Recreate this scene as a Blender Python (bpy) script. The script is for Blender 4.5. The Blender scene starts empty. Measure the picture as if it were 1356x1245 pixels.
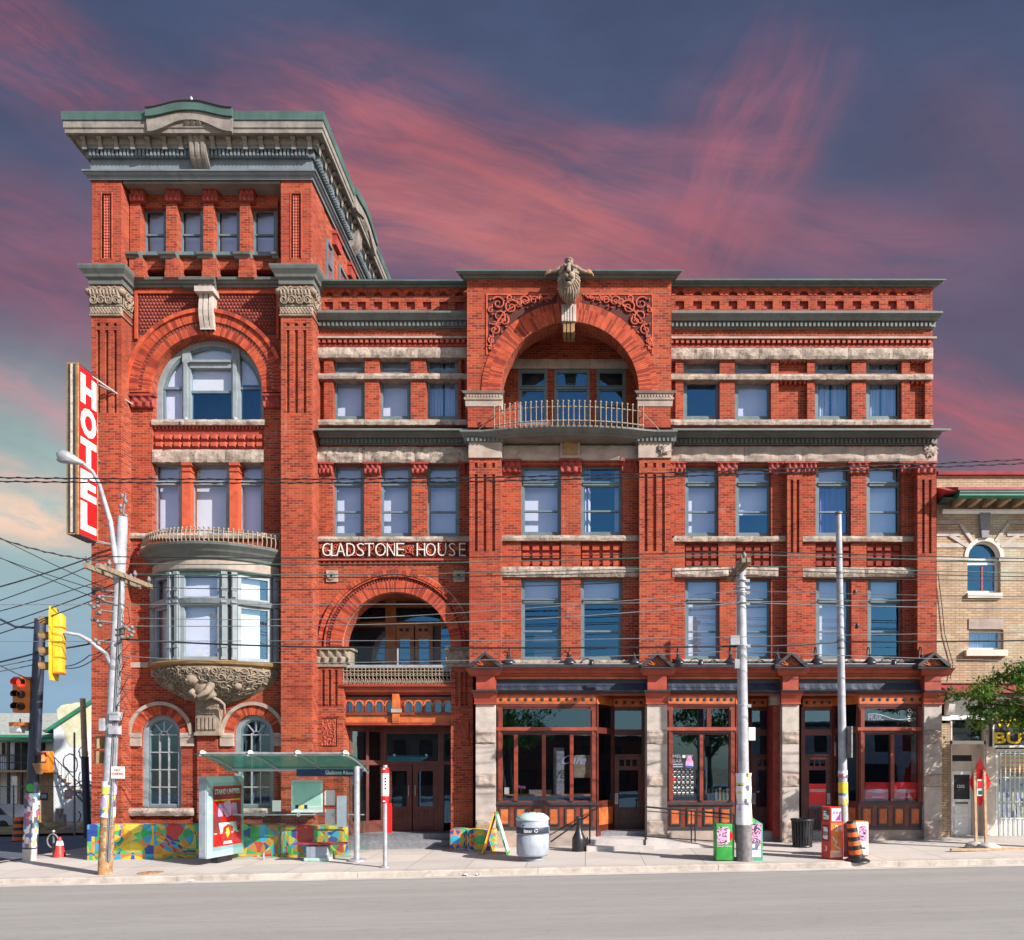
import bpy, bmesh, math, random
from mathutils import Vector, Matrix, noise
random.seed(7)
SC = bpy.context.scene
COL = SC.collection
R = math.radians
PI = math.pi
# ------------------------------------------------------------------ camera
D, FPX, VX, VY, CZ = 24.0, 1008.0, 775.0, 1008.0, 2.6     # distance to the facade, focal length in px of the photo, vanishing point, eye height
cam = bpy.data.cameras.new('camera'); cam_o = bpy.data.objects.new('camera', cam); COL.objects.link(cam_o)
cam_o.location = (0, -D, CZ); cam_o.rotation_euler = (R(90), 0, 0)
cam.sensor_width = 36; cam.sensor_fit = 'HORIZONTAL'; cam.lens = 36*FPX/1356
cam.shift_x = (678-VX)/1356; cam.shift_y = (VY-622.5)/1356
cam.clip_end = 3000; cam.clip_start = .1
SC.camera = cam_o
# ------------------------------------------------------------------ sun, exposure
SUN = Vector((1.55, -1.0, 1.12)).normalized()
ELEV = math.asin(SUN.z); AZ = math.atan2(SUN.x, SUN.y)
sl = bpy.data.lights.new('sun', 'SUN'); sl.energy = 5.0; sl.angle = R(.5); sl.color = (1, .945, .87)
so = bpy.data.objects.new('sun', sl); COL.objects.link(so); so.rotation_euler = SUN.to_track_quat('Z', 'Y').to_euler(); so.location = (40, -60, 50)
SC.view_settings.view_transform = 'Standard'; SC.view_settings.look = 'None'; SC.view_settings.exposure = .82; SC.view_settings.gamma = 1
SC.render.engine = 'CYCLES'
SC.cycles.max_bounces = 8; SC.cycles.transparent_max_bounces = 16; SC.cycles.caustics_reflective = False; SC.cycles.caustics_refractive = False

# ------------------------------------------------------------------ node helper
class E:
    """a socket with arithmetic"""
    def __init__(s, nt, k): s.nt, s.k = nt, k
    def _m(s, op, *a, clamp=False):
        n = s.nt.nodes.new('ShaderNodeMath'); n.operation = op; n.use_clamp = clamp
        for i, q in enumerate((s,)+a):
            if isinstance(q, E): s.nt.links.new(q.k, n.inputs[i])
            else: n.inputs[i].default_value = q
        return E(s.nt, n.outputs[0])
    def __add__(s, o): return s._m('ADD', o)
    def __radd__(s, o): return s._m('ADD', o)
    def __sub__(s, o): return s._m('SUBTRACT', o)
    def __rsub__(s, o): return (s*-1)+o
    def __mul__(s, o): return s._m('MULTIPLY', o)
    def __rmul__(s, o): return s._m('MULTIPLY', o)
    def __truediv__(s, o): return s._m('DIVIDE', o)
    def f(s, op, *a): return s._m(op, *a)
    def sat(s): return s._m('ADD', 0.0, clamp=True)
    def step(s, a, b):
        n = s.nt.nodes.new('ShaderNodeMapRange'); n.interpolation_type = 'SMOOTHSTEP'; n.clamp = True
        s.nt.links.new(s.k, n.inputs[0]); n.inputs[1].default_value = a; n.inputs[2].default_value = b
        return E(s.nt, n.outputs[0])
def xyz(nt, k):
    n = nt.nodes.new('ShaderNodeSeparateXYZ'); nt.links.new(k, n.inputs[0]); return [E(nt, q) for q in n.outputs]
def vec(nt, *a):
    n = nt.nodes.new('ShaderNodeCombineXYZ')
    for i, q in enumerate(a):
        if isinstance(q, E): nt.links.new(q.k, n.inputs[i])
        else: n.inputs[i].default_value = q
    return n.outputs[0]
def nz(nt, v, scale=1, detail=3, rough=.55, dist=0):
    n = nt.nodes.new('ShaderNodeTexNoise'); n.inputs['Scale'].default_value = scale; n.inputs['Detail'].default_value = detail
    n.inputs['Roughness'].default_value = rough; n.inputs['Distortion'].default_value = dist
    if v is not None: nt.links.new(v, n.inputs['Vector'])
    return E(nt, n.outputs[0])
def mixc(nt, f, a, b):
    n = nt.nodes.new('ShaderNodeMix'); n.data_type = 'RGBA'
    for q, i in ((f, 0), (a, 6), (b, 7)):
        if isinstance(q, E): nt.links.new(q.k, n.inputs[i])
        elif isinstance(q, bpy.types.NodeSocket): nt.links.new(q, n.inputs[i])
        else: n.inputs[i].default_value = q if i == 0 else (tuple(q)+(1,))[:4]
    return n.outputs[2]
def srgb(r, g, b):
    return tuple((c/255/12.92 if c/255 <= .04045 else ((c/255+.055)/1.055)**2.4) for c in (r, g, b))
# ------------------------------------------------------------------ world: clear sky behind the viewer, dusky cloud bank to the north
W = bpy.data.worlds.new('World'); SC.world = W; W.use_nodes = True
nt = W.node_tree; nt.nodes.clear()
out = nt.nodes.new('ShaderNodeOutputWorld'); bg = nt.nodes.new('ShaderNodeBackground')
nt.links.new(bg.outputs[0], out.inputs[0])
tc = nt.nodes.new('ShaderNodeTexCoord')
dx, dy, dz = xyz(nt, tc.outputs['Generated'])
sky = nt.nodes.new('ShaderNodeTexSky'); sky.sky_type = 'NISHITA'; sky.sun_disc = False
sky.sun_elevation = ELEV; sky.sun_rotation = AZ
SKYS = .086
skc = nt.nodes.new('ShaderNodeVectorMath'); skc.operation = 'SCALE'; skc.inputs[3].default_value = SKYS
nt.links.new(sky.outputs[0], skc.inputs[0])
ym = dy.f('MAXIMUM', .12)
p = dx/ym; q = dz/ym                                            # position on the northern sky
EXPK = 2**-SC.view_settings.exposure
def sc_(r, g, b): return tuple(c*EXPK for c in srgb(r, g, b))
warp = nz(nt, vec(nt, p, q, 0.0), 1.6, 3)-.5
warp2 = nz(nt, vec(nt, p, q, 4.0), 1.3, 3)-.5
pw = p+warp*.22; qw = q+warp2*.18
base = mixc(nt, qw.step(.25, .62), sc_(122, 106, 126), sc_(84, 86, 112))
base = mixc(nt, qw.step(.6, 1.02), base, sc_(68, 80, 112))
# pale blue band low on the western side
low = (1-qw.step(.34, .62))*(1-pw.step(-.62, .35))
base = mixc(nt, low.sat(), base, sc_(156, 182, 180))
low2 = (1-qw.step(.1, .36))*(1-pw.step(-.7, .6))
base = mixc(nt, low2.sat(), base, sc_(132, 163, 188))
def streak(p0, q0, p1, q1, w, amount, col, base, ns=3.0, lo=.36, hi=.66, seed=0.0):
    """a long cloud streak between two points of the sky, broken up by noise drawn out along it"""
    L = math.hypot(p1-p0, q1-q0); ux, uy = (p1-p0)/L, (q1-q0)/L
    a = (pw-p0)*ux+(qw-q0)*uy; b = (qw-q0)*ux-(pw-p0)*uy
    ends = a.step(-.25*L, .25*L)*(1-a.step(.75*L, 1.25*L))
    band = 1-(b.f('ABSOLUTE')).step(w*.1, w)
    n = (nz(nt, vec(nt, a*ns*.7, b*ns*2.6, seed), 1.0, 8, .64, .8)*.6+nz(nt, vec(nt, a*ns*2.0+warp*3, b*ns*12, seed+3), 1.0, 8, .68, .6)*.4).step(lo, hi)
    return mixc(nt, (ends*band*n*amount).sat(), base, col)
def PX(x, y): return ((x-VX)/FPX, (VY-y)/FPX)
for (a0, a1, w, am, c, ns, lo, hi, sd) in (
    ((-150, -60), (260, 200), .11, .8, (160, 88, 102), 2.2, .36, .66, 1.0),
    ((120, 100), (560, 230), .08, .4, (140, 84, 104), 2.4, .34, .66, 15.0),
    ((560, 300), (1400, 400), .16, .28, (122, 88, 112), 2.0, .25, .55, 16.0),
    ((330, 140), (940, 380), .19, .85, (190, 98, 102), 2.0, .33, .66, 2.0),
    ((430, 270), (800, 345), .11, .6, (206, 116, 110), 3.0, .32, .66, 8.0),
    ((1050, 60), (910, 380), .13, .62, (176, 96, 108), 2.2, .34, .66, 3.0),
    ((760, 180), (1060, 200), .05, .35, (190, 105, 118), 3.0, .35, .66, 4.0),
    ((1200, 520), (1420, 590), .09, .7, (190, 92, 96), 2.2, .25, .60, 5.0),
    ((880, 280), (1300, 340), .09, .45, (172, 100, 116), 2.6, .34, .66, 9.0),
    ((1220, 130), (1420, 420), .13, .6, (104, 84, 108), 2.0, .30, .60, 11.0),
    ((-100, 300), (260, 420), .16, .7, (152, 92, 112), 2.0, .30, .62, 6.0),
    ((-100, 480), (150, 560), .05, .7, (196, 138, 148), 3.0, .32, .6, 7.0),
    ((-80, 660), (140, 690), .045, .9, (242, 198, 172), 4.0, .36, .58, 12.0),
    ((-80, 610), (140, 640), .03, .6, (235, 180, 165), 4.0, .36, .58, 13.0)):
    base = streak(*PX(*a0), *PX(*a1), w, am, sc_(*c), base, ns, lo, hi, sd)
mot = nz(nt, vec(nt, pw*1.6, qw*3.2, 20.0), 2.6, 6, .6)
mv = nt.nodes.new('ShaderNodeVectorMath'); mv.operation = 'SCALE'; nt.links.new(base, mv.inputs[0]); nt.links.new((mot*.6+.78).k, mv.inputs[3])
north = dy.step(.02, .22)
hs_ = nt.nodes.new('ShaderNodeHueSaturation'); hs_.inputs['Saturation'].default_value = .95; hs_.inputs['Value'].default_value = 1.04; nt.links.new(mv.outputs[0], hs_.inputs['Color'])
nt.links.new(mixc(nt, north, skc.outputs[0], hs_.outputs[0]), bg.inputs[0])
bg.inputs[1].default_value = 1.0

# ------------------------------------------------------------------ materials
M = {}
def new_mat(name):
    m = bpy.data.materials.new(name); m.use_nodes = True; M[name] = m
    t = m.node_tree; b = t.nodes['Principled BSDF']
    return m, t, b
def ocoord(t): return t.nodes.new('ShaderNodeTexCoord').outputs['Object']
def bump(t, b, h, dist=.01, strength=.5):
    n = t.nodes.new('ShaderNodeBump'); n.inputs['Distance'].default_value = dist; n.inputs['Strength'].default_value = strength
    t.links.new(h.k if isinstance(h, E) else h, n.inputs['Height']); t.links.new(n.outputs[0], b.inputs['Normal'])
def mat(name, col, rough=.7, var=.2, scale=2.5, bmp=0, metal=0, col2=None, amt=.5, streaks=0, spec=.5, bscale=None):
    """plain material: two tones mixed by noise, optional dirt streaks running down, optional bump"""
    m, t, b = new_mat(name); o = ocoord(t)
    n = nz(t, o, scale, 5, .6)
    c1 = tuple(c*(1-var) for c in col); c2 = tuple(min(1, c*(1+var)) for c in col)
    c = mixc(t, n.step(.3, .7), c1, c2)
    if col2 is not None:
        c = mixc(t, nz(t, o, scale*1.7, 6, .65, .3).step(.5, .68)*amt, c, col2)
    if streaks:
        x, y, z = xyz(t, o)
        s = nz(t, vec(t, x*6, y*6, z*.7), 1.0, 4, .6).step(.5, .75)
        c = mixc(t, s*streaks, c, tuple(k*.45 for k in col))
    t.links.new(c, b.inputs['Base Color'])
    b.inputs['Roughness'].default_value = rough; b.inputs['Metallic'].default_value = metal; b.inputs['Specular IOR Level'].default_value = spec
    if bmp: bump(t, b, nz(t, o, bscale or scale*8, 5, .65), bmp, .6)
    return m
def brick(name, c1, c2, cm, bw=.215, bh=.075, ms=.012, tint=None, tintamt=.5, whitening=.0):
    m, t, b = new_mat(name); o = ocoord(t); x, y, z = xyz(t, o)
    g = t.nodes.new('ShaderNodeNewGeometry'); nx, ny, nzz = xyz(t, g.outputs['Normal'])
    hor = nzz.f('ABSOLUTE').step(.75, .85)
    u = x+y*(1-hor); v = z+y*hor
    n = t.nodes.new('ShaderNodeTexBrick'); t.links.new(vec(t, u, v, 0.0), n.inputs['Vector'])
    n.inputs['Scale'].default_value = 1; n.inputs['Brick Width'].default_value = bw; n.inputs['Row Height'].default_value = bh
    n.inputs['Mortar Size'].default_value = ms*.5; n.inputs['Mortar Smooth'].default_value = .2; n.inputs['Bias'].default_value = .0
    n.inputs['Color1'].default_value = (*c1, 1); n.inputs['Color2'].default_value = (*c2, 1); n.inputs['Mortar'].default_value = (*cm, 1)
    c = n.outputs['Color']
    # per-course and blotchy variation
    w = nz(t, vec(t, u*.9, v*13.3, 3.0), 1.0, 3, .7)
    c = mixc(t, w.step(.52, .75)*.55, c, tuple(k*.55 for k in c2))
    big = nz(t, o, .45, 5, .6)
    if tint: c = mixc(t, big.step(.45, .75)*tintamt, c, tint)
    so_ = nz(t, vec(t, u*1.6, v*.22, 2.0), 1.0, 5, .65).step(.46, .74)
    c = mixc(t, so_*.55, c, tuple(k*.35 for k in c1))
    pat = nz(t, vec(t, u*.35, v*.6, 12.0), 1.0, 4, .7).step(.5, .66)
    c = mixc(t, pat*.35, c, (c1[0]*.95, c1[1]*1.5, c1[2]*1.8))
    if whitening:
        ef = nz(t, vec(t, u*1.2, v*.5, 8.0), 1.3, 6, .7).step(.6, .8)
        c = mixc(t, ef*whitening, c, (.55, .42, .38))
    t.links.new(c, b.inputs['Base Color'])
    b.inputs['Roughness'].default_value = .85; b.inputs['Specular IOR Level'].default_value = .25
    h = n.outputs['Fac']
    bump(t, b, (E(t, h)*-1)+nz(t, o, 40, 3)*.5, .012, .8)
    return m
brick('red_brick', (.425, .066, .024), (.165, .021, .012), (.34, .17, .12), bw=.22, bh=.076, ms=.015, tint=(.25, .036, .022), tintamt=.6, whitening=.3)
brick('buff_brick', (.50, .37, .25), (.38, .26, .17), (.14, .10, .08), bw=.26, bh=.078, tint=(.44, .31, .21), tintamt=.5)
for i, c in enumerate(((.38, .055, .020), (.22, .027, .014), (.44, .074, .028))): mat('voussoir_brick_%d' % i, c, .85, .2, 6, .006)
mat('mortar', (.46, .25, .18), .9, .2, 6)
mat('name_stone', (.60, .57, .53), .7, .15, 6, col2=(.35, .2, .16), amt=.4)
mat('terracotta', (.27, .036, .026), .75, .25, 5, .004)
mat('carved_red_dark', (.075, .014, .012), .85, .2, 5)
mat('terracotta_light', (.36, .064, .034), .75, .25, 5, .004)
mat('rough_stone', (.34, .28, .235), .9, .3, 3.5, .04, col2=(.17, .12, .10), amt=.9, bscale=14)
mat('smooth_stone', (.34, .275, .24), .85, .2, 2.5, .008, col2=(.42, .25, .15), amt=.5)
mat('carved_stone', (.245, .19, .145), .85, .25, 4, .01, col2=(.17, .13, .10), amt=.5)
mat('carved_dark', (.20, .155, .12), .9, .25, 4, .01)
mat('pale_stone', (.43, .37, .335), .8, .15, 3, .006, col2=(.3, .26, .24), amt=.4)
mat('trim_paint', (.120, .135, .130), .6, .16, 2.0, .003, streaks=.5, col2=(.10, .10, .10), amt=.4)
mat('trim_paint_blue', (.15, .18, .20), .55, .15, 2.0, .002, streaks=.45)
mat('weathered_fascia', (.22, .195, .175), .8, .25, 3.0, .004, streaks=.6, col2=(.18, .16, .15), amt=.6)
mat('soffit_paint', (.17, .15, .125), .8, .2, 2.0, streaks=.2)
mat('copper_green', (.055, .105, .095), .6, .2, 1.5, streaks=.5)
mat('frame_paint', (.115, .165, .19), .5, .15, 3, streaks=.25)
mat('oriel_paint', (.22, .255, .28), .5, .15, 3, streaks=.3)
mat('blind', (.80, .79, .85), .8, .05, .8)
mat('blind_white', (.82, .81, .79), .8, .05, .8)
mat('advert_frame', (.30, .39, .42), .35, .08, 2)
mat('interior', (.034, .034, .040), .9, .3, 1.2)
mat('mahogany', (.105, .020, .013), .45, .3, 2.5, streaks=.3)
mat('mahogany_lit', (.20, .038, .020), .45, .25, 2.5, streaks=.2)  # brighter copy of mahogany with sunlight put into its colour
mat('orange_wood', (.50, .12, .03), .5, .25, 3, streaks=.25)
mat('red_paint_wood', (.32, .052, .026), .5, .2, 3, streaks=.25)
mat('loggia_wood', (.36, .12, .035), .5, .3, 3, streaks=.4)
mat('slate_board', (.022, .030, .055), .5, .25, 2)
mat('black_metal', (.013, .013, .016), .4, .3, 5)
mat('dark_trim', (.035, .035, .042), .5, .3, 4)
mat('lamp_metal', (.05, .05, .06), .35, .3, 4, metal=.6)
mat('rusty_iron', (.27, .215, .16), .7, .3, 14, col2=(.16, .08, .05), amt=.7)
mat('dark_iron', (.16, .15, .15), .6, .3, 12)
mat('roofing', (.09, .09, .09), .9, .2, 1)
mat('concrete', (.47, .43, .41), .9, .14, 1.2, .008, col2=(.30, .27, .26), amt=.35, bscale=30)
mat('grey_granite', (.20, .20, .22), .7, .2, 14, .004)
mat('kerb_stone', (.47, .41, .36), .9, .2, 2.0, .01, col2=(.26, .21, .18), amt=.55, bscale=24)
mat('rusty_white', (.55, .47, .38), .7, .2, 5, col2=(.30, .14, .06), amt=.8)
mat('pole_paint', (.33, .34, .38), .6, .18, 4, .004, col2=(.25, .22, .2), amt=.55)
mat('galvanised', (.42, .43, .46), .4, .15, 6, metal=.5)
mat('wire_black', (.012, .012, .014), .5, .2, 3)
mat('wire_grey', (.16, .17, .18), .5, .2, 3)
mat('wire_green', (.05, .12, .09), .5, .2, 3)
mat('wood_arm', (.22, .17, .12), .85, .3, 10, .01)
mat('white_paint', (.78, .77, .75), .6, .08, 2, streaks=.15)
mat('cream_paint', (.62, .53, .46), .6, .1, 2, streaks=.2)
mat('brown_stone', (.30, .17, .08), .8, .25, 5, .01)
mat('yellow_enamel', (.68, .46, .03), .45, .12, 3, streaks=.35, col2=(.42, .27, .03), amt=.4)
mat('orange_enamel', (.55, .15, .015), .45, .15, 3)
mat('orange_print', (.80, .22, .04), .5, .1, 3)
mat('orange_plastic', (.85, .13, .02), .5, .15, 6, col2=(.35, .06, .02), amt=.3)
mat('red_plastic', (.56, .03, .025), .5, .18, 5, streaks=.25, col2=(.36, .05, .04), amt=.4)
mat('sign_red', (.80, .010, .012), .35, .06, 1.0)
mat('white_plastic', (.74, .73, .71), .45, .06, 2)
mat('green_plastic', (.03, .30, .05), .5, .15, 4, streaks=.3, col2=(.10, .26, .09), amt=.5)
mat('faint_print', (.11, .15, .27), .6, .1, 3)
mat('teal_plastic', (.08, .36, .22), .5, .2, 6, col2=(.5, .5, .45), amt=.3)
mat('bin_grey', (.30, .33, .39), .5, .12, 3, streaks=.45, col2=(.20, .21, .24), amt=.4)
mat('bin_lid', (.44, .58, .54), .35, .1, 2)
mat('navy_print', (.012, .03, .10), .4, .1, 3)
mat('blue_print_and_reflection', (.02, .10, .35), .4, .1, 3)
mat('pink_print', (.70, .30, .52), .6, .2, 4)
mat('purple_print', (.30, .04, .30), .6, .2, 4)
mat('black_print', (.02, .02, .025), .6, .2, 4)
mat('yellow_print', (.80, .55, .02), .5, .1, 3)
mat('skin_print', (.75, .36, .26), .6, .2, 6)
mat('rust_steel', (.30, .16, .07), .7, .4, 6, col2=(.6, .5, .35), amt=.6)
mat('bronze_edge', (.22, .13, .05), .5, .2, 4)
mat('lilac_cloth', (.16, .10, .34), .9, .2, 6)
mat('dirt', (.34, .22, .10), .95, .3, .8, .03)
mat('grass_green', (.10, .16, .05), .9, .3, 3)
mat('green_trim', (.02, .20, .11), .5, .15, 3)
mat('grey_shingle', (.27, .29, .27), .9, .2, 5, .02)
mat('stucco_white', (.66, .68, .72), .85, .12, 1.5, .006)
mat('mural_wash', (.60, .58, .40), .85, .15, 2)
mat('timber', (.46, .31, .19), .85, .2, 6)
mat('car_paint', (.42, .44, .46), .25, .05, 2)
mat('tyre', (.02, .02, .02), .8, .2, 6)
mat('maroon_metal', (.28, .03, .04), .5, .2, 3)
mat('bark', (.13, .09, .06), .95, .3, 8, .03)
# leaves in three tones
for i, c in enumerate(((.085, .17, .024), (.15, .25, .036), (.045, .10, .018))):
    m = mat('leaf_%d' % i, c, .55, .3, 5)
    lt = m.node_tree; tl_ = lt.nodes.new('ShaderNodeBsdfTranslucent'); tl_.inputs[0].default_value = (c[0]*1.5, c[1]*1.6, c[2], 1); lm = lt.nodes.new('ShaderNodeMixShader'); lm.inputs[0].default_value = .38
    lt.links.new(lt.nodes['Principled BSDF'].outputs[0], lm.inputs[1]); lt.links.new(tl_.outputs[0], lm.inputs[2]); lt.links.new(lm.outputs[0], lt.nodes['Material Output'].inputs[0])
# glass: clear, mirrors its surroundings by its angle
def glass(name, ior, tint=(1, 1, 1), wav=.0, gcol=(1, 1, 1)):
    m, t, b = new_mat(name); t.nodes.remove(b)
    fr = t.nodes.new('ShaderNodeFresnel'); fr.inputs[0].default_value = ior
    gl = t.nodes.new('ShaderNodeBsdfGlossy'); gl.inputs['Roughness'].default_value = .01
    tr = t.nodes.new('ShaderNodeBsdfTransparent'); tr.inputs[0].default_value = (*tint, 1)
    mx = t.nodes.new('ShaderNodeMixShader')
    ge = t.nodes.new('ShaderNodeNewGeometry')
    t.links.new((E(t, fr.outputs[0])*(1-E(t, ge.outputs['Backfacing']))).k, mx.inputs[0]); gl.inputs[0].default_value = (*gcol, 1); t.links.new(tr.outputs[0], mx.inputs[1]); t.links.new(gl.outputs[0], mx.inputs[2])
    if wav:
        n = t.nodes.new('ShaderNodeBump'); n.inputs['Distance'].default_value = wav; n.inputs['Strength'].default_value = .5
        t.links.new(nz(t, ocoord(t), 1.6, 2).k, n.inputs['Height']); t.links.new(n.outputs[0], gl.inputs['Normal'])
    t.links.new(mx.outputs[0], t.nodes['Material Output'].inputs[0])
glass('window_glass', 2.7, (.96, .97, 1), .0012, (.22, .62, 1))
glass('shop_glass', 2.4, (.90, .92, .94), .0012, (.38, .68, 1))
glass('shelter_glass', 1.45, (.90, .965, .95))
def teal_glass():
    m, t, b = new_mat('teal_glass'); b.inputs['Base Color'].default_value = (.13, .48, .40, 1); b.inputs['Roughness'].default_value = .15
    tr = t.nodes.new('ShaderNodeBsdfTransparent'); tr.inputs[0].default_value = (.55, .88, .80, 1)
    mx = t.nodes.new('ShaderNodeMixShader'); mx.inputs[0].default_value = .55
    t.links.new(tr.outputs[0], mx.inputs[1]); t.links.new(b.outputs[0], mx.inputs[2]); t.links.new(mx.outputs[0], t.nodes['Material Output'].inputs[0])
teal_glass()
def curtain_mat(name, c):
    m, t, b = new_mat(name); x, y, z = xyz(t, ocoord(t))
    t.links.new(mixc(t, nz(t, vec(t, x*14, 0.0, z*.4), 1, 2).step(.3, .7), tuple(k*.72 for k in c), c), b.inputs['Base Color']); b.inputs['Roughness'].default_value = .9
curtain_mat('curtain', (.62, .66, .80)); curtain_mat('curtain_purple', (.22, .14, .45))
def emit(name, c, s):
    m, t, b = new_mat(name); b.inputs['Base Color'].default_value = (*c, 1)
    b.inputs['Emission Color'].default_value = (*c, 1); b.inputs['Emission Strength'].default_value = s
emit('red_lamp', (1, .03, .02), 2.0); emit('hand_lamp', (1, .10, .03), 2.2)
def ramp_mat(name, cols, scale, kind='VORONOI', rough=.6, stretch=(1, 1, 1), base=None, feature='F1', dist='EUCLIDEAN'):
    """flat painted patches in a set of colours"""
    m, t, b = new_mat(name); x, y, z = xyz(t, ocoord(t))
    v = vec(t, (x+y)*stretch[0], 0.0, z*stretch[2])
    n = t.nodes.new('ShaderNodeTexVoronoi'); n.distance = dist; n.inputs['Scale'].default_value = scale; t.links.new(v, n.inputs['Vector'])
    r = t.nodes.new('ShaderNodeValToRGB'); r.color_ramp.interpolation = 'CONSTANT'
    el = r.color_ramp.elements
    while len(el) < len(cols): el.new(.5)
    for i, c in enumerate(cols): el[i].position = i/len(cols); el[i].color = (*c, 1)
    s = t.nodes.new('ShaderNodeSeparateColor'); t.links.new(n.outputs['Color'], s.inputs[0]); t.links.new(s.outputs[0], r.inputs[0])
    t.links.new(r.outputs[0], b.inputs['Base Color']); b.inputs['Roughness'].default_value = rough
ramp_mat('flyers', ((.7, .7, .72), (.08, .08, .1), (.45, .35, .6), (.72, .72, .70), (.16, .14, .3), (.6, .5, .08), (.65, .65, .68), (.5, .1, .15), (.1, .25, .4)), 9, stretch=(1, 1, .75), dist='CHEBYCHEV')
ramp_mat('flyers_pale', ((.75, .74, .76), (.68, .66, .72), (.1, .1, .12), (.78, .78, .78), (.5, .4, .65), (.72, .7, .7), (.7, .6, .1), (.8, .8, .8)), 8, stretch=(1, 1, .8), dist='CHEBYCHEV')
ramp_mat('scrawl', ((.72, .30, .52), (.05, .04, .06), (.72, .34, .55), (.74, .4, .6), (.06, .03, .07)), 24, stretch=(1, 1, 1.4), dist='CHEBYCHEV')
ramp_mat('newsprint', ((.7, .7, .66), (.1, .1, .1), (.65, .62, .5), (.1, .2, .35), (.72, .7, .68), (.55, .2, .1)), 16, dist='CHEBYCHEV')
# mural: overlapping circles, petals and shards in flat paint
def mural(name, s, shift):
    m, t, b = new_mat(name); x, y, z = xyz(t, ocoord(t))
    u = (x+y)*s+shift; v = z*s+.13
    cols = [(.66, .27, .03), (.72, .42, .01), (.02, .36, .08), (.62, .03, .02), (.04, .34, .58), (.62, .20, .03), (.01, .06, .30), (.08, .48, .14), (.70, .50, .05)]
    r = t.nodes.new('ShaderNodeValToRGB'); r.color_ramp.interpolation = 'CONSTANT'; el = r.color_ramp.elements
    while len(el) < len(cols): el.new(.5)
    for i, c in enumerate(cols): el[i].position = i/len(cols); el[i].color = (*c, 1)
    tot = None
    for k, (ox, oz, rr, w) in enumerate(((0, 0, .62, .31), (.5, .5, .62, .173), (.5, 0, .40, .417), (0, .5, .40, .113))):
        fx = (u+ox).f('FRACT')-.5; fz = (v+oz).f('FRACT')-.5
        ins = (fx*fx+fz*fz).f('SQRT').f('LESS_THAN', rr*.75)
        tot = ins*w if tot is None else tot+ins*w
    n = t.nodes.new('ShaderNodeTexVoronoi'); n.distance = 'MANHATTAN'; n.inputs['Scale'].default_value = 1.7; t.links.new(vec(t, u, v, 0.0), n.inputs['Vector'])
    sp = t.nodes.new('ShaderNodeSeparateColor'); t.links.new(n.outputs['Color'], sp.inputs[0])
    zone = nz(t, vec(t, u*.5, v*.5, 5.0), 1.0, 0).step(.45, .55)
    key = (tot+u.f('FLOOR')*.37+v.f('FLOOR')*.21+E(t, sp.outputs[1])*.9*zone).f('FRACT')
    t.links.new(key.k, r.inputs[0])
    c = mixc(t, nz(t, ocoord(t), 3, 5).step(.35, .75)*.25, r.outputs[0], (.2, .18, .16))
    t.links.new(c, b.inputs['Base Color']); b.inputs['Roughness'].default_value = .6
mural('mural_paint', .8, .35); mural('mural_paint_small', 1.6, 3.4)
# pavement flags and asphalt
def paving():
    m, t, b = new_mat('paving'); x, y, z = xyz(t, ocoord(t))
    n = t.nodes.new('ShaderNodeTexBrick'); n.offset = 0; t.links.new(vec(t, x, y, 0.0), n.inputs['Vector'])
    for k, v in (('Scale', 1), ('Brick Width', 1.55), ('Row Height', 1.5), ('Mortar Size', .009), ('Mortar Smooth', .3)): n.inputs[k].default_value = v
    n.inputs['Color1'].default_value = (.52, .465, .43, 1); n.inputs['Color2'].default_value = (.44, .40, .375, 1); n.inputs['Mortar'].default_value = (.14, .12, .11, 1)
    o = ocoord(t)
    c = mixc(t, nz(t, o, .8, 6, .65).step(.45, .75)*.5, n.outputs['Color'], (.36, .31, .28))
    c = mixc(t, nz(t, o, 5, 6, .7).step(.62, .72)*.5, c, (.22, .19, .18))
    gy = (y*-1).step(3.9, 4.55)*nz(t, vec(t, x*.8, y*2, 1.0), 2.0, 5, .7).step(.35, .7)
    c = mixc(t, gy*.45, c, (.20, .17, .15))
    gw = y.step(-.9, -.1)*nz(t, vec(t, x*1.2, y*3, 6.0), 1.6, 5, .7).step(.3, .65)
    c = mixc(t, gw*.55, c, (.17, .15, .14))
    # gum spots
    vo = t.nodes.new('ShaderNodeTexVoronoi'); vo.inputs['Scale'].default_value = 2.6; t.links.new(o, vo.inputs['Vector'])
    c = mixc(t, (1-E(t, vo.outputs['Distance']).step(.03, .06))*.6, c, (.1, .09, .09))
    t.links.new(c, b.inputs['Base Color']); b.inputs['Roughness'].default_value = .9
    bump(t, b, nz(t, o, 40, 4)-E(t, n.outputs['Fac'])*2, .006, .6)
paving()
def asphalt(name, c0, c1, kerbdirt=False):
    m, t, b = new_mat(name); o = ocoord(t); x, y, z = xyz(t, o)
    c = mixc(t, nz(t, o, 60, 3, .8).step(.35, .7), tuple(k*.8 for k in c0), c0)
    c = mixc(t, nz(t, vec(t, x*.10, y*1.1, 0.0), 1.0, 6, .65).step(.40, .66)*.45, c, c1)
    cr = nz(t, vec(t, x*.35, y*2.0, 7.0), 1.3, 8, .7, .6); line = 1-((cr-.5).f('ABSOLUTE')).step(.0, .008)
    c = mixc(t, line*.5, c, tuple(k*.35 for k in c0))
    # oily stains down the middle of the lane
    st = nz(t, vec(t, x*.25, y*.9, 3.0), 1.0, 4, .6).step(.58, .75)
    c = mixc(t, st*.18, c, tuple(k*.6 for k in c0))
    t.links.new(c, b.inputs['Base Color']); b.inputs['Roughness'].default_value = .88
    bump(t, b, nz(t, o, 90, 3, .8), .006, .6)
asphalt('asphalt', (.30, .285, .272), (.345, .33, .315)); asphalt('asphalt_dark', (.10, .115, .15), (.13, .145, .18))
def shingle_floor(): pass

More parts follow.
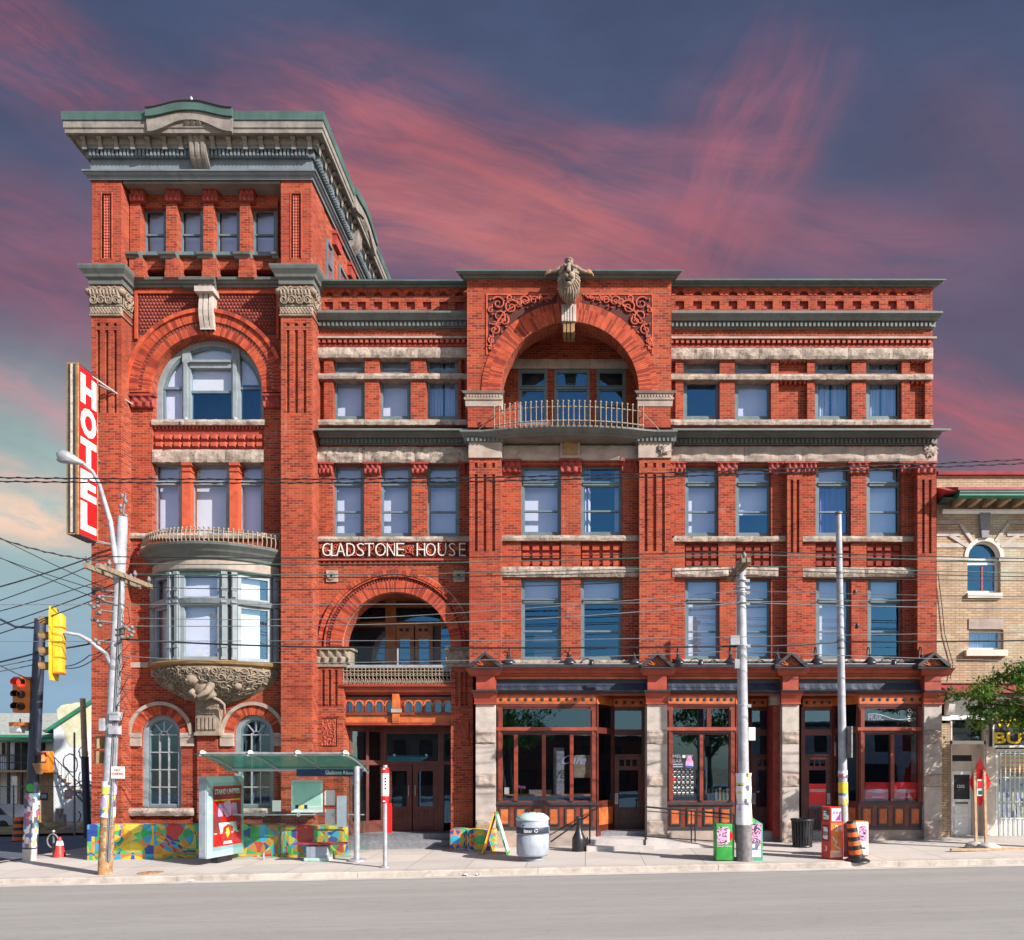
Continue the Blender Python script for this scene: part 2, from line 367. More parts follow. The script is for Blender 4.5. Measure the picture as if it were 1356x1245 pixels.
# ------------------------------------------------------------------ photo pixel at a depth -> metres
def S(y=0): return FPX/(D+y)
def X(px, y=0): return (px-VX)/S(y)
def Z(py, y=0): return CZ+(VY-py)/S(y)
def clampf(a, lo, hi): return max(lo, min(hi, a))
def G(x, y=0):
    """height of the pavement: the street climbs to the east and falls to the kerb"""
    return -.08+.0205*(clampf(x, -38, 22)+3)+.02*clampf(y, -4.6, 0)

# ------------------------------------------------------------------ mesh builder
class MB:
    def __init__(s): s.v, s.f, s.m, s.mats, s.sm = [], [], [], [], []
    def mi(s, m):
        if m not in s.mats: s.mats.append(m)
        return s.mats.index(m)
    def add(s, vs, fs, m, smooth=False):
        k = len(s.v); i = s.mi(m); s.v += [tuple(q) for q in vs]
        for f in fs: s.f.append([k+a for a in f]); s.m.append(i); s.sm.append(smooth)
    def box(s, x0, x1, y0, y1, z0, z1, m, skip=''):
        if x0 > x1: x0, x1 = x1, x0
        if y0 > y1: y0, y1 = y1, y0
        if z0 > z1: z0, z1 = z1, z0
        v = [(x0, y0, z0), (x1, y0, z0), (x1, y1, z0), (x0, y1, z0), (x0, y0, z1), (x1, y0, z1), (x1, y1, z1), (x0, y1, z1)]
        f = dict(d=(0, 3, 2, 1), u=(4, 5, 6, 7), f=(0, 1, 5, 4), r=(1, 2, 6, 5), b=(2, 3, 7, 6), l=(3, 0, 4, 7))
        s.add(v, [f[k] for k in f if k not in skip], m)
    def pb(s, px0, px1, py0, py1, yf, yb, m):
        """box whose front face, at depth yf, covers a rectangle of the photo"""
        s.box(X(px0, yf), X(px1, yf), yf, yb, Z(py1, yf), Z(py0, yf), m)
    def rbox(s, x0, x1, y0, y1, z0, z1, m, r=.02, n=2):
        """box with rounded vertical and horizontal edges"""
        bm = bmesh.new(); bmesh.ops.create_cube(bm, size=1)
        for v in bm.verts: v.co = Vector(((x0+x1)/2+v.co.x*(x1-x0), (y0+y1)/2+v.co.y*(y1-y0), (z0+z1)/2+v.co.z*(z1-z0)))
        bmesh.ops.bevel(bm, geom=bm.edges[:], offset=r, segments=n, affect='EDGES', profile=.5)
        s.from_bm(bm, m, n > 1)
    def from_bm(s, bm, m, smooth=False, mx=None):
        bm.verts.index_update()
        s.add([(mx @ v.co if mx else v.co) for v in bm.verts], [[v.index for v in f.verts] for f in bm.faces], m, smooth); bm.free()
    def obox(s, c, half, m, rot=None):
        """box from centre, half sizes and a rotation matrix"""
        vs = []
        for q in ((-1, -1, -1), (1, -1, -1), (1, 1, -1), (-1, 1, -1), (-1, -1, 1), (1, -1, 1), (1, 1, 1), (-1, 1, 1)):
            w = Vector((q[0]*half[0], q[1]*half[1], q[2]*half[2]))
            vs.append(Vector(c)+(rot @ w if rot else w))
        s.add(vs, [(0, 3, 2, 1), (4, 5, 6, 7), (0, 1, 5, 4), (1, 2, 6, 5), (2, 3, 7, 6), (3, 0, 4, 7)], m)
    def prism(s, poly, axis, a, b, m, smooth=False):
        """polygon extruded along an axis: 'y' poly=(x,z), 'x' poly=(y,z), 'z' poly=(x,y)"""
        n = len(poly)
        def p3(p, t): return (p[0], t, p[1]) if axis == 'y' else (t, p[0], p[1]) if axis == 'x' else (p[0], p[1], t)
        V_ = [p3(p, a) for p in poly]+[p3(p, b) for p in poly]; caps = [list(range(n-1, -1, -1)), list(range(n, 2*n))]; sides = [(i, (i+1) % n, n+(i+1) % n, n+i) for i in range(n)]
        if smooth: s.add(V_, caps, m); s.add(V_, sides, m, True)
        else: s.add(V_, caps+sides, m)
    def tube(s, pts, r, m, n=8, caps=True, smooth=True):
        pts = [Vector(p) for p in pts]; k = len(pts)
        rs = r if isinstance(r, (list, tuple)) else [r]*k
        up = None; rings = []
        for i, p in enumerate(pts):
            t = (pts[min(i+1, k-1)]-pts[max(i-1, 0)]).normalized()
            if up is None: up = Vector((0, 0, 1)) if abs(t.z) < .9 else Vector((1, 0, 0))
            a = t.cross(up).normalized(); b = a.cross(t).normalized(); up = b
            rings.append([p+(a*math.cos(2*PI*j/n)+b*math.sin(2*PI*j/n))*rs[i] for j in range(n)])
        vs = [v for ring in rings for v in ring]
        fs = [(i*n+j, i*n+(j+1) % n, (i+1)*n+(j+1) % n, (i+1)*n+j) for i in range(k-1) for j in range(n)]
        s.add(vs, fs, m, smooth)
        if caps: s.add(rings[0]+rings[-1], [list(range(n)), list(range(2*n-1, n-1, -1))], m)
    def lathe(s, prof, m, c=(0, 0, 0), n=20, smooth=True, a0=0, a1=2*PI, tilt=None):
        full = abs(a1-a0-2*PI) < 1e-6; k = n if full else n+1
        vs = []
        for r, z in prof:
            for j in range(k):
                a = a0+(a1-a0)*j/n; w = Vector((r*math.cos(a), r*math.sin(a), z))
                vs.append((tilt @ w if tilt else w)+Vector(c))
        fs = [(i*k+j, i*k+(j+1) % k, (i+1)*k+(j+1) % k, (i+1)*k+j) for i in range(len(prof)-1) for j in range(n if full else n)]
        s.add(vs, fs, m, smooth)
    def ball(s, c, r, m, n=12, sc=(1, 1, 1), fn=None):
        prof = [(math.sin(PI*i/n), -math.cos(PI*i/n)) for i in range(n+1)]; vs = []; k = n*2
        for a, z in prof:
            for j in range(k):
                d = Vector((a*math.cos(2*PI*j/k), a*math.sin(2*PI*j/k), z)); rr = r*(fn(d) if fn else 1)
                vs.append((c[0]+d.x*rr*sc[0], c[1]+d.y*rr*sc[1], c[2]+d.z*rr*sc[2]))
        s.add(vs, [(i*k+j, i*k+(j+1) % k, (i+1)*k+(j+1) % k, (i+1)*k+j) for i in range(n) for j in range(k)], m, True)
    def wall(s, x0, x1, z0, z1, yf, yb, holes, m):
        """upright slab with rectangular openings and their reveals"""
        xs = sorted({x0, x1, *[clampf(h[i], x0, x1) for h in holes for i in (0, 1)]}); zs = sorted({z0, z1, *[clampf(h[i], z0, z1) for h in holes for i in (2, 3)]})
        def solid(i, j):
            if i < 0 or j < 0 or i >= len(xs)-1 or j >= len(zs)-1: return False
            cx, cz = (xs[i]+xs[i+1])/2, (zs[j]+zs[j+1])/2
            return not any(h[0] < cx < h[1] and h[2] < cz < h[3] for h in holes)
        for i in range(len(xs)-1):
            for j in range(len(zs)-1):
                if not solid(i, j): continue
                sk = ''.join(k for k, (a, b) in dict(l=(-1, 0), r=(1, 0), d=(0, -1), u=(0, 1)).items() if solid(i+a, j+b))
                s.box(xs[i], xs[i+1], yf, yb, zs[j], zs[j+1], m, skip=sk)
    def pwall(s, px0, px1, py0, py1, yf, yb, holes, m):
        s.wall(X(px0, yf), X(px1, yf), Z(py1, yf), Z(py0, yf), yf, yb, [(X(h[0], yf), X(h[1], yf), Z(h[3], yf), Z(h[2], yf)) for h in holes], m)
    def archwall(s, x0, x1, zs, zt, cx, r, yf, yb, m, n=28, msoff=None):
        """slab from spring line zs to zt with a round-headed opening"""
        A = [(cx-r*math.cos(PI*i/n), zs+r*math.sin(PI*i/n)) for i in range(n+1)]
        if cx-r > x0: s.box(x0, cx-r, yf, yb, zs, zt, m, skip='r')
        if cx+r < x1: s.box(cx+r, x1, yf, yb, zs, zt, m, skip='l')
        for (a, b) in zip(A, A[1:]):
            for y, o in ((yf, 1), (yb, 0)):
                f = [(a[0], y, a[1]), (b[0], y, b[1]), (b[0], y, zt), (a[0], y, zt)]
                s.add(f if o else f[::-1], [(0, 1, 2, 3)], m)
            s.add([(a[0], yf, a[1]), (a[0], yb, a[1]), (b[0], yb, b[1]), (b[0], yf, b[1])], [(0, 1, 2, 3)], msoff or m)
            s.add([(a[0], yf, zt), (b[0], yf, zt), (b[0], yb, zt), (a[0], yb, zt)], [(0, 1, 2, 3)], m)
    def ring(s, cx, cz, r0, r1, yf, yb, mats, n, a0=0, a1=PI, gap=.13, rnd=None):
        """arch ring of n separate wedge stones"""
        for i in range(n):
            t0 = a0+(a1-a0)*(i+gap/2)/n; t1 = a0+(a1-a0)*(i+1-gap/2)/n
            m = random.choice(mats); d = random.uniform(0, .006)
            P = [(cx+r*math.cos(t), cz+r*math.sin(t)) for r, t in ((r0, t0), (r1, t0), (r1, t1), (r0, t1))]
            s.prism(P, 'y', yf-d, yb, m)
    def hoop(s, cx, cz, r0, r1, yf, yb, m, a0=0, a1=PI, n=28):
        """continuous arch moulding"""
        P = [(cx+r1*math.cos(a0+(a1-a0)*i/n), cz+r1*math.sin(a0+(a1-a0)*i/n)) for i in range(n+1)]
        Q = [(cx+r0*math.cos(a0+(a1-a0)*i/n), cz+r0*math.sin(a0+(a1-a0)*i/n)) for i in range(n+1)]
        for i in range(n): s.prism([Q[i], P[i], P[i+1], Q[i+1]], 'y', yf, yb, m)
    def rough(s, x0, x1, yf, yb, z0, z1, m, amp=.06, cell=.09, seed=0):
        """rock-faced stone block"""
        nx = max(2, int((x1-x0)/cell)); nzz = max(2, int((z1-z0)/cell)+1)
        vs = []
        for i in range(nx+1):
            for j in range(nzz+1):
                u, v = i/nx, j/nzz; x = x0+(x1-x0)*u; z = z0+(z1-z0)*v
                e = min(u*nx/1.5, (1-u)*nx/1.5, v*nzz/1.2, (1-v)*nzz/1.2, 1)
                q = noise.noise((x*3.1+seed, z*4.3, seed*1.7))+.6*noise.noise((x*9+seed, z*11, 3.3))
                ed = noise.noise((x*6, z*2+seed, 9))*.02*(1 if j in (0, nzz) else 0)
                vs.append((x, yf-amp*e*(.55+.7*q), z+ed))
        k = nzz+1
        s.add(vs, [(i*k+j, (i+1)*k+j, (i+1)*k+j+1, i*k+j+1) for i in range(nx) for j in range(nzz)], m)
        s.box(x0, x1, yf+.002, yb, z0+.006, z1-.006, m)
    def prough(s, px0, px1, py0, py1, yf, yb, m, n=1, amp=.06, seed=0, cell=.09):
        x0, x1 = X(px0, yf), X(px1, yf); w = [random.uniform(.8, 1.2) for _ in range(n)]; t = sum(w); a = x0
        for i in range(n):
            b = a+(x1-x0)*w[i]/t
            s.rough(a+.004, b-.004, yf, yb, Z(py1, yf), Z(py0, yf), m, amp, cell, seed+i*3.7); a = b
    def relief(s, x0, x1, z0, z1, y, depth, fn, m, nx=40, nzz=24, back=.05):
        vs = []
        for i in range(nx+1):
            for j in range(nzz+1):
                u, v = i/nx, j/nzz; e = min(u*nx, (1-u)*nx, v*nzz, (1-v)*nzz, 1)
                vs.append((x0+(x1-x0)*u, y-depth*e*max(0, fn(u, v)), z0+(z1-z0)*v))
        k = nzz+1
        s.add(vs, [(i*k+j, (i+1)*k+j, (i+1)*k+j+1, i*k+j+1) for i in range(nx) for j in range(nzz)], m, True)
        s.box(x0, x1, y+.001, y+back, z0, z1, m)
    def prof(s, px0, px1, pts, ybase, m, yb=None, ends=(0, 0)):
        """moulding run along the facade: pts = (projection, photo row); ends = outward returns on each end"""
        yb = ybase+.05 if yb is None else yb
        L = X(px0, ybase); Rr = X(px1, ybase)
        P = [(ybase-a, Z(r, ybase-a), a) for a, r in pts]; n = len(P); vs = []
        for y, z, a in P: vs += [(L-ends[0]*a, y, z), (Rr+ends[1]*a, y, z)]
        fs = [(2*i, 2*i+1, 2*i+3, 2*i+2) for i in range(n-1)]
        s.add(vs, fs, m)
        back = [(L, yb, P[0][1]), (Rr, yb, P[0][1]), (L, yb, P[-1][1]), (Rr, yb, P[-1][1])]
        s.add([vs[0], vs[1]]+back[:2], [(0, 1, 3, 2)], m); s.add([vs[-2], vs[-1]]+back[2:], [(0, 1, 3, 2)], m)
        lf = [vs[2*i] for i in range(n)]+[back[2], back[0]]; rf = [vs[2*i+1] for i in range(n)]+[back[3], back[1]]
        s.add(lf, [list(range(n+2))], m); s.add(rf, [list(range(n+2))[::-1]], m)
    def build(s, name, parent=None, bevel=0, local=False, loc=None):
        me = bpy.data.meshes.new(name); me.from_pydata(s.v, [], s.f)
        for m in s.mats: me.materials.append(M[m])
        me.polygons.foreach_set('material_index', s.m); me.polygons.foreach_set('use_smooth', s.sm)
        bm = bmesh.new(); bm.from_mesh(me)
        bmesh.ops.recalc_face_normals(bm, faces=bm.faces); bm.to_mesh(me); bm.free(); me.update()
        o = bpy.data.objects.new(name, me); COL.objects.link(o)
        if loc: o.location = loc
        if parent is not None:
            o.parent = parent
            if not local: o.matrix_parent_inverse = wmat(parent).inverted()
        return o
def wmat(o):
    m = Matrix.LocRotScale(o.location, o.rotation_euler, o.scale)
    return wmat(o.parent) @ o.matrix_parent_inverse @ m if o.parent else m
def tag(o, label, cat=None, group=None, kind=None):
    if label: o['label'] = label
    if cat: o['category'] = cat
    if group: o['group'] = group
    if kind: o['kind'] = kind
    return o
def thing(name, label, cat, loc, rz=0, group=None):
    o = bpy.data.objects.new(name, None); COL.objects.link(o); o.location = loc; o.rotation_euler = (0, 0, rz); o.empty_display_size = .3
    return tag(o, label, cat, group)
def dup(o, loc, label, rz=None):
    def cp(a, par):
        c = a.copy(); COL.objects.link(c)
        if par is not None: c.parent = par
        for ch in [k for k in bpy.data.objects if k.parent == a]: cp(ch, c)
        return c
    r = cp(o, None); r.location = loc; r['label'] = label
    if rz is not None: r.rotation_euler = (0, 0, rz)
    return r
def text_geo(string, extr=.02, shear=0, offs=0):
    cu = bpy.data.curves.new('lettering', 'FONT'); cu.body = string; cu.extrude = extr; cu.resolution_u = 3; cu.shear = shear; cu.offset = offs
    o = bpy.data.objects.new('lettering', cu); COL.objects.link(o)
    dg = bpy.context.evaluated_depsgraph_get(); me = o.evaluated_get(dg).to_mesh()
    vs = [v.co.copy() for v in me.vertices]; fs = [list(p.vertices) for p in me.polygons]
    o.evaluated_get(dg).to_mesh_clear(); bpy.data.objects.remove(o); bpy.data.curves.remove(cu)
    return vs, fs
def put_text(mb, string, m, org, ux, uz, w, h, depth=.015, bold=0, shear=0):
    """lettering fitted to a width and height; org = lower left corner, ux / uz = unit vectors along and up"""
    vs, fs = text_geo(string, 1, shear, (.05 if bold == 2 else .02 if bold > 0 else -.018) if bold else 0)
    x0, x1 = min(v.x for v in vs), max(v.x for v in vs); y0, y1 = min(v.y for v in vs), max(v.y for v in vs)
    ux, uz, org = Vector(ux), Vector(uz), Vector(org); n = ux.cross(uz)
    def mp(v, dx=0, dy=0): return org+ux*((v.x-x0)/(x1-x0)*w+dx)+uz*((v.y-y0)/(y1-y0)*h+dy)+n*((v.z+1)/2*depth)
    mb.add([mp(v) for v in vs], fs, m)
# =================================================================== THE HOTEL
YT, YA, YL, YC, YI, YR, YP = -.6, -.1, 0.0, -.7, -.33, -.02, -.36   # planes: tower piers, tower recess, west bay, centre block, its inner bay, east bay, east pilasters
hotel = thing('hotel_building', 'four storey red brick corner hotel with carved stone trim and a taller square tower', 'hotel', (-2, 7, 0))
GB = -.75                                                          # foot of the walls, below the pavement
def part(mb, name, parent=None): return mb.build(name, parent or hotel)
def window(px0, px1, py0, py1, y, kind='b', transom=None, rail=None, fm='frame_paint', fw=.075):
    x0, x1, z0, z1 = X(px0, y), X(px1, y), Z(py1, y), Z(py0, y)
    g = MB(); g.box(x0+.01, x1-.01, y+.05, y+.056, z0+.01, z1-.01, 'window_glass'); w = part(g, 'window')
    f = MB()
    f.box(x0, x0+fw, y, y+.1, z0, z1, fm); f.box(x1-fw, x1, y, y+.1, z0, z1, fm)
    f.box(x0+fw, x1-fw, y, y+.1, z1-fw, z1, fm); f.box(x0+fw, x1-fw, y, y+.1, z0, z0+fw, fm)
    zt = z1-fw
    if transom:
        zc = Z(transom, y); f.box(x0+fw, x1-fw, y-.03, y+.1, zc-.055, zc+.055, fm); f.box(x0+fw, x1-fw, y-.06, y-.03, zc+.02, zc+.05, fm); zt = zc-.055
        a, b = zc+.055, z1-fw
        for q in (x0+fw, x1-fw-.03): f.box(q, q+.03, y+.02, y+.08, a, b, fm)
        f.box(x0+fw+.03, x1-fw-.03, y+.02, y+.08, a, a+.03, fm); f.box(x0+fw+.03, x1-fw-.03, y+.02, y+.08, b-.03, b, fm)
    a, b = z0+fw, zt
    for q in (x0+fw, x1-fw-.04): f.box(q, q+.04, y+.015, y+.085, a, b, fm)
    f.box(x0+fw+.04, x1-fw-.04, y+.015, y+.085, a, a+.05, fm); f.box(x0+fw+.04, x1-fw-.04, y+.015, y+.085, b-.04, b, fm)
    if rail:
        zr = Z(rail, y); f.box(x0+fw, x1-fw, y+.005, y+.09, zr-.028, zr+.028, fm)
    part(f, 'frame', w)
    xi0, xi1 = x0+fw, x1-fw; yb = y+.30
    def sheet(a, b, c, d, m, name):
        q = MB(); q.box(a, b, yb, yb+.015, c, d, m); part(q, name, w)
    def drape(a, b, m, c=z0+.02, d=z1-.02):
        q = MB(); n = max(6, int((b-a)/.03)); P = [(a+(b-a)*i/n, yb+.03*math.sin(i*2.1)+.015*math.sin(i*.9)) for i in range(n+1)]
        for p0, p1 in zip(P, P[1:]): q.add([(*p0, c), (*p1, c), (*p1, d), (*p0, d)], [(0, 1, 2, 3)], m, True)
        part(q, 'curtain', w)
    W_ = xi1-xi0
    k, _, fr = kind.partition(':'); fr = float(fr) if fr else None
    if k == 'b': sheet(xi0-.02, xi1+.02, z0 if fr is None else z1-(z1-z0)*fr, z1, 'blind', 'blind')
    if k == 'w': sheet(xi0-.02, xi1+.02, z0 if fr is None else z1-(z1-z0)*fr, z1, 'blind_white', 'blind')
    if k == 'c': drape(xi0, xi0+W_*.46, 'curtain'); drape(xi0+W_*.54, xi1, 'curtain')
    if k == 'cs': drape(xi0, xi0+W_*.2, 'curtain'); drape(xi0+W_*.86, xi1, 'curtain')
    if k == 'p': sheet(xi0-.02, xi1+.02, Z(transom, y), z1, 'blind', 'blind'); drape(xi0, xi1, 'curtain_purple', z0, Z(transom, y))
    return w
def brickbox(mb, *a): mb.pb(*a, 'red_brick')
def leafy(seed=0, k=1.0):
    """carved foliage height: curling ridges"""
    def fn(u, v):
        a = noise.noise((u*5*k+seed, v*4*k, seed)); b = noise.noise((u*9*k+seed, v*8*k, 5+seed))
        return .25+.55*abs(math.sin(9*a+5*v+3*u))+.3*abs(b)
    return fn
def acanthus(n):
    def fn(u, v):
        w = (u*n) % 1-.5; row = 0 if v > .5 else .5
        w2 = (u*n+row) % 1-.5; vv = (v*2) % 1
        leaf = max(0, 1-abs(w2)*2.1)*(.35+.75*vv)
        return .15+leaf*(.75+.25*math.cos(w2*34+vv*5))+.12*noise.noise((u*30, v*20, n))
    return fn
def dentils(mb, px0, px1, py0, py1, yf, yb, m, step, frac=.5):
    x0, x1 = X(px0, yf), X(px1, yf); n = max(1, round((x1-x0)/step)); w = (x1-x0)/n
    for i in range(n): mb.box(x0+w*(i+.5-frac/2), x0+w*(i+.5+frac/2), yf, yb, Z(py1, yf), Z(py0, yf), m)
def flutes(px, pw, py0, py1, n, ypier):
    """bands of holes for narrow sunk grooves across a pier face"""
    step = pw/n
    return [(px+step*(i+.22), px+step*(i+.72), py0, py1) for i in range(n)]
def capital(px0, px1, py0, py1, yf, yb, m, n=3, d=.09, seed=0):
    c = MB(); h = py1-py0
    c.pb(px0-.6, px1+.6, py0, py0+h*.16, yf-.05, yb, m)
    zt, zb = Z(py0+h*.16, yf), Z(py1, yf); x0, x1 = X(px0+1, yf), X(px1-1, yf)
    c.relief(x0, x1, zb, zt, yf+.03, d, acanthus(n), m, nx=n*12, nzz=14, back=max(.06, yb-yf-.03))
    part(c, 'capital')
# ------------------------------------------------------------------ tower: piers and side walls
TX0, TX1, TYB = X(121, YT), X(413.5, YT), 7.4
w = MB()
lp0, lp1, rp0, rp1 = 121, 161, 372, 413.5
fl = lambda a: [(a+7, a+11.5, 428, 432), (a+18, a+22.5, 428, 432), (a+29, a+33.5, 428, 432)]+[(a+7, a+11.5, 437, 547), (a+18, a+22.5, 437, 547), (a+29, a+33.5, 437, 547)]
for a, b in ((lp0, lp1), (rp0, rp1)):
    w.pwall(a, b, 371, 1175, YT, YT+.085, fl(a), 'red_brick')
    w.box(X(a, YT), X(b, YT), YT+.085, YA+.1, GB, Z(371, YT), 'red_brick')
zroofm = Z(371, YT)
w.box(TX0, TX0+.3, YA+.1, TYB, GB, zroofm, 'red_brick'); w.box(TX1-.3, TX1, YA+.1, TYB, GB, zroofm, 'red_brick'); w.box(TX0+.3, TX1-.3, TYB-.3, TYB, GB, zroofm+3.3, 'red_brick')
# recess wall with the great arch
xa0, xa1 = X(161, YA), X(372, YA)
ACX, AR, AZS = X(275, YA), 74/S(YA), Z(519, YA)
xo0, xo1 = ACX-AR, ACX+AR
zsill = Z(712, YA)
w.archwall(xa0, xa1, AZS, Z(371, YA), ACX, AR, YA, YA+.45, 'red_brick')
w.box(xa0, xo0, YA, YA+.45, zsill, AZS, 'red_brick'); w.box(xo1, xa1, YA, YA+.45, zsill, AZS, 'red_brick')
w.box(xa0, xa1, YA, YA+.45, Z(900, YA), zsill, 'red_brick')
gwr = 26.2/S(YA); GW = (X(214, YA), X(336.5, YA)); zg = Z(973, YA); zgb = Z(1070, YA)
mid = (GW[0]+GW[1])/2
w.archwall(xa0, mid, zg, Z(900, YA), GW[0], gwr, YA, YA+.3, 'red_brick'); w.archwall(mid, xa1, zg, Z(900, YA), GW[1], gwr, YA, YA+.3, 'red_brick')
w.wall(xa0, xa1, GB, zg, YA, YA+.3, [(c-gwr, c+gwr, zgb, zg) for c in GW], 'red_brick')
part(w, 'tower_wall')
# arch ring, bead course, panels
a = MB()
r0, r1, r2 = AR, AR+11/S(YA), AR+14/S(YA); r3 = 104/S(YA)
V = ['voussoir_brick_0', 'voussoir_brick_1', 'voussoir_brick_2']
a.ring(ACX, AZS, r0-.005, r1, YA-.10, YA+.02, V, 104); a.ring(ACX, AZS, r2+.05, r3-.06, YA-.13, YA+.02, V, 136); a.ring(ACX, AZS, r3-.06, r3+.06, YA-.2, YA+.02, V, 40, gap=.02)
a.ring(ACX, AZS, r1, r2+.05, YA-.09, YA+.02, ['terracotta', 'voussoir_brick_1'], 58, gap=.55)
a.hoop(ACX, AZS, r0, r3+.05, YA-.06, YA+.01, 'mortar')
for c in (xo0-(r3-AR)/2, xo1+(r3-AR)/2): a.box(c-(r3-AR)/2, c+(r3-AR)/2+(.0), YA-.12, YA+.02, AZS-.06, AZS, 'red_brick')
part(a, 'arch_ring')
for c0, c1 in ((171, 204), (347, 372)): capital(c0, c1, 521, 539, YA-.12, YA, 'terracotta', 3)
d = MB()                                                     # diaper work in the spandrels
for x0, x1 in ((X(184, YA), ACX-.2), (ACX+.2, X(366, YA))):
    z0, z1 = Z(440, YA), Z(391, YA); st = .105; n = int((x1-x0)/st)
    for i in range(n):
        for j in range(int((z1-z0)/st)):
            cx, cz = x0+st*(i+.5+.5*(j % 2)), z0+st*(j+.5)
            if math.hypot(cx-ACX, cz-AZS) > r3+.17 and cx < x1-.03: d.add([(cx-.042, YA-.003, cz), (cx, YA-.003, cz-.042), (cx+.042, YA-.003, cz), (cx, YA-.003, cz+.042), (cx, YA-.06, cz)], [(0, 1, 4), (1, 2, 4), (2, 3, 4), (3, 0, 4)], 'terracotta_light')
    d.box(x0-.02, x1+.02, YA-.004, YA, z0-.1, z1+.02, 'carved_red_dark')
    d.box(x0-.1, x1+.05, YA-.07, YA, z1+.02, z1+.1, 'voussoir_brick_0')
d.box(X(184, YA)-.1, X(184, YA)-.02, YA-.07, YA, Z(450, YA), Z(391, YA)+.02, 'voussoir_brick_0'); d.box(X(366, YA)+.02, X(366, YA)+.1, YA-.07, YA, Z(450, YA), Z(391, YA)+.02, 'voussoir_brick_0')
part(d, 'diaper_panel')
k = MB()                                                     # keystone
kx = X(271, YA-.35)
for i, (dx_, wd) in enumerate(((-.15, .11), (0, .13), (.15, .11))):
    P = []
    for j in range(9):
        t = j/8; z = Z(379, YA)+(Z(441, YA)-Z(379, YA))*t; P.append((YA-.36+.14*t+.05*math.sin(t*7), z))
    k.prism([(YA, P[0][1])]+P+[(YA, P[-1][1])], 'x', kx+dx_*1.05-wd/2, kx+dx_*1.05+wd/2, 'pale_stone')
k.box(kx-.215, kx+.215, YA-.2, YA, Z(441, YA), Z(379, YA), 'pale_stone'); k.box(kx-.29, kx+.29, YA-.42, YA, Z(386, YA-.4), Z(379, YA-.4), 'pale_stone')
part(k, 'keystone')
# great arch window
yw = YA+.3
g = MB(); rr = AR-.02
P = [(ACX+rr*math.cos(PI*i/32), AZS+rr*math.sin(PI*i/32)) for i in range(33)]+[(ACX-rr, Z(556, YA)), (ACX+rr, Z(556, YA))]
g.prism(P, 'y', yw+.05, yw+.056, 'window_glass'); gw = part(g, 'window')
f = MB(); zb = Z(556, YA)
f.hoop(ACX, AZS, AR-.17, AR, yw-.02, yw+.1, 'oriel_paint'); f.hoop(ACX, AZS, AR-.24, AR-.17, yw+.02, yw+.1, 'frame_paint')
for s_ in (-1, 1):
    f.box(ACX+s_*AR, ACX+s_*(AR-.17), yw-.02, yw+.1, zb, AZS, 'oriel_paint'); f.box(ACX+s_*(AR-.24), ACX+s_*(AR-.17), yw+.02, yw+.1, zb, AZS, 'frame_paint')
mxs = (X(248, yw), X(313, yw))
for mx_ in mxs:
    zt = AZS+math.sqrt(max(0, (AR-.1)**2-(mx_-ACX)**2))
    f.box(mx_-.13, mx_+.13, yw-.06, yw+.1, zb, zt, 'oriel_paint'); f.box(mx_-.06, mx_+.06, yw-.12, yw-.06, zb, zt-.35, 'oriel_paint'); f.lathe([(.0, 0), (.09, 0), (.09, .12), (.06, .18)], 'oriel_paint', (mx_, yw-.08, zb), 10)
zt_ = Z(484, yw); f.box(mxs[0]+.13, mxs[1]-.13, yw-.08, yw+.1, zt_-.12, zt_+.1, 'oriel_paint'); f.box(mxs[0]+.13, mxs[1]-.13, yw-.16, yw-.08, zt_+.03, zt_+.1, 'oriel_paint')
for a0, a1, zz in ((ACX-AR+.2, mxs[0]-.13, 514), (mxs[1]+.13, ACX+AR-.2, 514), (mxs[0]+.13, mxs[1]-.13, 519)): f.box(a0, a1, yw, yw+.1, Z(zz, yw)-.04, Z(zz, yw)+.04, 'frame_paint')
f.box(ACX-AR, ACX+AR, yw-.04, yw+.1, zb, zb+.07, 'oriel_paint')
part(f, 'frame', gw)
b = MB()
def archclip(x0, x1, z0):
    n = 10; xs = [x0+(x1-x0)*i/n for i in range(n+1)]
    return [(x0, z0)]+[(x1, z0)]+[(q, AZS+math.sqrt(max(.0, (AR-.05)**2-(q-ACX)**2))) for q in xs[::-1]]
b.prism(archclip(ACX-AR+.1, mxs[0], zb), 'y', yw+.15, yw+.165, 'blind'); b.prism(archclip(mxs[0], mxs[1], Z(519, yw)), 'y', yw+.15, yw+.165, 'blind_white'); b.prism(archclip(mxs[1], ACX+AR-.1, Z(507, yw)), 'y', yw+.15, yw+.165, 'blind')
part(b, 'blind', gw)
# stones between the arch window and the triple window
s = MB(); s.prough(200, 351, 555.5, 562.5, YA-.05, YA+.45, 'rough_stone', 3, .05, 1); part(s, 'window_sill')
t = MB(); t.box(xo0-.02, xo1+.02, YA+.1, YA+.4, Z(596, YA), Z(562, YA), 'terracotta')
x0, x1 = X(203, YA), X(349, YA); n = 12; st = (x1-x0)/n
for i in range(n):
    for j, zz in enumerate((577, 587)):
        cx = x0+st*(i+.5); zc = Z(zz, YA)-.02
        t.add([(cx-.12, YA+.1, zc-.095), (cx+.12, YA+.1, zc-.095), (cx+.12, YA+.1, zc+.095), (cx-.12, YA+.1, zc+.095), (cx-.085, YA+.01, zc-.06), (cx+.085, YA+.01, zc-.06), (cx+.085, YA+.01, zc+.06), (cx-.085, YA+.01, zc+.06)], [(4, 5, 6, 7), (0, 1, 5, 4), (1, 2, 6, 5), (2, 3, 7, 6), (3, 0, 4, 7)], 'terracotta_light')
dentils(t, 203, 349, 564, 568, YA+.04, YA+.1, 'terracotta_light', .12)
part(t, 'terracotta_panel')
s = MB(); s.prough(201, 350, 595.5, 612, YA-.02, YA+.4, 'rough_stone', 3, .06, 5); part(s, 'stone_lintel')
p = MB()
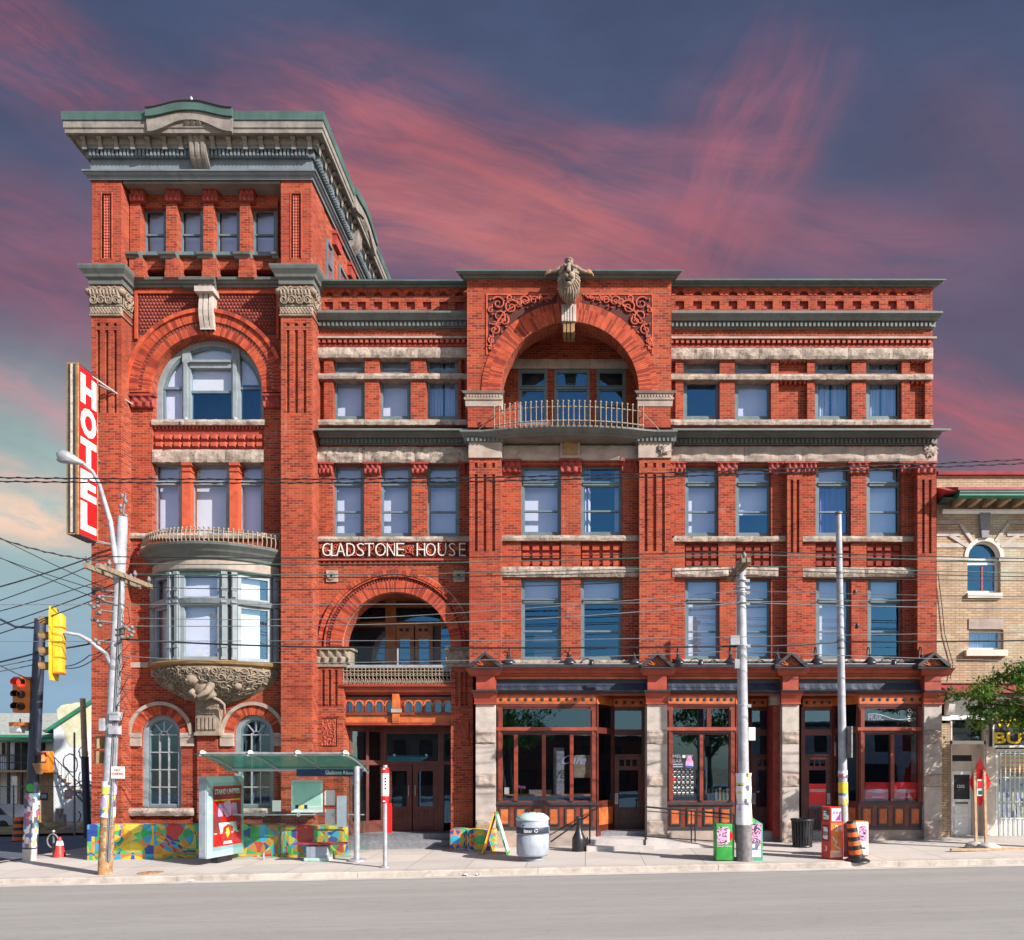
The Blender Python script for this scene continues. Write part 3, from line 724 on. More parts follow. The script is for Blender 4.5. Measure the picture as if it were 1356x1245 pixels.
for c0, c1 in ((241, 252), (304, 315.5)):
    p.pb(c0, c1, 612, 712, YA+.02, YA+.4, 'voussoir_brick_2'); p.pb(c0-1, c1+1, 612, 616, YA-.04, YA+.4, 'terracotta_light'); p.pb(c0-.6, c1+.6, 622, 624, YA-.01, YA+.4, 'terracotta_light')
part(p, 'window_pier')
for c0, c1, kd in ((203, 241, 'b'), (252, 304, 'w:.97'), (315, 350, 'b')): window(c0, c1, 613, 711, YA+.24, kd, 640, None, 'oriel_paint')
# ------------------------------------------------------------------ tower: band, capitals and the top storey
c = MB()
BAND = [(.04, 380.5), (.05, 377), (.12, 375), (.14, 372), (.20, 370), (.22, 366.5), (0, 366.5)]
c.prof(161, 372, BAND, YA, 'trim_paint')
for c0, c1 in ((252, 287), ): c.prof(c0, c1, [(a_+.24, r_) for a_, r_ in BAND[:-1]]+[(0, 366)], YA, 'trim_paint', ends=(.3, .3))
zb_, zt_ = Z(371, YT), Z(357, YT)
def ringprof(mb, x0, x1, y0, y1, pts, m):
    vs = []
    for a_, z in pts: vs += [(x0-a_, y0-a_, z), (x1+a_, y0-a_, z), (x1+a_, y1+a_, z), (x0-a_, y1+a_, z)]
    fs = [(4*i+j, 4*i+(j+1) % 4, 4*i+4+(j+1) % 4, 4*i+4+j) for i in range(len(pts)-1) for j in range(4)]
    mb.add(vs, fs, m)
for a_, b_ in ((lp0, lp1), (rp0, rp1)):
    ringprof(c, X(a_, YT), X(b_, YT), YT, YA+.3, [(0, zb_-.16), (.05, zb_-.15), (.06, zb_-.02), (.13, zb_+.03), (.15, zb_+.10), (.24, zb_+.22), (.27, zb_+.30), (.27, zb_+.34), (0, zb_+.36)], 'trim_paint')
part(c, 'tower_cornice')
for a_, b_ in ((lp0, lp1), (rp0, rp1)):
    q = MB(); x0, x1 = X(a_, YT), X(b_, YT); z0, z1 = Z(419, YT), Z(381, YT)
    q.box(x0-.06, x1+.06, YT-.06, YA+.1, z1-.05, z1, 'carved_stone'); q.box(x0-.03, x1+.03, YT-.03, YA, z0+.22, z1-.05, 'carved_stone')
    q.relief(x0-.03, x1+.03, z0+.36, z1-.05, YT-.03, .07, acanthus(4), 'carved_dark', 48, 20)
    q.relief(x0-.03, x1+.03, z0+.03, z0+.28, YT-.03, .05, lambda u, v: .3+.7*abs(math.sin(u*34+v*6)*math.sin(u*34-v*6)), 'carved_stone', 60, 10)
    q.box(x0-.05, x1+.05, YT-.06, YA, z0+.28, z0+.33, 'carved_stone'); q.box(x0-.04, x1+.04, YT-.05, YA, z0, z0+.035, 'carved_stone')
    for face in range(3):
        for i in range(4 if face == 0 else 2):
            for row in (0, 1):
                u_ = (i+.5)/(4 if face == 0 else 2); cz_ = z0+.44+.24*row; P = []; dsg = 1 if i % 2 else -1
                for k_ in range(18):
                    an = .3+dsg*k_*.62+row; rr = .125*(1-.8*k_/17); off_ = .06+.10*((cz_+rr*math.sin(an)-z0-.3)/.55)
                    if face == 0: P.append((x0+(x1-x0)*u_+rr*math.cos(an), YT-.03-off_*.9, cz_+rr*math.sin(an)))
                    else: P.append(((x0-.02-off_*.6) if face == 1 else (x1+.02+off_*.6), YT+.05+.42*u_+rr*math.cos(an), cz_+rr*math.sin(an)))
                q.tube(P, [.034*(1-.5*k_/17) for k_ in range(18)], 'carved_stone', 6)
    for j in range(9): xx = x0+(x1-x0)*(j+.5)/9; q.tube([(xx, YT-.06, z0+.36), (xx+.02, YT-.10, z0+.55), (xx, YT-.17, z0+.72), (xx, YT-.13, z0+.68)], [.03, .045, .035, .02], 'carved_stone', 6)
    for sx in (x0-.03, x1+.03): q.lathe([(0, -.09), (.06, -.09), (.12, -.02), (.13, .05), (.07, .09), (0, .09)], 'carved_stone', (sx, YT-.05, z1-.18), 10)
    part(q, 'stone_capital')
u = MB(); ut, ub = 238, 357
zu0, zu1 = Z(ub, YT), Z(ut, YT)-.0
for a_, b_ in ((122, 161), (372, 412.5)):
    ph = ((a_+b_)/2-6.5, (a_+b_)/2+6.5, 256, 342)
    u.pwall(a_, b_, ut, ub, YT, YT+.1, [ph], 'red_brick'); u.box(X(a_, YT), X(b_, YT), YT+.1, YA+.6, zu0, zu1, 'red_brick', skip='f')
    x0, x1, z0, z1 = X(ph[0], YT), X(ph[1], YT), Z(342, YT), Z(256, YT)
    for i in range(4):
        for j in range(22):
            zc = z0+(z1-z0)*(j+.5)/22; xc = x0+(x1-x0)*(i+.5)/4
            u.obox((xc, YT+.075, zc), (.028, .03, .035), 'terracotta_light', Matrix.Rotation(.78, 3, 'Z'))
    u.box(x0-.03, x0, YT-.02, YT+.1, z0-.03, z1+.03, 'terracotta_light'); u.box(x1, x1+.03, YT-.02, YT+.1, z0-.03, z1+.03, 'terracotta_light')
TW = ((189, 221), (237, 269.5), (285, 318), (333.5, 367))
yq = YA+.0
u.pwall(161, 372, 245, 357, yq, yq+.3, [(a_, b_, 275, 338) for a_, b_ in TW], 'red_brick')
u.box(X(122, YT), X(122, YT)+.3, YA+.6, TYB-.3, zu0, zu1, 'red_brick'); ux1 = X(412.5, YT)
# east face: piers, windows between them
u.box(ux1-.3, ux1-.02, YA+.6, TYB-.3, zu0, zu1-.0, 'red_brick')
for yy in (1.4, 3.0, 4.6): u.box(ux1-.3, ux1+.0, yy, yy+.5, zu0, zu1, 'red_brick')
u.box(ux1-.3, ux1, 6.2, TYB, zu0, zu1, 'red_brick')
part(u, 'tower_wall')
for y0, y1 in ((.75, 1.3), (2.0, 2.9), (3.6, 4.5), (5.2, 6.1)):
    q = MB(); q.box(ux1-.06, ux1-.01, y0, y1, Z(338, YT), Z(275, YT), 'window_glass'); ww = part(q, 'window')
    f = MB()
    for e0, e1, h0, h1 in ((y0, y0+.07, 0, 1), (y1-.07, y1, 0, 1), (y0+.07, y1-.07, 0, .05), (y0+.07, y1-.07, .95, 1), (y0+.07, y1-.07, .48, .52)):
        zz = lambda t_: Z(338, YT)+(Z(275, YT)-Z(338, YT))*t_
        f.box(ux1-.02, ux1+.04, e0, e1, zz(h0), zz(h1), 'frame_paint')
    part(f, 'frame', ww)
for y0 in (1.4, 3.0, 4.6):
    q = MB(); q.box(ux1-.02, ux1+.12, y0-.03, y0+.53, Z(266, YT), Z(247, YT), 'terracotta'); q.box(ux1-.02, ux1+.16, y0-.06, y0+.56, Z(251, YT), Z(246.5, YT), 'terracotta'); part(q, 'capital')
for a_, b_ in TW: window(a_, b_, 275, 338, yq+.14, 'b', None, 311)
for a_, b_ in ((171, 189.5), (219, 238), (268, 286.5), (316.5, 335), (366, 372)):
    q = MB(); q.pb(a_+1, b_-4, 262, 334, yq-.13, yq+.02, 'red_brick'); q.pb(a_, b_, 342, 366, yq-.24, yq+.02, 'red_brick')
    if b_-a_ > 10: q.pb((a_+b_)/2-2.5, (a_+b_)/2+2.5, 345, 353, yq-.247, yq-.24, 'terracotta'); q.pb(a_-1, b_+1, 358, 367, yq-.27, yq+.02, 'red_brick')
    part(q, 'pilaster')
    if b_-a_ > 10: capital(a_-1, b_+1, 247, 265, yq-.24, yq, 'terracotta', 3)
    q = MB(); q.prof(a_-1.5, b_+1.5, [(.24, 342), (.27, 339), (.34, 336), (.36, 333), (0, 333)], yq, 'trim_paint'); part(q, 'pilaster_base')
q = MB()
for (a_, b_) in TW: q.prof(a_, b_, [(.02, 341), (.10, 339), (.12, 337.5), (0, 337.5)], yq, 'trim_paint')
part(q, 'window_sill')
# entablature
en = MB(); ex0, ex1, ey0, ey1 = X(122, YT), X(412.5, YT), YT, TYB
def ze(r, pr): return Z(r, YT-pr)
PR = [(0, 239), (.06, 238), (.07, 234), (.13, 231), (.15, 228), (.20, 226), (.20, 224), (.03, 224), (.03, 210), (.10, 209), (.12, 207), (.12, 197.5), (.20, 197), (.24, 193), (.28, 191.5)]
ringprof(en, ex0, ex1, ey0, ey1, [(a_, ze(r_, a_)) for a_, r_ in PR], 'trim_paint_blue')
OV = .50
zso = ze(191.5, .28); zf0, zf1 = Z(176, YT-OV), Z(161.5, YT-OV)
ringprof(en, ex0, ex1, ey0, ey1, [(.28, zso), (.30, zf0+.02), (OV-.05, zf0+.02)], 'soffit_paint')
fa = MB(); ringprof(fa, ex0, ex1, ey0, ey1, [(OV-.06, zf0), (OV, zf0), (OV, zf0+.12), (OV+.03, zf0+.14), (OV+.03, zf1), (OV-.02, zf1)], 'weathered_fascia'); part(fa, 'fascia')
dn = en
zd0, zd1 = ze(207, .16), ze(199, .16)
n = int((ex1-ex0)/.115)
for i in range(n): xx = ex0+(ex1-ex0)*(i+.5)/n; dn.box(xx-.03, xx+.03, ey0-.2, ey0-.1, zd0, zd1, 'trim_paint_blue')
n2 = int((ey1-ey0)/.115)
for i in range(n2): yy = ey0+(ey1-ey0)*(i+.5)/n2; dn.box(ex1+.1, ex1+.2, yy-.03, yy+.03, zd0, zd1, 'trim_paint_blue')
part(en, 'entablature')
md = MB(); n = 15
for i in range(n):
    xx = ex0-.3+(ex1-ex0+.6)*(i+.5)/n
    md = MB(); md.prism([(ey0-.27, zso+.02), (ey0-OV+.1, zf0+.07), (ey0-OV+.1, zf0-.05), (ey0-OV+.2, zf0-.09), (ey0-.27, zso-.13)], 'x', xx-.075, xx+.075, 'weathered_fascia'); part(md, 'modillion')
for i in range(16):
    yy = ey0-.3+(ey1-ey0+.6)*(i+.5)/16
    md = MB(); md.prism([(ex1+.27, zso+.02), (ex1+OV-.1, zf0+.07), (ex1+OV-.1, zf0-.05), (ex1+OV-.2, zf0-.09), (ex1+.27, zso-.13)], 'y', yy-.075, yy+.075, 'weathered_fascia'); part(md, 'modillion')
None
rf = MB(); zr = Z(149.5, YT-OV)
ringprof(rf, ex0, ex1, ey0, ey1, [(OV-.02, zf1), (OV+.04, zf1), (OV+.06, zf1+.02), (OV+.07, zr), (OV-.1, zr+.02)], 'copper_green'); rf.box(ex0-OV+.1, ex1+OV-.1, ey0-OV+.1, ey1+OV-.1, zr-.06, zr+.015, 'roofing'); part(rf, 'roof')
# bowed hood over the middle of the eaves, front and east side
def hood(cx, cy, fr, hw, side):
    h = MB(); n = 18; rise = .21; pts = []
    def shape(t, up):                                      # t -1..1 : eared arch
        e = abs(t)
        return up*(.5+.5*math.cos(PI*min(1, max(0, (e-.08)/.92))))
    T = [-1+2*i/n for i in range(n+1)]
    top = [(cx+hw*t, zr+.02+shape(t, rise)) for t in T]; cu = [(cx+hw*t, zf1+.05+shape(t, rise-.02)) for t in T]; lo = [(cx+hw*.97*t, zf0-.03+shape(t, rise+.14)) for t in T]
    for i in range(n):
        h.prism([cu[i], top[i], top[i+1], cu[i+1]], side, fr-.16*(1 if side == 'y' else -1), fr+.12*(1 if side == 'y' else -1), 'copper_green')
        h.prism([lo[i], (cu[i][0], cu[i][1]-.01), (cu[i+1][0], cu[i+1][1]-.01), lo[i+1]], side, fr-.10*(1 if side == 'y' else -1), fr+.02*(1 if side == 'y' else -1), 'weathered_fascia')
        if side == 'y': h.add([(top[i][0], fr-.2, top[i][1]), (top[i+1][0], fr-.2, top[i+1][1]), (top[i+1][0], fr+1.5, zr), (top[i][0], fr+1.5, zr)], [(0, 1, 2, 3)], 'roofing')
    part(h, 'eaves_hood')
hood(X(253, YT-OV), 0, YT-OV, 1.30, 'y'); hood(3.2, 0, ex1+OV, 1.3, 'x')
br = MB(); bx = X(257, YT-.5)
P = []
for j in range(15):
    t_ = j/14; P.append((YT-OV-.12+.62*t_**1.2+.09*math.sin(t_*6.2), Z(164, YT-OV)+(Z(225, YT-.1)-Z(164, YT-OV))*t_))
for dx_, wd, of in ((0, .52, .03), (-.17, .1, 0), (0, .1, 0), (.17, .1, 0)): br.prism([(YT-.02, P[0][1])]+[(a_+of, z_) for a_, z_ in P]+[(YT-.02, P[-1][1])], 'x', bx+dx_-wd/2, bx+dx_+wd/2, 'weathered_fascia')
part(br, 'scroll_bracket')
br = MB(); by = 3.2
br.prism([(ex1+.02, P[0][1])]+[(ex1+(YT-a_), z_) for a_, z_ in P]+[(ex1+.02, P[-1][1])], 'y', by-.26, by+.26, 'weathered_fascia'); part(br, 'scroll_bracket')
ls = MB(); ls.lathe([(.09, 0), (.09, .06), (.03, .09), (.03, .16), (.055, .2), (.0, .3)], 'galvanised', (X(251, YT-OV), YT-OV+.1, zr+.3), 10); part(ls, 'roof_finial')
so_ = MB(); so_.box(ex0+.95, ex1-.97, YT+.01, YA+.3, Z(243, YT), Z(239, YT), 'soffit_paint'); part(so_, 'soffit')
# ------------------------------------------------------------------ tower: bow window
OCX, OHW, OPR = X(275, YA-.5), 1.98, 1.02                    # centre, half width, how far it stands out
Rb = (OHW**2+OPR**2)/(2*OPR); OCY = YA-OPR+Rb; TH = math.asin(OHW/Rb)
def bow(mb, pts, m, n=22, a0=-1, a1=1, hard=None):
    """moulding turned round the bow: pts = (extra projection, z)"""
    vs = []
    for e, z in pts:
        for i in range(n+1):
            th = TH*(a0+(a1-a0)*i/n)*(1+e*.16); vs.append((OCX+(Rb+e)*math.sin(th), min(OCY-(Rb+e)*math.cos(th), YA+.01), z))
    k_ = n+1
    mb.add(vs, [(i*k_+j, i*k_+j+1, (i+1)*k_+j+1, (i+1)*k_+j) for i in range(len(pts)-1) for j in range(n)], m, False)
def zo(r, e=0): return Z(r, YA-OPR-e)
o_ = MB()
bow(o_, [(-.1, zo(756)), (.02, zo(756)), (.06, zo(754)), (.06, zo(752.5)), (.0, zo(752)), (.0, zo(741)), (.06, zo(739)), (.09, zo(736)), (.20, zo(731.5)), (.24, zo(729)), (.36, zo(724)), (.38, zo(721)), (.36, zo(720.5)), (-.4, zo(720)), (-1.2, zo(720))], 'trim_paint')
part(o_, 'bow_cornice')
o_ = MB(); bow(o_, [(.0, zo(752.4)), (.012, zo(752.3)), (.012, zo(741.2)), (.0, zo(741))], 'smooth_stone'); part(o_, 'bow_frieze')
o_ = MB(); bow(o_, [(-.2, zo(874)), (.10, zo(874)), (.14, zo(876)), (.12, zo(879)), (.02, zo(882)), (-.2, zo(882))], 'bronze_edge'); part(o_, 'bow_sill')
# posts and sashes of the bow
th_posts = [-1.0, -.94, -.42, -.30, .30, .42, .94, 1.0]
def bp(t, e=0): th = TH*t; return Vector((OCX+(Rb+e)*math.sin(th), OCY-(Rb+e)*math.cos(th), 0))
zb0, zb1, zbt = zo(874)+.0, zo(756), zo(795)
o_ = MB()
for t in (-.965, -.43, -.31, .31, .43, .965):
    c_ = bp(t, -.06); rot = Matrix.Rotation(TH*t, 3, 'Z')
    o_.obox((c_.x, c_.y, (zb0+zb1)/2), (.085, .09, (zb1-zb0)/2), 'oriel_paint', rot)
    c2 = bp(t, .05); o_.obox((c2.x, c2.y, (zb0+zbt)/2), (.05, .03, (zbt-zb0)/2-.1), 'oriel_paint', rot); o_.obox((c2.x, c2.y, (zb1+zbt)/2), (.05, .03, (zb1-zbt)/2-.12), 'oriel_paint', rot)
    for zz in (zb0+.06, zb0+.42, zbt-.02, zb1-.05, zbt+.36): o_.obox((c2.x, c2.y, zz), (.075, .05, .04), 'oriel_paint', rot)
for t in (-.37, .37):
    c_ = bp(t, -.13); o_.obox((c_.x, c_.y, (zb0+zb1)/2), (.08, .04, (zb1-zb0)/2), 'dark_trim', Matrix.Rotation(TH*t, 3, 'Z'))
bow(o_, [(-.1, zbt-.08), (.03, zbt-.08), (.08, zbt+.02), (.10, zbt+.06), (-.1, zbt+.07)], 'oriel_paint')
part(o_, 'bow_posts')
for (t0, t1), kd in (((-.90, -.47), 'blind'), ((-.27, .27), 'blind'), ((.47, .90), 'blind_white')):
    P0, P1 = bp(t0, -.10), bp(t1, -.10); dv = (P1-P0); L_ = dv.length; dv.normalize(); nr = Vector((dv.y, -dv.x, 0)); rot = Matrix(((dv.x, -nr.x, 0), (dv.y, -nr.y, 0), (0, 0, 1)))
    md_ = (P0+P1)/2
    q = MB(); q.obox((md_.x, md_.y, (zb0+zb1)/2), (L_/2, .004, (zb1-zb0)/2), 'window_glass', rot); ww = part(q, 'window')
    f = MB(); c0 = md_+nr*.02
    for s_ in (-1, 1):
        e_ = c0+dv*s_*(L_/2-.04); f.obox((e_.x, e_.y, (zb0+zb1)/2), (.05, .05, (zb1-zb0)/2), 'oriel_paint', rot)
    for zz, hh in ((zb0+.06, .06), (zbt-.12, .05), (zbt+.10, .045), (zb1-.06, .06)): f.obox((c0.x, c0.y, zz), (L_/2-.09, .045, hh), 'oriel_paint', rot)
    part(f, 'frame', ww)
    q = MB(); e_ = md_-nr*.16; wd = L_/2 if kd == 'blind' else L_*.36; e_ = e_-dv*(L_/2-wd); q.obox((e_.x, e_.y, (zb0+zb1)/2), (wd, .008, (zb1-zb0)/2), kd, rot); part(q, 'blind', ww)
# carved bowl under the bow
o_ = MB(); vs = []; nb, na = 26, 64
for i in range(nb+1):
    v = i/nb; z = zo(882)+(Z(934, YA)-zo(882))*v; k_ = math.cos(v*PI/2)**.75 if v < 1 else 0
    for j in range(na+1):
        t = -1+2*j/na; hw = OHW*(1.0*k_+.12*v); pr = OPR*(.98*k_+.10); xx = OCX+hw*t; bulge = 1-abs(t)**2.2
        orn = .03*noise.noise((t*14, v*10, 5))
        vs.append((xx, YA+.01-(pr*bulge+orn*min(1, bulge*4)), z))
k_ = na+1
o_.add(vs, [(i*k_+j, i*k_+j+1, (i+1)*k_+j+1, (i+1)*k_+j) for i in range(nb) for j in range(na)], 'carved_dark', True)
def bowlpt(t, v):
    i = clampf(v, 0, .999)*nb; j = (clampf(t, -1, .999)+1)/2*na; a_ = vs[int(i)*k_+int(j)]; b_ = vs[min(nb, int(i)+1)*k_+min(na, int(j)+1)]; f_ = (i-int(i)+j-int(j))/2
    return Vector(a_).lerp(Vector(b_), f_)+Vector((0, -.035, 0))
rb = random.Random(4)
for row, v_ in enumerate((.13, .30, .47, .64, .80)):
    n_ = (15, 14, 12, 9, 6)[row]; half = math.cos(v_*PI/2)**.75*.0+.93
    for i in range(n_):
        t_ = -half+2*half*(i+.5)/n_; r_ = .085*rb.uniform(.85, 1.15); a0 = rb.uniform(0, 6); d_ = rb.choice((-1, 1)); P = []
        for q_ in range(15):
            rr = r_*(1-.8*q_/14); an = a0+d_*q_*.62; P.append(bowlpt(t_+rr*math.cos(an)*.75/(.35+.65*math.cos(v_*PI/2)), v_+rr*math.sin(an)*1.05))
        o_.tube(P, [.03*(1-.5*q_/14) for q_ in range(15)], 'carved_stone', 5)
        for q_ in range(3): an = a0+q_*2; p0 = bowlpt(t_+r_*math.cos(an)*.8, v_+r_*math.sin(an)); o_.tube([p0, bowlpt(t_+r_*1.4*math.cos(an+.4)*.8, v_+r_*1.4*math.sin(an+.4)), bowlpt(t_+r_*1.9*math.cos(an+.7)*.8, v_+r_*1.9*math.sin(an+.7))], [.015, .03, .008], 'carved_stone', 5)
for t_ in (-.62, .62): c_ = bowlpt(t_, .5); o_.ball((c_.x, c_.y-.02, c_.z), .12, 'carved_stone', 8)
part(o_, 'carved_bowl')
st = MB(); st.pb(200, 352, 882, 897, YA-.04, YA+.02, 'smooth_stone'); st.pb(224, 317, 897.2, 913, YA-.04, YA+.02, 'smooth_stone'); st.pb(244, 305, 913.2, 927, YA-.04, YA+.02, 'smooth_stone'); st.pb(168, 200, 877, 884, YA-.03, YA+.02, 'smooth_stone'); st.pb(352, 372, 877, 884, YA-.03, YA+.02, 'smooth_stone'); part(st, 'stone_course')
gq = MB(); gx, gy, gz = X(264, YA-.8), YA-.78, Z(905, YA-.8)      # crouching beast
gq.ball((gx+.12, gy+.12, gz-.12), .36, 'carved_stone', 12, (1, .8, 1.15), lambda d: 1+.10*math.sin(d.x*9+d.z*14)); gq.ball((gx-.12, gy-.12, gz+.14), .23, 'carved_stone', 12, (1, 1, .95), lambda d: 1+.14*math.sin(d.x*13)*math.sin(d.z*11)+.16*max(0, -d.y)*max(0, -d.z))
gq.tube([(gx+.3, gy+.2, gz+.28), (gx+.42, gy-.05, gz+.05), (gx+.34, gy-.18, gz-.25), (gx+.05, gy-.2, gz-.42)], [.09, .13, .11, .05], 'carved_stone', 8)
gq.tube([(gx-.1, gy+.1, gz-.1), (gx-.2, gy-.12, gz-.3), (gx-.02, gy-.2, gz-.42)], [.11, .09, .05], 'carved_stone', 8)
gq.tube([(gx+.3, gy+.1, gz-.4), (gx+.5, gy+.2, gz-.5), (gx+.6, gy+.3, gz-.62), (gx+.58, gy+.4, gz-.9)], [.05, .045, .04, .03], 'carved_stone', 8)
for s_ in (-1, 1): gq.ball((gx-.12+s_*.17, gy-.1, gz+.32), .07, 'carved_stone', 6)
gq.ball((gx-.22, gy-.20, gz+.06), .12, 'carved_stone', 8); gq.ball((gx-.24, gy-.31, gz+.07), .045, 'carved_dark', 6)
for s_ in (-1, 1): gq.ball((gx-.16+s_*.09, gy-.2, gz+.2), .04, 'carved_dark', 6)
part(gq, 'stone_beast')
pl = MB(); x0, x1 = X(258, YA-.3), X(289, YA-.3)
pl.box(x0, x1, YA-.26, YA, Z(972, YA-.3), Z(924, YA-.3), 'carved_stone'); pl.relief(x0, x1, Z(946, YA-.3), Z(926, YA-.3), YA-.265, .06, leafy(3), 'carved_stone', 30, 20, .01)
for i in range(5): pl.box(x0+.06+(x1-x0-.12)*(i+.2)/5, x0+.06+(x1-x0-.12)*(i+.8)/5, YA-.31, YA-.26, Z(966, YA-.3), Z(949, YA-.3), 'carved_stone')
pl.box(x0-.03, x1+.03, YA-.3, YA, Z(974, YA-.3), Z(970, YA-.3), 'carved_stone'); part(pl, 'corbel')
pb_ = MB(); pb_.pb(261, 287, 974, 1180, YA-.14, YA, 'red_brick'); part(pb_, 'pilaster')
# iron cresting on the bow
rl = MB(); n = 40
def rp(t, z, e=.22): th = TH*1.05*t; return (OCX+(Rb+e)*math.sin(th), min(OCY-(Rb+e)*math.cos(th), YA-.02), z)
zr0 = zo(720, .3)
for zz in (zr0+.10, zr0+.42): rl.tube([rp(-1+2*i/n, zz) for i in range(n+1)], .022, 'rusty_iron', 6)
for i in range(n+1):
    a_ = rp(-1+2*i/n, zr0); b_ = rp(-1+2*i/n, zr0+.50, .24); m_ = rp(-1+2*i/n, zr0+.26, .30)
    rl.tube([a_, m_, b_], .019, 'rusty_iron', 5); rl.ball(b_, .036, 'rusty_iron', 5)
part(rl, 'iron_railing')
# sill under the triple window, above the bow
s = MB(); s.prough(166, 371, 706, 713, YA-.08, YA+.4, 'rough_stone', 4, .05, 11); part(s, 'window_sill')
# ------------------------------------------------------------------ tower: ground floor arched windows
for c in GW:
    yq = YA+.12; g = MB(); rr = gwr-.02
    P = [(c+rr*math.cos(PI*i/24), zg+rr*math.sin(PI*i/24)) for i in range(25)]+[(c-rr, zgb+.02), (c+rr, zgb+.02)]
    g.prism(P, 'y', yq+.05, yq+.056, 'shop_glass'); ww = part(g, 'window')
    f = MB(); f.hoop(c, zg, gwr-.14, gwr, yq-.04, yq+.1, 'oriel_paint', n=20); f.hoop(c, zg, gwr-.19, gwr-.14, yq+.0, yq+.1, 'frame_paint', n=20)
    for s_ in (-1, 1): f.box(c+s_*gwr, c+s_*(gwr-.14), yq-.04, yq+.1, zgb, zg, 'oriel_paint'); f.box(c+s_*(gwr-.19), c+s_*(gwr-.14), yq, yq+.1, zgb, zg, 'frame_paint')
    f.box(c-gwr+.19, c+gwr-.19, yq, yq+.1, zgb, zgb+.1, 'frame_paint')
    iw = gwr-.19
    for x_ in (-iw/3, iw/3): f.box(c+x_-.018, c+x_+.018, yq+.02, yq+.09, zgb+.1, zg+.05, 'galvanised')
    for i in range(5): zz = zgb+.1+(zg-zgb-.1)*i/4; f.box(c-iw, c+iw, yq+.022, yq+.088, zz-.018, zz+.018, 'galvanised')
    for a_ in (.28, .5, .72):
        a_ *= PI; dirv = Vector((math.cos(a_), 0, math.sin(a_))); c_ = Vector((c, yq+.055, zg))+dirv*(iw*.62)
        f.obox(c_, (.016, .03, iw*.38), 'galvanised', Matrix.Rotation(PI/2-a_, 3, 'Y'))
    f.hoop(c, zg, iw*.24, iw*.30, yq+.02, yq+.09, 'galvanised', n=12)
    part(f, 'frame', ww)
    a = MB(); a.ring(c, zg, gwr+.0, gwr+.30, YA-.05, YA+.01, V, 34, gap=.12); a.hoop(c, zg, gwr, gwr+.3, YA-.015, YA+.01, 'mortar', n=20); part(a, 'arch_ring')
    h = MB(); h.hoop(c, zg, gwr+.30, gwr+.41, YA-.13, YA+.01, 'smooth_stone', n=26); part(h, 'hood_mould')
    for s_ in (-1, 1):
        q = MB(); a0, a1 = sorted((c+s_*(gwr+.0), c+s_*(gwr+.42))); q.rough(a0, a1, YA-.10, YA, zg-.09, zg+.06, 'smooth_stone', .03); q.box(a0, a1, YA-.08, YA, zg-.36, zg-.1, 'smooth_stone'); part(q, 'impost')
    s = MB(); x0_, x1_ = c-gwr-.42, c+gwr+.42; s.rough(x0_, x1_, YA-.12, YA+.1, zgb-.24, zgb, 'rough_stone', .07, .09, c); part(s, 'window_sill')
# rooms behind the openings
core = MB()
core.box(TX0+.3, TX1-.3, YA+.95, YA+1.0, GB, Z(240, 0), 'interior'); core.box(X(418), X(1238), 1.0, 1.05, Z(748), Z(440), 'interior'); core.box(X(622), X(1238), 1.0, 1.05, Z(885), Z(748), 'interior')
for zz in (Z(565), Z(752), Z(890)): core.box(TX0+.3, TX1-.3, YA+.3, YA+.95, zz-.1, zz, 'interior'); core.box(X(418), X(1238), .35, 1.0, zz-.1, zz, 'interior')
part(core, 'interior_wall')
# ------------------------------------------------------------------ west bay (between tower and centre block)
BX0, BX1 = 411, 624
ROOFZ = Z(372)
HX1 = X(1240, YP)
b = MB()
LW4 = ((441, 483), (502, 544), (564, 607)); LW3 = ((440.5, 482), (503, 545), (565, 608))
b.pwall(BX0, BX1, 435, 565, YL, YL+.3, [(a, c, 474.5, 494) for a, c in LW4]+[(a, c, 501, 556) for a, c in LW4]+[(420.5, 429, 475, 494), (420.5, 429, 501, 556), (611, 616, 475, 556)], 'red_brick')
b.box(X(BX0), X(BX1), YL+.2, YL+.3, Z(556), Z(475), 'red_brick') if False else None
for s0, s1 in ((420, 430), (610.5, 617)): b.pb(s0, s1, 474, 557, YL+.16, YL+.3, 'red_brick')
b.pwall(BX0, BX1, 590, 747, YL, YL+.3, [(a, c, 614, 711) for a, c in LW3], 'red_brick')
LCX, LR, LZS = X(526, YL), 71.5/S(YL), Z(857, YL)
b.archwall(X(BX0), X(BX1), LZS, Z(747), LCX, LR, YL, YL+.55, 'red_brick')
# parapet: row of little round heads over square pockets
def parapet(mb, px0, px1, first, step, n, ytop, rows, y, pw=11.5):
    a0, a1, s0, s1, bot = rows
    x0, x1 = X(px0, y), X(px1, y); zb, zt = Z(bot, y), Z(ytop, y); zs0, zs1 = Z(s1, y), Z(s0, y); za = Z(a1, y)
    hs = [(X(first+step*i, y), X(first+step*i+pw, y)) for i in range(n)]
    mb.wall(x0, x1, zb, za, y, y+.1, [(l, r_, zs0, zs1) for l, r_ in hs], 'red_brick')
    ed = [x0]+[(hs[i][1]+hs[i+1][0])/2 for i in range(n-1)]+[x1]
    for i, (l, r_) in enumerate(hs): mb.archwall(ed[i], ed[i+1], za, zt, (l+r_)/2, (r_-l)/2, y, y+.1, 'red_brick', 10)
    mb.box(x0, x1, y+.1, y+.4, zb, zt, 'red_brick', skip='f'); mb.box(x0, x1, y+.1, y+.12, zb, zt, 'terracotta')
    for l, r_ in hs:
        mb.ring((l+r_)/2, za, (r_-l)/2+.01, (r_-l)/2+.12, y-.012, y, ['voussoir_brick_1', 'voussoir_brick_0', 'voussoir_brick_0'], 9, gap=.14)
parapet(b, BX0, BX1, 429.5, 21.7, 9, 380, (387, 392.5, 399.5, 410, 413), YL)
part(b, 'bay_wall')
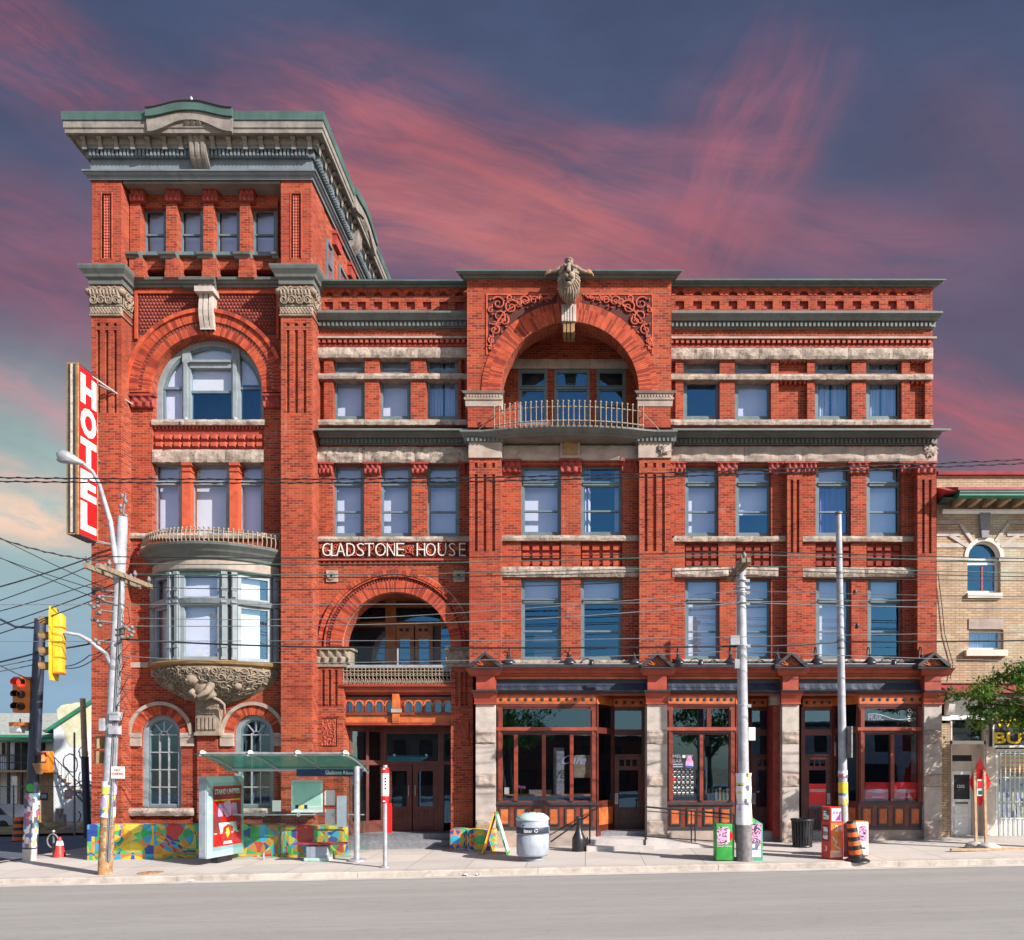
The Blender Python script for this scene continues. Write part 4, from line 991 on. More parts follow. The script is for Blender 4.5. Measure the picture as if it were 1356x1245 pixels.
def cop(px0, px1, r0, r1, y, ends=(0, 0), pr=.28):
    c = MB(); h = r1-r0
    c.prof(px0, px1, [(.03, r1), (.06, r1-1), (.10, r1-h*.45), (.2, r1-h*.55), (pr-.04, r0+h*.3), (pr-.02, r0+1.5), (0, r0+1.5)], y, 'trim_paint', ends=ends, yb=y+.4)
    c.prof(px0, px1, [(pr-.01, r0+1.8), (pr+.02, r0+1.6), (pr+.02, r0), (0, r0-.5)], y, 'copper_green', ends=ends, yb=y+.45); part(c, 'coping')
cop(BX0+4, BX1, 370.5, 381, YL)
def cornice(px0, px1, r0, r1, y, ends=(0, 0), pr=.34, k=1.0, name='cornice'):
    c = MB(); h = r1-r0
    c.prof(px0, px1, [(.02, r1), (.06, r1-h*.04), (.07, r1-h*.12), (.10, r1-h*.13), (.10, r1-h*.42), (.17, r1-h*.46), (.20, r1-h*.52), (.22, r1-h*.60), (.30, r1-h*.78), (pr, r1-h*.88), (pr, r0+.6), (.02, r0)], y, 'trim_paint', ends=ends)
    dentils(c, px0, px1, r1-h*.40, r1-h*.17, y-.155, y-.09, 'trim_paint', .135*k, .5); part(c, name)
cornice(BX0+4, BX1, 411, 435.5, YL); cornice(BX0+14, BX1, 567, 590.5, YL, pr=.58)
def dentcourse(px0, px1, r0, r1, y, ends=(0, 0)):
    c = MB(); c.prof(px0, px1, [(.10, r0+2.8), (.14, r0+2.6), (.14, r0), (0, r0)], y, 'smooth_stone', ends=ends)
    dentils(c, px0, px1, r0+3, r0+8.5, y-.10, y, 'terracotta_light', .17, .55); c.pb(px0, px1, r1-3, r1, y-.035, y, 'terracotta'); part(c, 'dentil_course')
dentcourse(BX0, BX1, 445, 459, YL)
def stones(name, px0, px1, r0, r1, y, n, amp=.06, dp=.3, m='rough_stone', pr=.08, seed=0):
    s = MB(); s.prough(px0, px1, r0, r1, y-pr, y+dp, m, n, amp, seed); part(s, name)
stones('stone_lintel', BX0, BX1, 460, 473.5, YL, 3, .06, seed=1); stones('stone_band', BX0, BX1, 494.5, 501.5, YL, 3, .04, seed=2); stones('window_sill', BX0, BX1, 555.5, 562.5, YL, 3, .04, seed=3)
stones('stone_lintel', BX0, BX1, 592, 612.5, YL, 3, .09, pr=.10, seed=4); stones('window_sill', BX0, BX1, 710.5, 717, YL, 3, .04, seed=6, pr=.1)
for (a, c), k1 in zip(LW4, ('b', 'b', 'c')): window(a, c, 475, 494.5, YL+.2, k1, None, None); window(a, c, 501, 556, YL+.2, k1, None, None)
for (a, c) in LW3: window(a, c, 613.5, 711, YL+.2, 'b', 641, 678)
for a, c in ((421, 440), (481, 504), (544, 566), (607, 617)): capital(a, c, 611.5, 627, YL-.10, YL, 'terracotta', 3 if c-a > 15 else 2)
# carved frieze with the name
f = MB(); f.box(X(421), X(619), YL-.02, YL+.01, Z(739), Z(718), 'carved_red_dark'); rb = random.Random(8)
for i in range(56):
    cx_, cz_, r_, a0, dsg = X(424+3.5*i), Z(728.5+rb.uniform(-5, 5)), rb.uniform(.09, .15), rb.uniform(0, 6), rb.choice((-1, 1)); f.tube([(cx_+r_*(1-.8*k_/15)*math.cos(a0+dsg*k_*.62), YL-.045, cz_+r_*(1-.8*k_/15)*math.sin(a0+dsg*k_*.62)) for k_ in range(16)], [.022*(1-.5*k_/15) for k_ in range(16)], 'terracotta_light', 5)
f.pb(BX0, BX1, 739.5, 742, YL-.12, YL, 'terracotta_light'); f.pb(BX0, BX1, 716.5, 718.5, YL-.07, YL, 'terracotta'); dentils(f, BX0+8, BX1, 742, 746, YL-.07, YL, 'terracotta', .16, .5); part(f, 'carved_frieze')
f = MB()
lets = [('G', 427, 438), ('L', 438.5, 446), ('A', 445.5, 457), ('D', 459, 470), ('S', 473, 482), ('T', 483, 495), ('O', 497, 511), ('N', 512.5, 523), ('E', 525, 535.5), ('H', 552, 563), ('O', 564, 577), ('U', 580, 591), ('S', 594.5, 603), ('E', 608, 617)]
for i, (ch, a, c) in enumerate(lets): put_text(f, ch, 'name_stone', (X(a, YL-.1), YL-.085, Z(736.5, YL-.1)), (1, 0, 0), (0, 0, 1), X(c, YL-.1)-X(a, YL-.1), Z(719.5, YL-.1)-Z(736.5, YL-.1), .04, -1)
part(f, 'name_lettering')
# portal arch
a = MB()
a.ring(LCX, LZS, LR, LR+.36, YL-.16, YL+.02, V, 108); a.ring(LCX, LZS, LR+.36, LR+.48, YL-.13, YL+.02, ['terracotta', 'voussoir_brick_1'], 72, gap=.5); a.ring(LCX-.03, LZS, LR+.48, 93/S(YL), YL-.2, YL+.02, V, 126)
a.ring(LCX-.06, LZS, 95/S(YL), 101/S(YL), YL-.13, YL+.02, V, 60, gap=.1); a.hoop(LCX, LZS, LR, 101/S(YL), YL-.05, YL+.01, 'mortar'); part(a, 'arch_ring')
for cx in (439.5, 608):
    q = MB(); q.pb(cx-7.5, cx+7.5, 755.5, 770.5, YL-.05, YL+.02, 'smooth_stone'); q.hoop(X(cx), Z(763), .05, .13, YL-.09, YL-.04, 'carved_stone', 0, 2*PI, 14); q.pb(cx-3, cx+3, 760, 766, YL-.055, YL-.04, 'interior'); part(q, 'carved_roundel')
# portal piers
pp = MB()
def grooves(mb, px0, px1, r0, r1, holes, y, dp, m='red_brick'):
    mb.pwall(px0, px1, r0, r1, y, y+.08, holes, m); mb.box(X(px0, y), X(px1, y), y+.08, y+dp, Z(r1, y), Z(r0, y), m)
grooves(pp, 419, 455, 857, 1175, [(426, 430, 887, 935), (434.5, 438.5, 887, 935), (443, 447, 887, 935), (426, 446, 951, 989)], YL-.1, .66)
grooves(pp, 597, 626, 857, 1175, [(603, 606.5, 890, 935), (610, 613.5, 890, 935), (616.5, 620, 890, 935), (603, 622, 953, 988)], YL-.1, .66)
part(pp, 'portal_pier')
for a0, a1, sd in ((426, 446, 1), (603, 622, 2)):
    q = MB(); q.relief(X(a0, YL), X(a1, YL), Z(988.5, YL), Z(951.5, YL), YL-.02, .10, leafy(sd, 1.3), 'terracotta_light', 26, 40, .02); part(q, 'carved_panel')
for a0, a1, sd in ((419, 463, 3), (590, 626, 4)):
    q = MB(); q.pb(a0-1, a1+1, 856.5, 860, YL-.24, YL+.5, 'carved_stone'); q.relief(X(a0, YL-.15), X(a1, YL-.15), Z(879.5, YL-.15), Z(860.2, YL-.15), YL-.12, .12, acanthus(4), 'carved_stone', 44, 20, .5); q.pb(a0+1, a1-4 if a0 < 500 else a1, 879.6, 883, YL-.15, YL+.5, 'carved_stone'); part(q, 'stone_capital')
# loggia behind the arch: timber screen, doors, glass rail
yo = 1.9
lg = MB(); lx0, lx1 = X(452), X(601)
lg.box(lx0-.4, lx1+.6, yo, yo+.1, Z(912), Z(772), 'mahogany'); lg.box(lx0-.4, lx1+.5, YL+.55, yo, Z(779), Z(779)+.08, 'loggia_wood'); lg.box(lx0-.45, lx0-.35, YL+.55, yo, Z(912), Z(772), 'mahogany'); lg.box(lx1+.4, lx1+.5, YL+.55, yo, Z(912), Z(772), 'red_brick')
for a0, a1 in ((450, 462), (511, 525), (584, 590)): lg.box(X(a0, yo), X(a1, yo), yo-.08, yo, Z(905, yo), Z(790, yo), 'loggia_wood')
for r0, r1 in ((783, 789), (801, 805), (824, 830)): lg.box(X(440, yo), X(600, yo), yo-.06, yo, Z(r1, yo), Z(r0, yo), 'loggia_wood')
part(lg, 'loggia_screen')
for a0, a1, r0, r1 in ((464, 510, 806, 822), (464, 510, 832, 890), (526, 583, 806, 823)):
    q = MB(); q.box(X(a0, yo), X(a1, yo), yo-.03, yo-.024, Z(r1, yo), Z(r0, yo), 'window_glass'); q.box(X(a0, yo), X(a1, yo), yo-.015, yo-.005, Z(r1, yo), Z(r0, yo), 'interior'); part(q, 'loggia_window')
for a0, a1 in ((526, 549), (551, 574)):
    q = MB(); q.box(X(a0, yo), X(a1, yo), yo-.12, yo-.06, Z(905, yo), Z(829, yo), 'loggia_wood'); dr = part(q, 'loggia_door')
    q = MB(); q.box(X(a0+5, yo), X(a1-5, yo), yo-.13, yo-.121, Z(880, yo), Z(847, yo), 'window_glass'); q.box(X(a0+5, yo), X(a1-5, yo), yo-.122, yo-.12, Z(880, yo), Z(847, yo), 'blue_print_and_reflection')  # blue sheet behind each pane: reflected sky painted in as colour
    for s_ in (.28, .62): xx = X(a0, yo)+(X(a1, yo)-X(a0, yo))*s_; q.box(xx-.06, xx+.06, yo-.125, yo-.12, Z(837, yo), Z(833, yo), 'interior')
    part(q, 'pane', dr)
q = MB(); q.box(X(585, yo), X(606, yo), yo-.11, yo-.1, Z(890, yo), Z(832, yo), 'window_glass'); q.box(X(585, yo), X(606, yo), yo-.09, yo-.08, Z(890, yo), Z(832, yo), 'blue_print_and_reflection'); part(q, 'loggia_window')  # blue sheet here too, sky reflection put in as colour
q = MB(); q.box(lx0+.1, lx1, YL+.26, YL+.275, Z(884, .26), Z(858, .26), 'shelter_glass'); gl = part(q, 'glass_balustrade')
q = MB(); q.box(lx0+.1, lx1, YL+.24, YL+.29, Z(858, .26), Z(857, .26), 'galvanised'); q.box(X(527, .26)-.025, X(527, .26)+.025, YL+.23, YL+.26, Z(884, .26), Z(858, .26), 'galvanised'); q.box(lx0+.1, lx1, YL-.1, YL+.3, Z(884), Z(881), 'galvanised'); part(q, 'rail_frame', gl)
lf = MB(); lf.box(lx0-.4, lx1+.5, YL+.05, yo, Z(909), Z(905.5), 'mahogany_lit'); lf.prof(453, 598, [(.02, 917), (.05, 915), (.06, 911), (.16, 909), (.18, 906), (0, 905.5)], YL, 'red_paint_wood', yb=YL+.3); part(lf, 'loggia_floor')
ir = MB()
yI = YL-.1
for r_ in (884.5, 888.5, 902.5): ir.tube([(X(453, yI), yI, Z(r_, yI)), (X(598, yI), yI, Z(r_, yI))], .018, 'rusty_iron', 6)
for i in range(30):
    xx = X(454.5, yI)+(X(596.5, yI)-X(454.5, yI))*i/29; ir.tube([(xx, yI, Z(904, yI)), (xx, yI, Z(884, yI))], .013, 'rusty_iron', 5)
    if i < 29: xm = xx+.057; ir.hoop(xm, Z(893.5, yI), .03, .045, yI-.008, yI+.008, 'rusty_iron', 0, 2*PI, 10); ir.tube([(xm, yI, Z(904, yI)), (xm, yI, Z(900, yI)), (xx, yI, Z(897.5, yI))], .01, 'rusty_iron', 4)
    if i < 29: ir.hoop(xm, Z(904, yI)-.03, .03, .05, yI-.01, yI+.01, 'rusty_iron', 0, 2*PI, 8)
part(ir, 'iron_railing')
# arcade transom under the loggia
tb = MB(); yt = YL+.18; za = Z(933, yt)
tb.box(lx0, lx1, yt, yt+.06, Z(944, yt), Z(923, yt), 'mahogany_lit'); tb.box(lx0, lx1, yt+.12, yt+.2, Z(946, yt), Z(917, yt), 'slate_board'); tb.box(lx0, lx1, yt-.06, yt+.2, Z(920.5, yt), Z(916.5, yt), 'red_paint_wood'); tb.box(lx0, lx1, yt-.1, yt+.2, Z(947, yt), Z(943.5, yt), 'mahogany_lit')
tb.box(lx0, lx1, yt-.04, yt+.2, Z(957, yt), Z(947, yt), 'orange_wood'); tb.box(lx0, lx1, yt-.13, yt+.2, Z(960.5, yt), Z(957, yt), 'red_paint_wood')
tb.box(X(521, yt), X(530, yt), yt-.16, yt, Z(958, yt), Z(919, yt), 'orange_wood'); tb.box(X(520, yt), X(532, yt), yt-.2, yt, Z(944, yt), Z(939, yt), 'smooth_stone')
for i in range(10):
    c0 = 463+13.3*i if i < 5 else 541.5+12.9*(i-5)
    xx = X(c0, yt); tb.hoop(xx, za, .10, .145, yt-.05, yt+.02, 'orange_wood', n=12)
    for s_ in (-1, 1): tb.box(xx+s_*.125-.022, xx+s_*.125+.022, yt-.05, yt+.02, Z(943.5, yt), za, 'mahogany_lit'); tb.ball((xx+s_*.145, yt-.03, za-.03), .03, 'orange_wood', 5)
    P = [(xx+.1*math.cos(PI*j/10), za+.1*math.sin(PI*j/10)) for j in range(11)]+[(xx-.1, Z(943, yt)), (xx+.1, Z(943, yt))]
    tb.prism(P, 'y', yt-.006, yt-.002, 'window_glass')
    tb.prism([(p_[0], p_[1]) for p_ in P], 'y', yt-.0015, yt-.0005, 'slate_board')
part(tb, 'arcade_transom')
# main entrance, set back
yd = 1.35
e = MB(); dz0, dzt = Z(1101, yd), Z(960.5, yd)-.05
ex0_, ex1_ = X(451), X(601)
e.box(ex0_, ex1_, YL+.3, yd+.5, Z(961), Z(961)+.06, 'mahogany'); e.box(ex0_-.05, ex0_, YL, yd+.1, GB, Z(957), 'mahogany'); e.box(ex1_-.1, ex1_, YL+.55, yd+.1, GB, Z(957), 'red_brick')
for a0, a1 in ((508, 512), (580.5, 588), (599, 606)): e.box(X(a0, yd), X(a1, yd), yd-.06, yd+.08, dz0, Z(962, yd), 'mahogany')
e.box(X(500, yd), X(606, yd), yd-.05, yd+.08, Z(1013, yd), Z(1008, yd), 'mahogany'); e.box(X(500, yd), X(606, yd), yd-.05, yd+.08, Z(972, yd), Z(955, yd), 'mahogany')
e.box(X(470, yd), X(606, yd), yd+.9, yd+.95, dz0, Z(955, yd), 'interior')
part(e, 'entrance_frame')
for a0, a1, r0, r1 in ((512, 580.5, 972, 1008), (588, 599, 972, 1008), (588, 599, 1013, 1090)):
    q = MB(); q.box(X(a0, yd), X(a1, yd), yd+.0, yd+.006, Z(r1, yd), Z(r0, yd), 'shop_glass'); part(q, 'entrance_window')
for a0, a1 in ((512.5, 545.5), (547, 580)):
    q = MB(); x0, x1, z0, z1 = X(a0, yd), X(a1, yd), dz0+.02, Z(1013.5, yd); zg0, zg1 = Z(1068, yd), Z(1021, yd)
    q.wall(x0, x1, z0, z1, yd-.03, yd+.03, [(x0+.16, x1-.16, zg0, zg1)], 'mahogany')
    for (u0, u1, v0, v1) in ((.16, .47, .56, .84), (.53, .84, .56, .84), (.16, .84, .14, .46)):
        hh = zg0-z0; q.wall(x0+(x1-x0)*u0, x0+(x1-x0)*u1, z0+hh*v0, z0+hh*v1, yd-.06, yd-.03, [(x0+(x1-x0)*u0+.045, x0+(x1-x0)*u1-.045, z0+hh*v0+.045, z0+hh*v1-.045)], 'mahogany')
    dr = part(q, 'entrance_door')
    q = MB(); q.box(x0+.16, x1-.16, yd, yd+.006, zg0, zg1, 'shop_glass'); part(q, 'pane', dr)
    q = MB(); xx = x1-.09 if a0 < 540 else x0+.09; zc = (zg0+zg1)/2-.25; q.tube([(xx, yd-.03, zc), (xx, yd-.09, zc), (xx, yd-.09, zc+.36), (xx, yd-.03, zc+.36)], .018, 'galvanised', 8); part(q, 'handle', dr)
# angled side screen of the porch
sc = MB(); A0, A1 = Vector((X(462, .5), .5, 0)), Vector((X(507, yd), yd, 0)); dv = (A1-A0).normalized(); L_ = (A1-A0).length; rot = Matrix(((dv.x, -dv.y, 0), (dv.y, dv.x, 0), (0, 0, 1)))
def ob(mb, t0, t1, z0, z1, th, m, off=0):
    c_ = A0+dv*(t0+t1)/2+Vector((dv.y, -dv.x, 0))*off; mb.obox((c_.x, c_.y, (z0+z1)/2), ((t1-t0)/2, th/2, (z1-z0)/2), m, rot)
for t in (0, L_*.48, L_-.1): ob(sc, t, t+.1, dz0, Z(962, .6), .1, 'mahogany')
for zz in (dz0+.3, Z(1010, .9), Z(965, .6)): ob(sc, .1, L_-.1, zz-.08, zz+.08, .09, 'mahogany')
ob(sc, 0, L_, dz0, dz0+.25, .08, 'mahogany'); sp = part(sc, 'porch_screen')
q = MB(); ob(q, .05, L_-.05, dz0+.35, Z(966, .6), .008, 'shop_glass'); part(q, 'pane', sp)
st = MB(); zs = dz0
for i, (yy, h) in enumerate(((YL+.55, 0), (YL+.12, .17), (YL-.28, .34))): st.box(X(452), X(598), yy, yd+1.0 if i == 0 else (YL+.55, YL+.12)[i-1], GB, zs-h, 'grey_granite')
part(st, 'entrance_steps')
# ------------------------------------------------------------------ centre block
c = MB(); CX0, CX1 = 618.5, 889
ACX2, AR2, AZ2 = X(754.5, YC), 91.5/S(YC), Z(518, YC)
zc1 = Z(368, YC); zc0 = Z(390.5, YC)
c.archwall(X(CX0, YC), X(CX1, YC), AZ2, zc0, ACX2, AR2, YC, YC+.6, 'red_brick', 36)
c.box(X(CX0, YC), X(CX1, YC), YC, YC+.6, zc0, zc1, 'red_brick')
for a0, a1 in ((CX0+1, 663), (846, CX1-1)): c.pb(a0, a1, 518, 566, YC, YC+.6, 'red_brick')
c.box(X(CX0, YC), X(CX0, YC)+.3, YC+.6, YL+.3, Z(566, YC), zc1, 'red_brick'); c.box(X(CX1, YC)-.3, X(CX1, YC), YC+.6, YR+.3, Z(566, YC), zc1, 'red_brick')
yb4 = YL+.75
CW = ((686.5, 725), (734, 781), (790, 828.5))
c.pwall(650, 860, 420, 575, yb4, yb4+.25, [(a0, a1, 489, 562) for a0, a1 in CW], 'red_brick'); c.box(X(640, YC), X(870, YC), YC+.6, yb4, Z(420, YC), Z(416, YC), 'red_brick')
part(c, 'centre_wall')
a = MB(); a.ring(ACX2, AZ2, AR2, AR2+.40, YC-.03, YC+.02, V, 132, a0=.0, a1=PI); a.ring(ACX2, AZ2, AR2+.40, AR2+.585, YC-.028, YC+.02, V, 150); a.hoop(ACX2, AZ2, AR2, AR2+.585, YC-.012, YC+.01, 'mortar', n=40); part(a, 'arch_ring')
# carved spandrels: scrolling stems on a dark ground
def spandrel(mirror):
    s = MB(); x0, x1 = X(646, YC), X(737, YC); z0, z1 = Z(468, YC), Z(391.5, YC); ro = AR2+.60
    n = 26; bnd = []
    for i in range(n+1):
        xx = x0+(x1-x0)*i/n; dd = ro**2-(xx-ACX2)**2; bnd.append((xx, max(z0, AZ2+math.sqrt(max(0, dd)))))
    mx = (lambda q: 2*ACX2-q) if mirror else (lambda q: q)
    for (p0, p1) in zip(bnd, bnd[1:]):
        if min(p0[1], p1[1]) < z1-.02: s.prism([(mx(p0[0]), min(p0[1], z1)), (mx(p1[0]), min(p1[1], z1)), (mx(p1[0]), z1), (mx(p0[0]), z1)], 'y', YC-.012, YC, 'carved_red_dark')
    def spiral(cx, cz, r, a0, turns, w, d):
        P = [Vector((mx(cx+r*(1-.82*i/22)*math.cos(a0+d*turns*2*PI*i/22)), YC-.04, cz+r*(1-.82*i/22)*math.sin(a0+d*turns*2*PI*i/22))) for i in range(23)]
        s.tube(P, [w*(1-.5*i/22) for i in range(23)], 'terracotta_light', 6)
    for (px, py, r, a0, t, d) in ((660, 403, 9, 2.5, 1.4, -1), (677, 408, 10, .4, 1.5, 1), (661, 420, 10, 4.0, 1.4, 1), (695, 400, 7, 3.0, 1.4, -1), (707, 399, 5.5, .3, 1.3, 1), (668, 426, 6, 1, 1.3, -1), (655, 438, 7.5, 2, 1.4, -1), (651, 452, 5, 1, 1.3, 1), (686, 401, 5, 5, 1.2, 1), (650, 412, 4, 1, 1.2, 1), (675, 396, 4, 4, 1.2, -1), (717, 396.5, 3.6, 2, 1.2, 1), (726, 395, 3, 2, 1.2, -1), (648.8, 462, 2.6, 2, 1.2, -1)):
        spiral(X(px, YC), Z(py, YC), r/S(YC), a0, t, .034, d)
        for k_ in range(3):
            an = a0+k_*1.9; lx, lz = X(px, YC)+r/S(YC)*1.15*math.cos(an), Z(py, YC)+r/S(YC)*1.15*math.sin(an)
            if math.hypot(lx-ACX2, lz-AZ2) > ro+.04 and lx > x0+.03 and lz < z1-.03: s.tube([(mx(lx), YC-.03, lz), (mx(lx+.06*math.cos(an+.8)), YC-.05, lz+.06*math.sin(an+.8)), (mx(lx+.10*math.cos(an+1.6)), YC-.03, lz+.1*math.sin(an+1.6))], [.012, .03, .006], 'terracotta_light', 6)
    P = [Vector((mx(X(px, YC)), YC-.035, Z(py, YC))) for px, py in ((649, 464), (652, 446), (657, 430), (668, 414), (684, 405), (702, 398), (722, 395.5), (734, 393.5))]
    s.tube(P, .026, 'terracotta_light', 6)
    for k_ in range(16):
        i = random.randint(0, 6); q = P[i].lerp(P[i+1], random.random()); sg = random.choice((-1, 1)); s.tube([q, q+Vector((.05, -.02, .07*sg)), q+Vector((.12, 0, .05*sg))], [.02, .026, .006], 'terracotta_light', 6)
    s.box(min(mx(x0-.05), mx(x0)), max(mx(x0-.05), mx(x0)), YC-.03, YC, z0-.05, z1+.05, 'voussoir_brick_2'); s.box(min(mx(x0), mx(x1)), max(mx(x0), mx(x1)), YC-.03, YC, z1, z1+.05, 'voussoir_brick_2')
    part(s, 'carved_spandrel')
spandrel(False); spandrel(True)
cop(616.5, 890.5, 357.5, 369, YC, ends=(1, 1), pr=.27)
zc2 = Z(369, YC); rt = MB(); rt.box(X(CX0, YC), X(CX1, YC), YC+.4, YL+1.0, zc1-.35, zc1+.02, 'roofing'); part(rt, 'roof')
# lion mask and the figure above it
ln = MB(); lx, ly = X(753.5, YC-.45), YC-.30; lz0, lz1 = Z(402.5, YC-.4), Z(358, YC-.4); lc = (lz0+lz1)/2; hh = (lz1-lz0)/2
w_ = 25/2/S(YC-.5)
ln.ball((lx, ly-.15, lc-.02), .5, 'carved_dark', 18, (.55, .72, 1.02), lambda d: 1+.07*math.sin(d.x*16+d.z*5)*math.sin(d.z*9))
ln.ball((lx, ly-.42, lc+.10), .25, 'carved_stone', 14, (.80, .80, 1.28))
for s_ in (-1, 1):
    ln.ball((lx+s_*.10, ly-.60, lc+.31), .075, 'carved_stone', 8, (1.15, .9, .7)); ln.ball((lx+s_*.10, ly-.605, lc+.22), .05, 'interior', 7); ln.ball((lx+s_*.075, ly-.66, lc-.01), .10, 'carved_stone', 9, (.9, 1, .9)); ln.ball((lx+s_*.19, ly-.40, lc+.40), .07, 'carved_stone', 7)  # dark balls paint in the shade of the eye sockets
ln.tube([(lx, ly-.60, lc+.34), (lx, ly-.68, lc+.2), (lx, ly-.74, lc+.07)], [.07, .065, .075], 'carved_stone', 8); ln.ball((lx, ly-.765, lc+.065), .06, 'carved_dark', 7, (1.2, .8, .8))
ln.ball((lx, ly-.64, lc-.13), .085, 'interior', 8, (1.1, 1, .7)); ln.ball((lx, ly-.60, lc-.215), .085, 'carved_stone', 8, (1, 1, .8))  # dark ball paints in the shade of the open mouth
for i in range(22):
    an = -PI/2+(i-10.5)/11*PI*.98; ca, sa = math.cos(an), math.sin(an); r0_ = .21; L_ = .30 if sa < -.3 else .16
    p0 = Vector((lx+ca*r0_*.95, ly-.46, lc+.08+sa*r0_*1.35)); p2 = Vector((lx+ca*(r0_+.08), ly-.22, lc+.05+sa*(r0_*1.35)-L_*(.9 if sa < .5 else -.25)))
    ln.tube([p0, p0.lerp(p2, .5)+Vector((ca*.06, -.07, 0)), p2], [.035, .05, .018], 'carved_stone', 6)
part(ln, 'lion_mask')
sg = MB(); fz = Z(357.5, YC-.4)
sg.lathe([(.14, -.02), (.15, .04), (.10, .10), (.085, .12), (.10, .15), (.12, .19), (.115, .24), (.08, .28), (.0, .285)], 'carved_stone', (lx, ly-.12, fz), 12); sg.lathe([(.115, .235), (.145, .26), (.12, .30), (0, .325)], 'carved_dark', (lx, ly-.12, fz), 12); sg.ball((lx, ly-.235, fz+.185), .028, 'carved_stone', 5)
for s_ in (-1, 1): sg.ball((lx+s_*.045, ly-.225, fz+.215), .018, 'interior', 5)
for s_ in (-1, 1):
    sg.tube([(lx+s_*.06, ly-.1, fz+.05), (lx+s_*.22, ly-.14, fz+.05), (lx+s_*.38, ly-.12, fz-.04), (lx+s_*.52, ly-.08, fz-.06)], [.075, .07, .055, .05], 'carved_stone', 8)
    for j_ in range(4): sg.tube([(lx+s_*.50, ly-.08, fz-.05), (lx+s_*(.60+.035*j_), ly-.10, fz+.0-.04*j_), (lx+s_*(.68+.02*j_), ly-.06, fz-.02-.05*j_)], [.038, .032, .012], 'brown_stone', 6)
part(sg, 'winged_figure')
kk = MB(); ky = YC-.14
for i in range(5): kk.pb(744+3.7*i, 744+3.7*i+2.6, 403.5, 425, ky-.06, YC, 'pale_stone')
kk.pb(743.5, 763, 403, 425.5, ky, YC, 'pale_stone'); kk.pb(745, 761, 425.6, 438, ky+.05, YC+.5, 'brown_stone')
for i in range(3): kk.pb(746+5*i, 749.5+5*i, 425.6, 440, ky, YC+.4, 'brown_stone')
part(kk, 'keystone')
for a0, a1 in ((616.5, 664.5), (844.5, 890.5)):
    q = MB(); q.prof(a0+1, a1-1, [(0, 538.5), (.02, 538), (.03, 530), (.06, 529), (.07, 526.5), (.03, 526), (.04, 521.5), (.09, 520.5), (.13, 517), (0, 517)], YC, 'smooth_stone', yb=YC+.6, ends=(1, 1)); dentils(q, a0+1, a1-1, 522.5, 525.5, YC-.07, YC, 'smooth_stone', .09, .6); part(q, 'impost')
# loggia windows
s = MB(); s.prough(672, 838, 475.5, 488, yb4-.06, yb4+.2, 'smooth_stone', 3, .04, 3); part(s, 'stone_lintel')
for (a0, a1), k1 in zip(CW, ('cs', 'd', 'b')): window(a0, a1, 489.5, 563, yb4+.02, k1, 513.5, 537 if k1 == 'b' else None)
# balcony: bowed cornice slab, railing
bl = MB(); n = 20; x0, x1 = X(608, YC-.35), X(898, YC-.35)
zt = Z(562.5, YC-.6); profb = [(-.22, 572), (-.2, 571), (-.15, 570), (-.1, 568.5), (0, 565), (.0, 562.6)]
vs = []
for pr, r_ in profb:
    for i in range(n+1):
        t = -1+2*i/n; xx = (x0+x1)/2+(x1-x0)/2*(t if abs(t) < .999 else t); bw = .34*max(0, 1-(t/.74)**2)**.8 if abs(t) < .74 else 0
        edge = min(1, (1-abs(t))*9); vs.append((xx+(-pr*.5*(1 if t < 0 else -1)*(abs(t) > .97)), min(YC-.26-bw-pr*1.0 if True else 0, YC), Z(r_, YC-.6)))
k_ = n+1; bl.add(vs, [(i*k_+j, i*k_+j+1, (i+1)*k_+j+1, (i+1)*k_+j) for i in range(len(profb)-1) for j in range(n)], 'trim_paint')
top = vs[-k_:]; bl.add(top+[(p_[0], yb4, p_[2]) for p_ in top], [(j, j+1, k_+j+1, k_+j) for j in range(n)], 'trim_paint')
low = vs[:k_]; bl.add(low+[(p_[0], YC+.5, p_[2]) for p_ in low], [(j, j+1, k_+j+1, k_+j) for j in range(n)], 'soffit_paint')
for e_ in (0, n): q_ = [vs[i*k_+e_] for i in range(len(profb))]; bl.add(q_+[(q_[-1][0], YL, q_[-1][2]), (q_[0][0], YL, q_[0][2])], [list(range(len(q_)+2))], 'trim_paint')
part(bl, 'balcony_slab')
rl = MB(); n = 29
def bpt(t, z, o=0):
    return ((x0+x1)/2+(x1-x0)/2*.68*t, YC-.20-o-.45*max(0, 1-(t*.92)**2)**.8, z)
zb = Z(562, YC-.7)
for zz in (zb+.14, zb+.55): rl.tube([bpt(-1+2*i/28, zz) for i in range(29)], .018, 'rusty_iron', 6)
for i in range(n):
    t = -1+2*i/(n-1); rl.tube([bpt(t, zb), bpt(t, zb+.4), bpt(t, zb+.55, .05), bpt(t, zb+.68, .03)], .016, 'rusty_iron', 5); rl.ball(bpt(t, zb+.70, .03), .035, 'rusty_iron', 5); rl.ball(bpt(t, zb+.14), .035, 'rusty_iron', 5)
for s_ in (-1, 1): a_ = bpt(s_, zb+.52); rl.tube([a_, (a_[0]-s_*-.62, YC-.02, zb+.02)], .014, 'rusty_iron', 5); rl.tube([bpt(s_, zb+.55), (bpt(s_, 0)[0], YC, zb+.55)], .016, 'rusty_iron', 5)
part(rl, 'iron_railing')
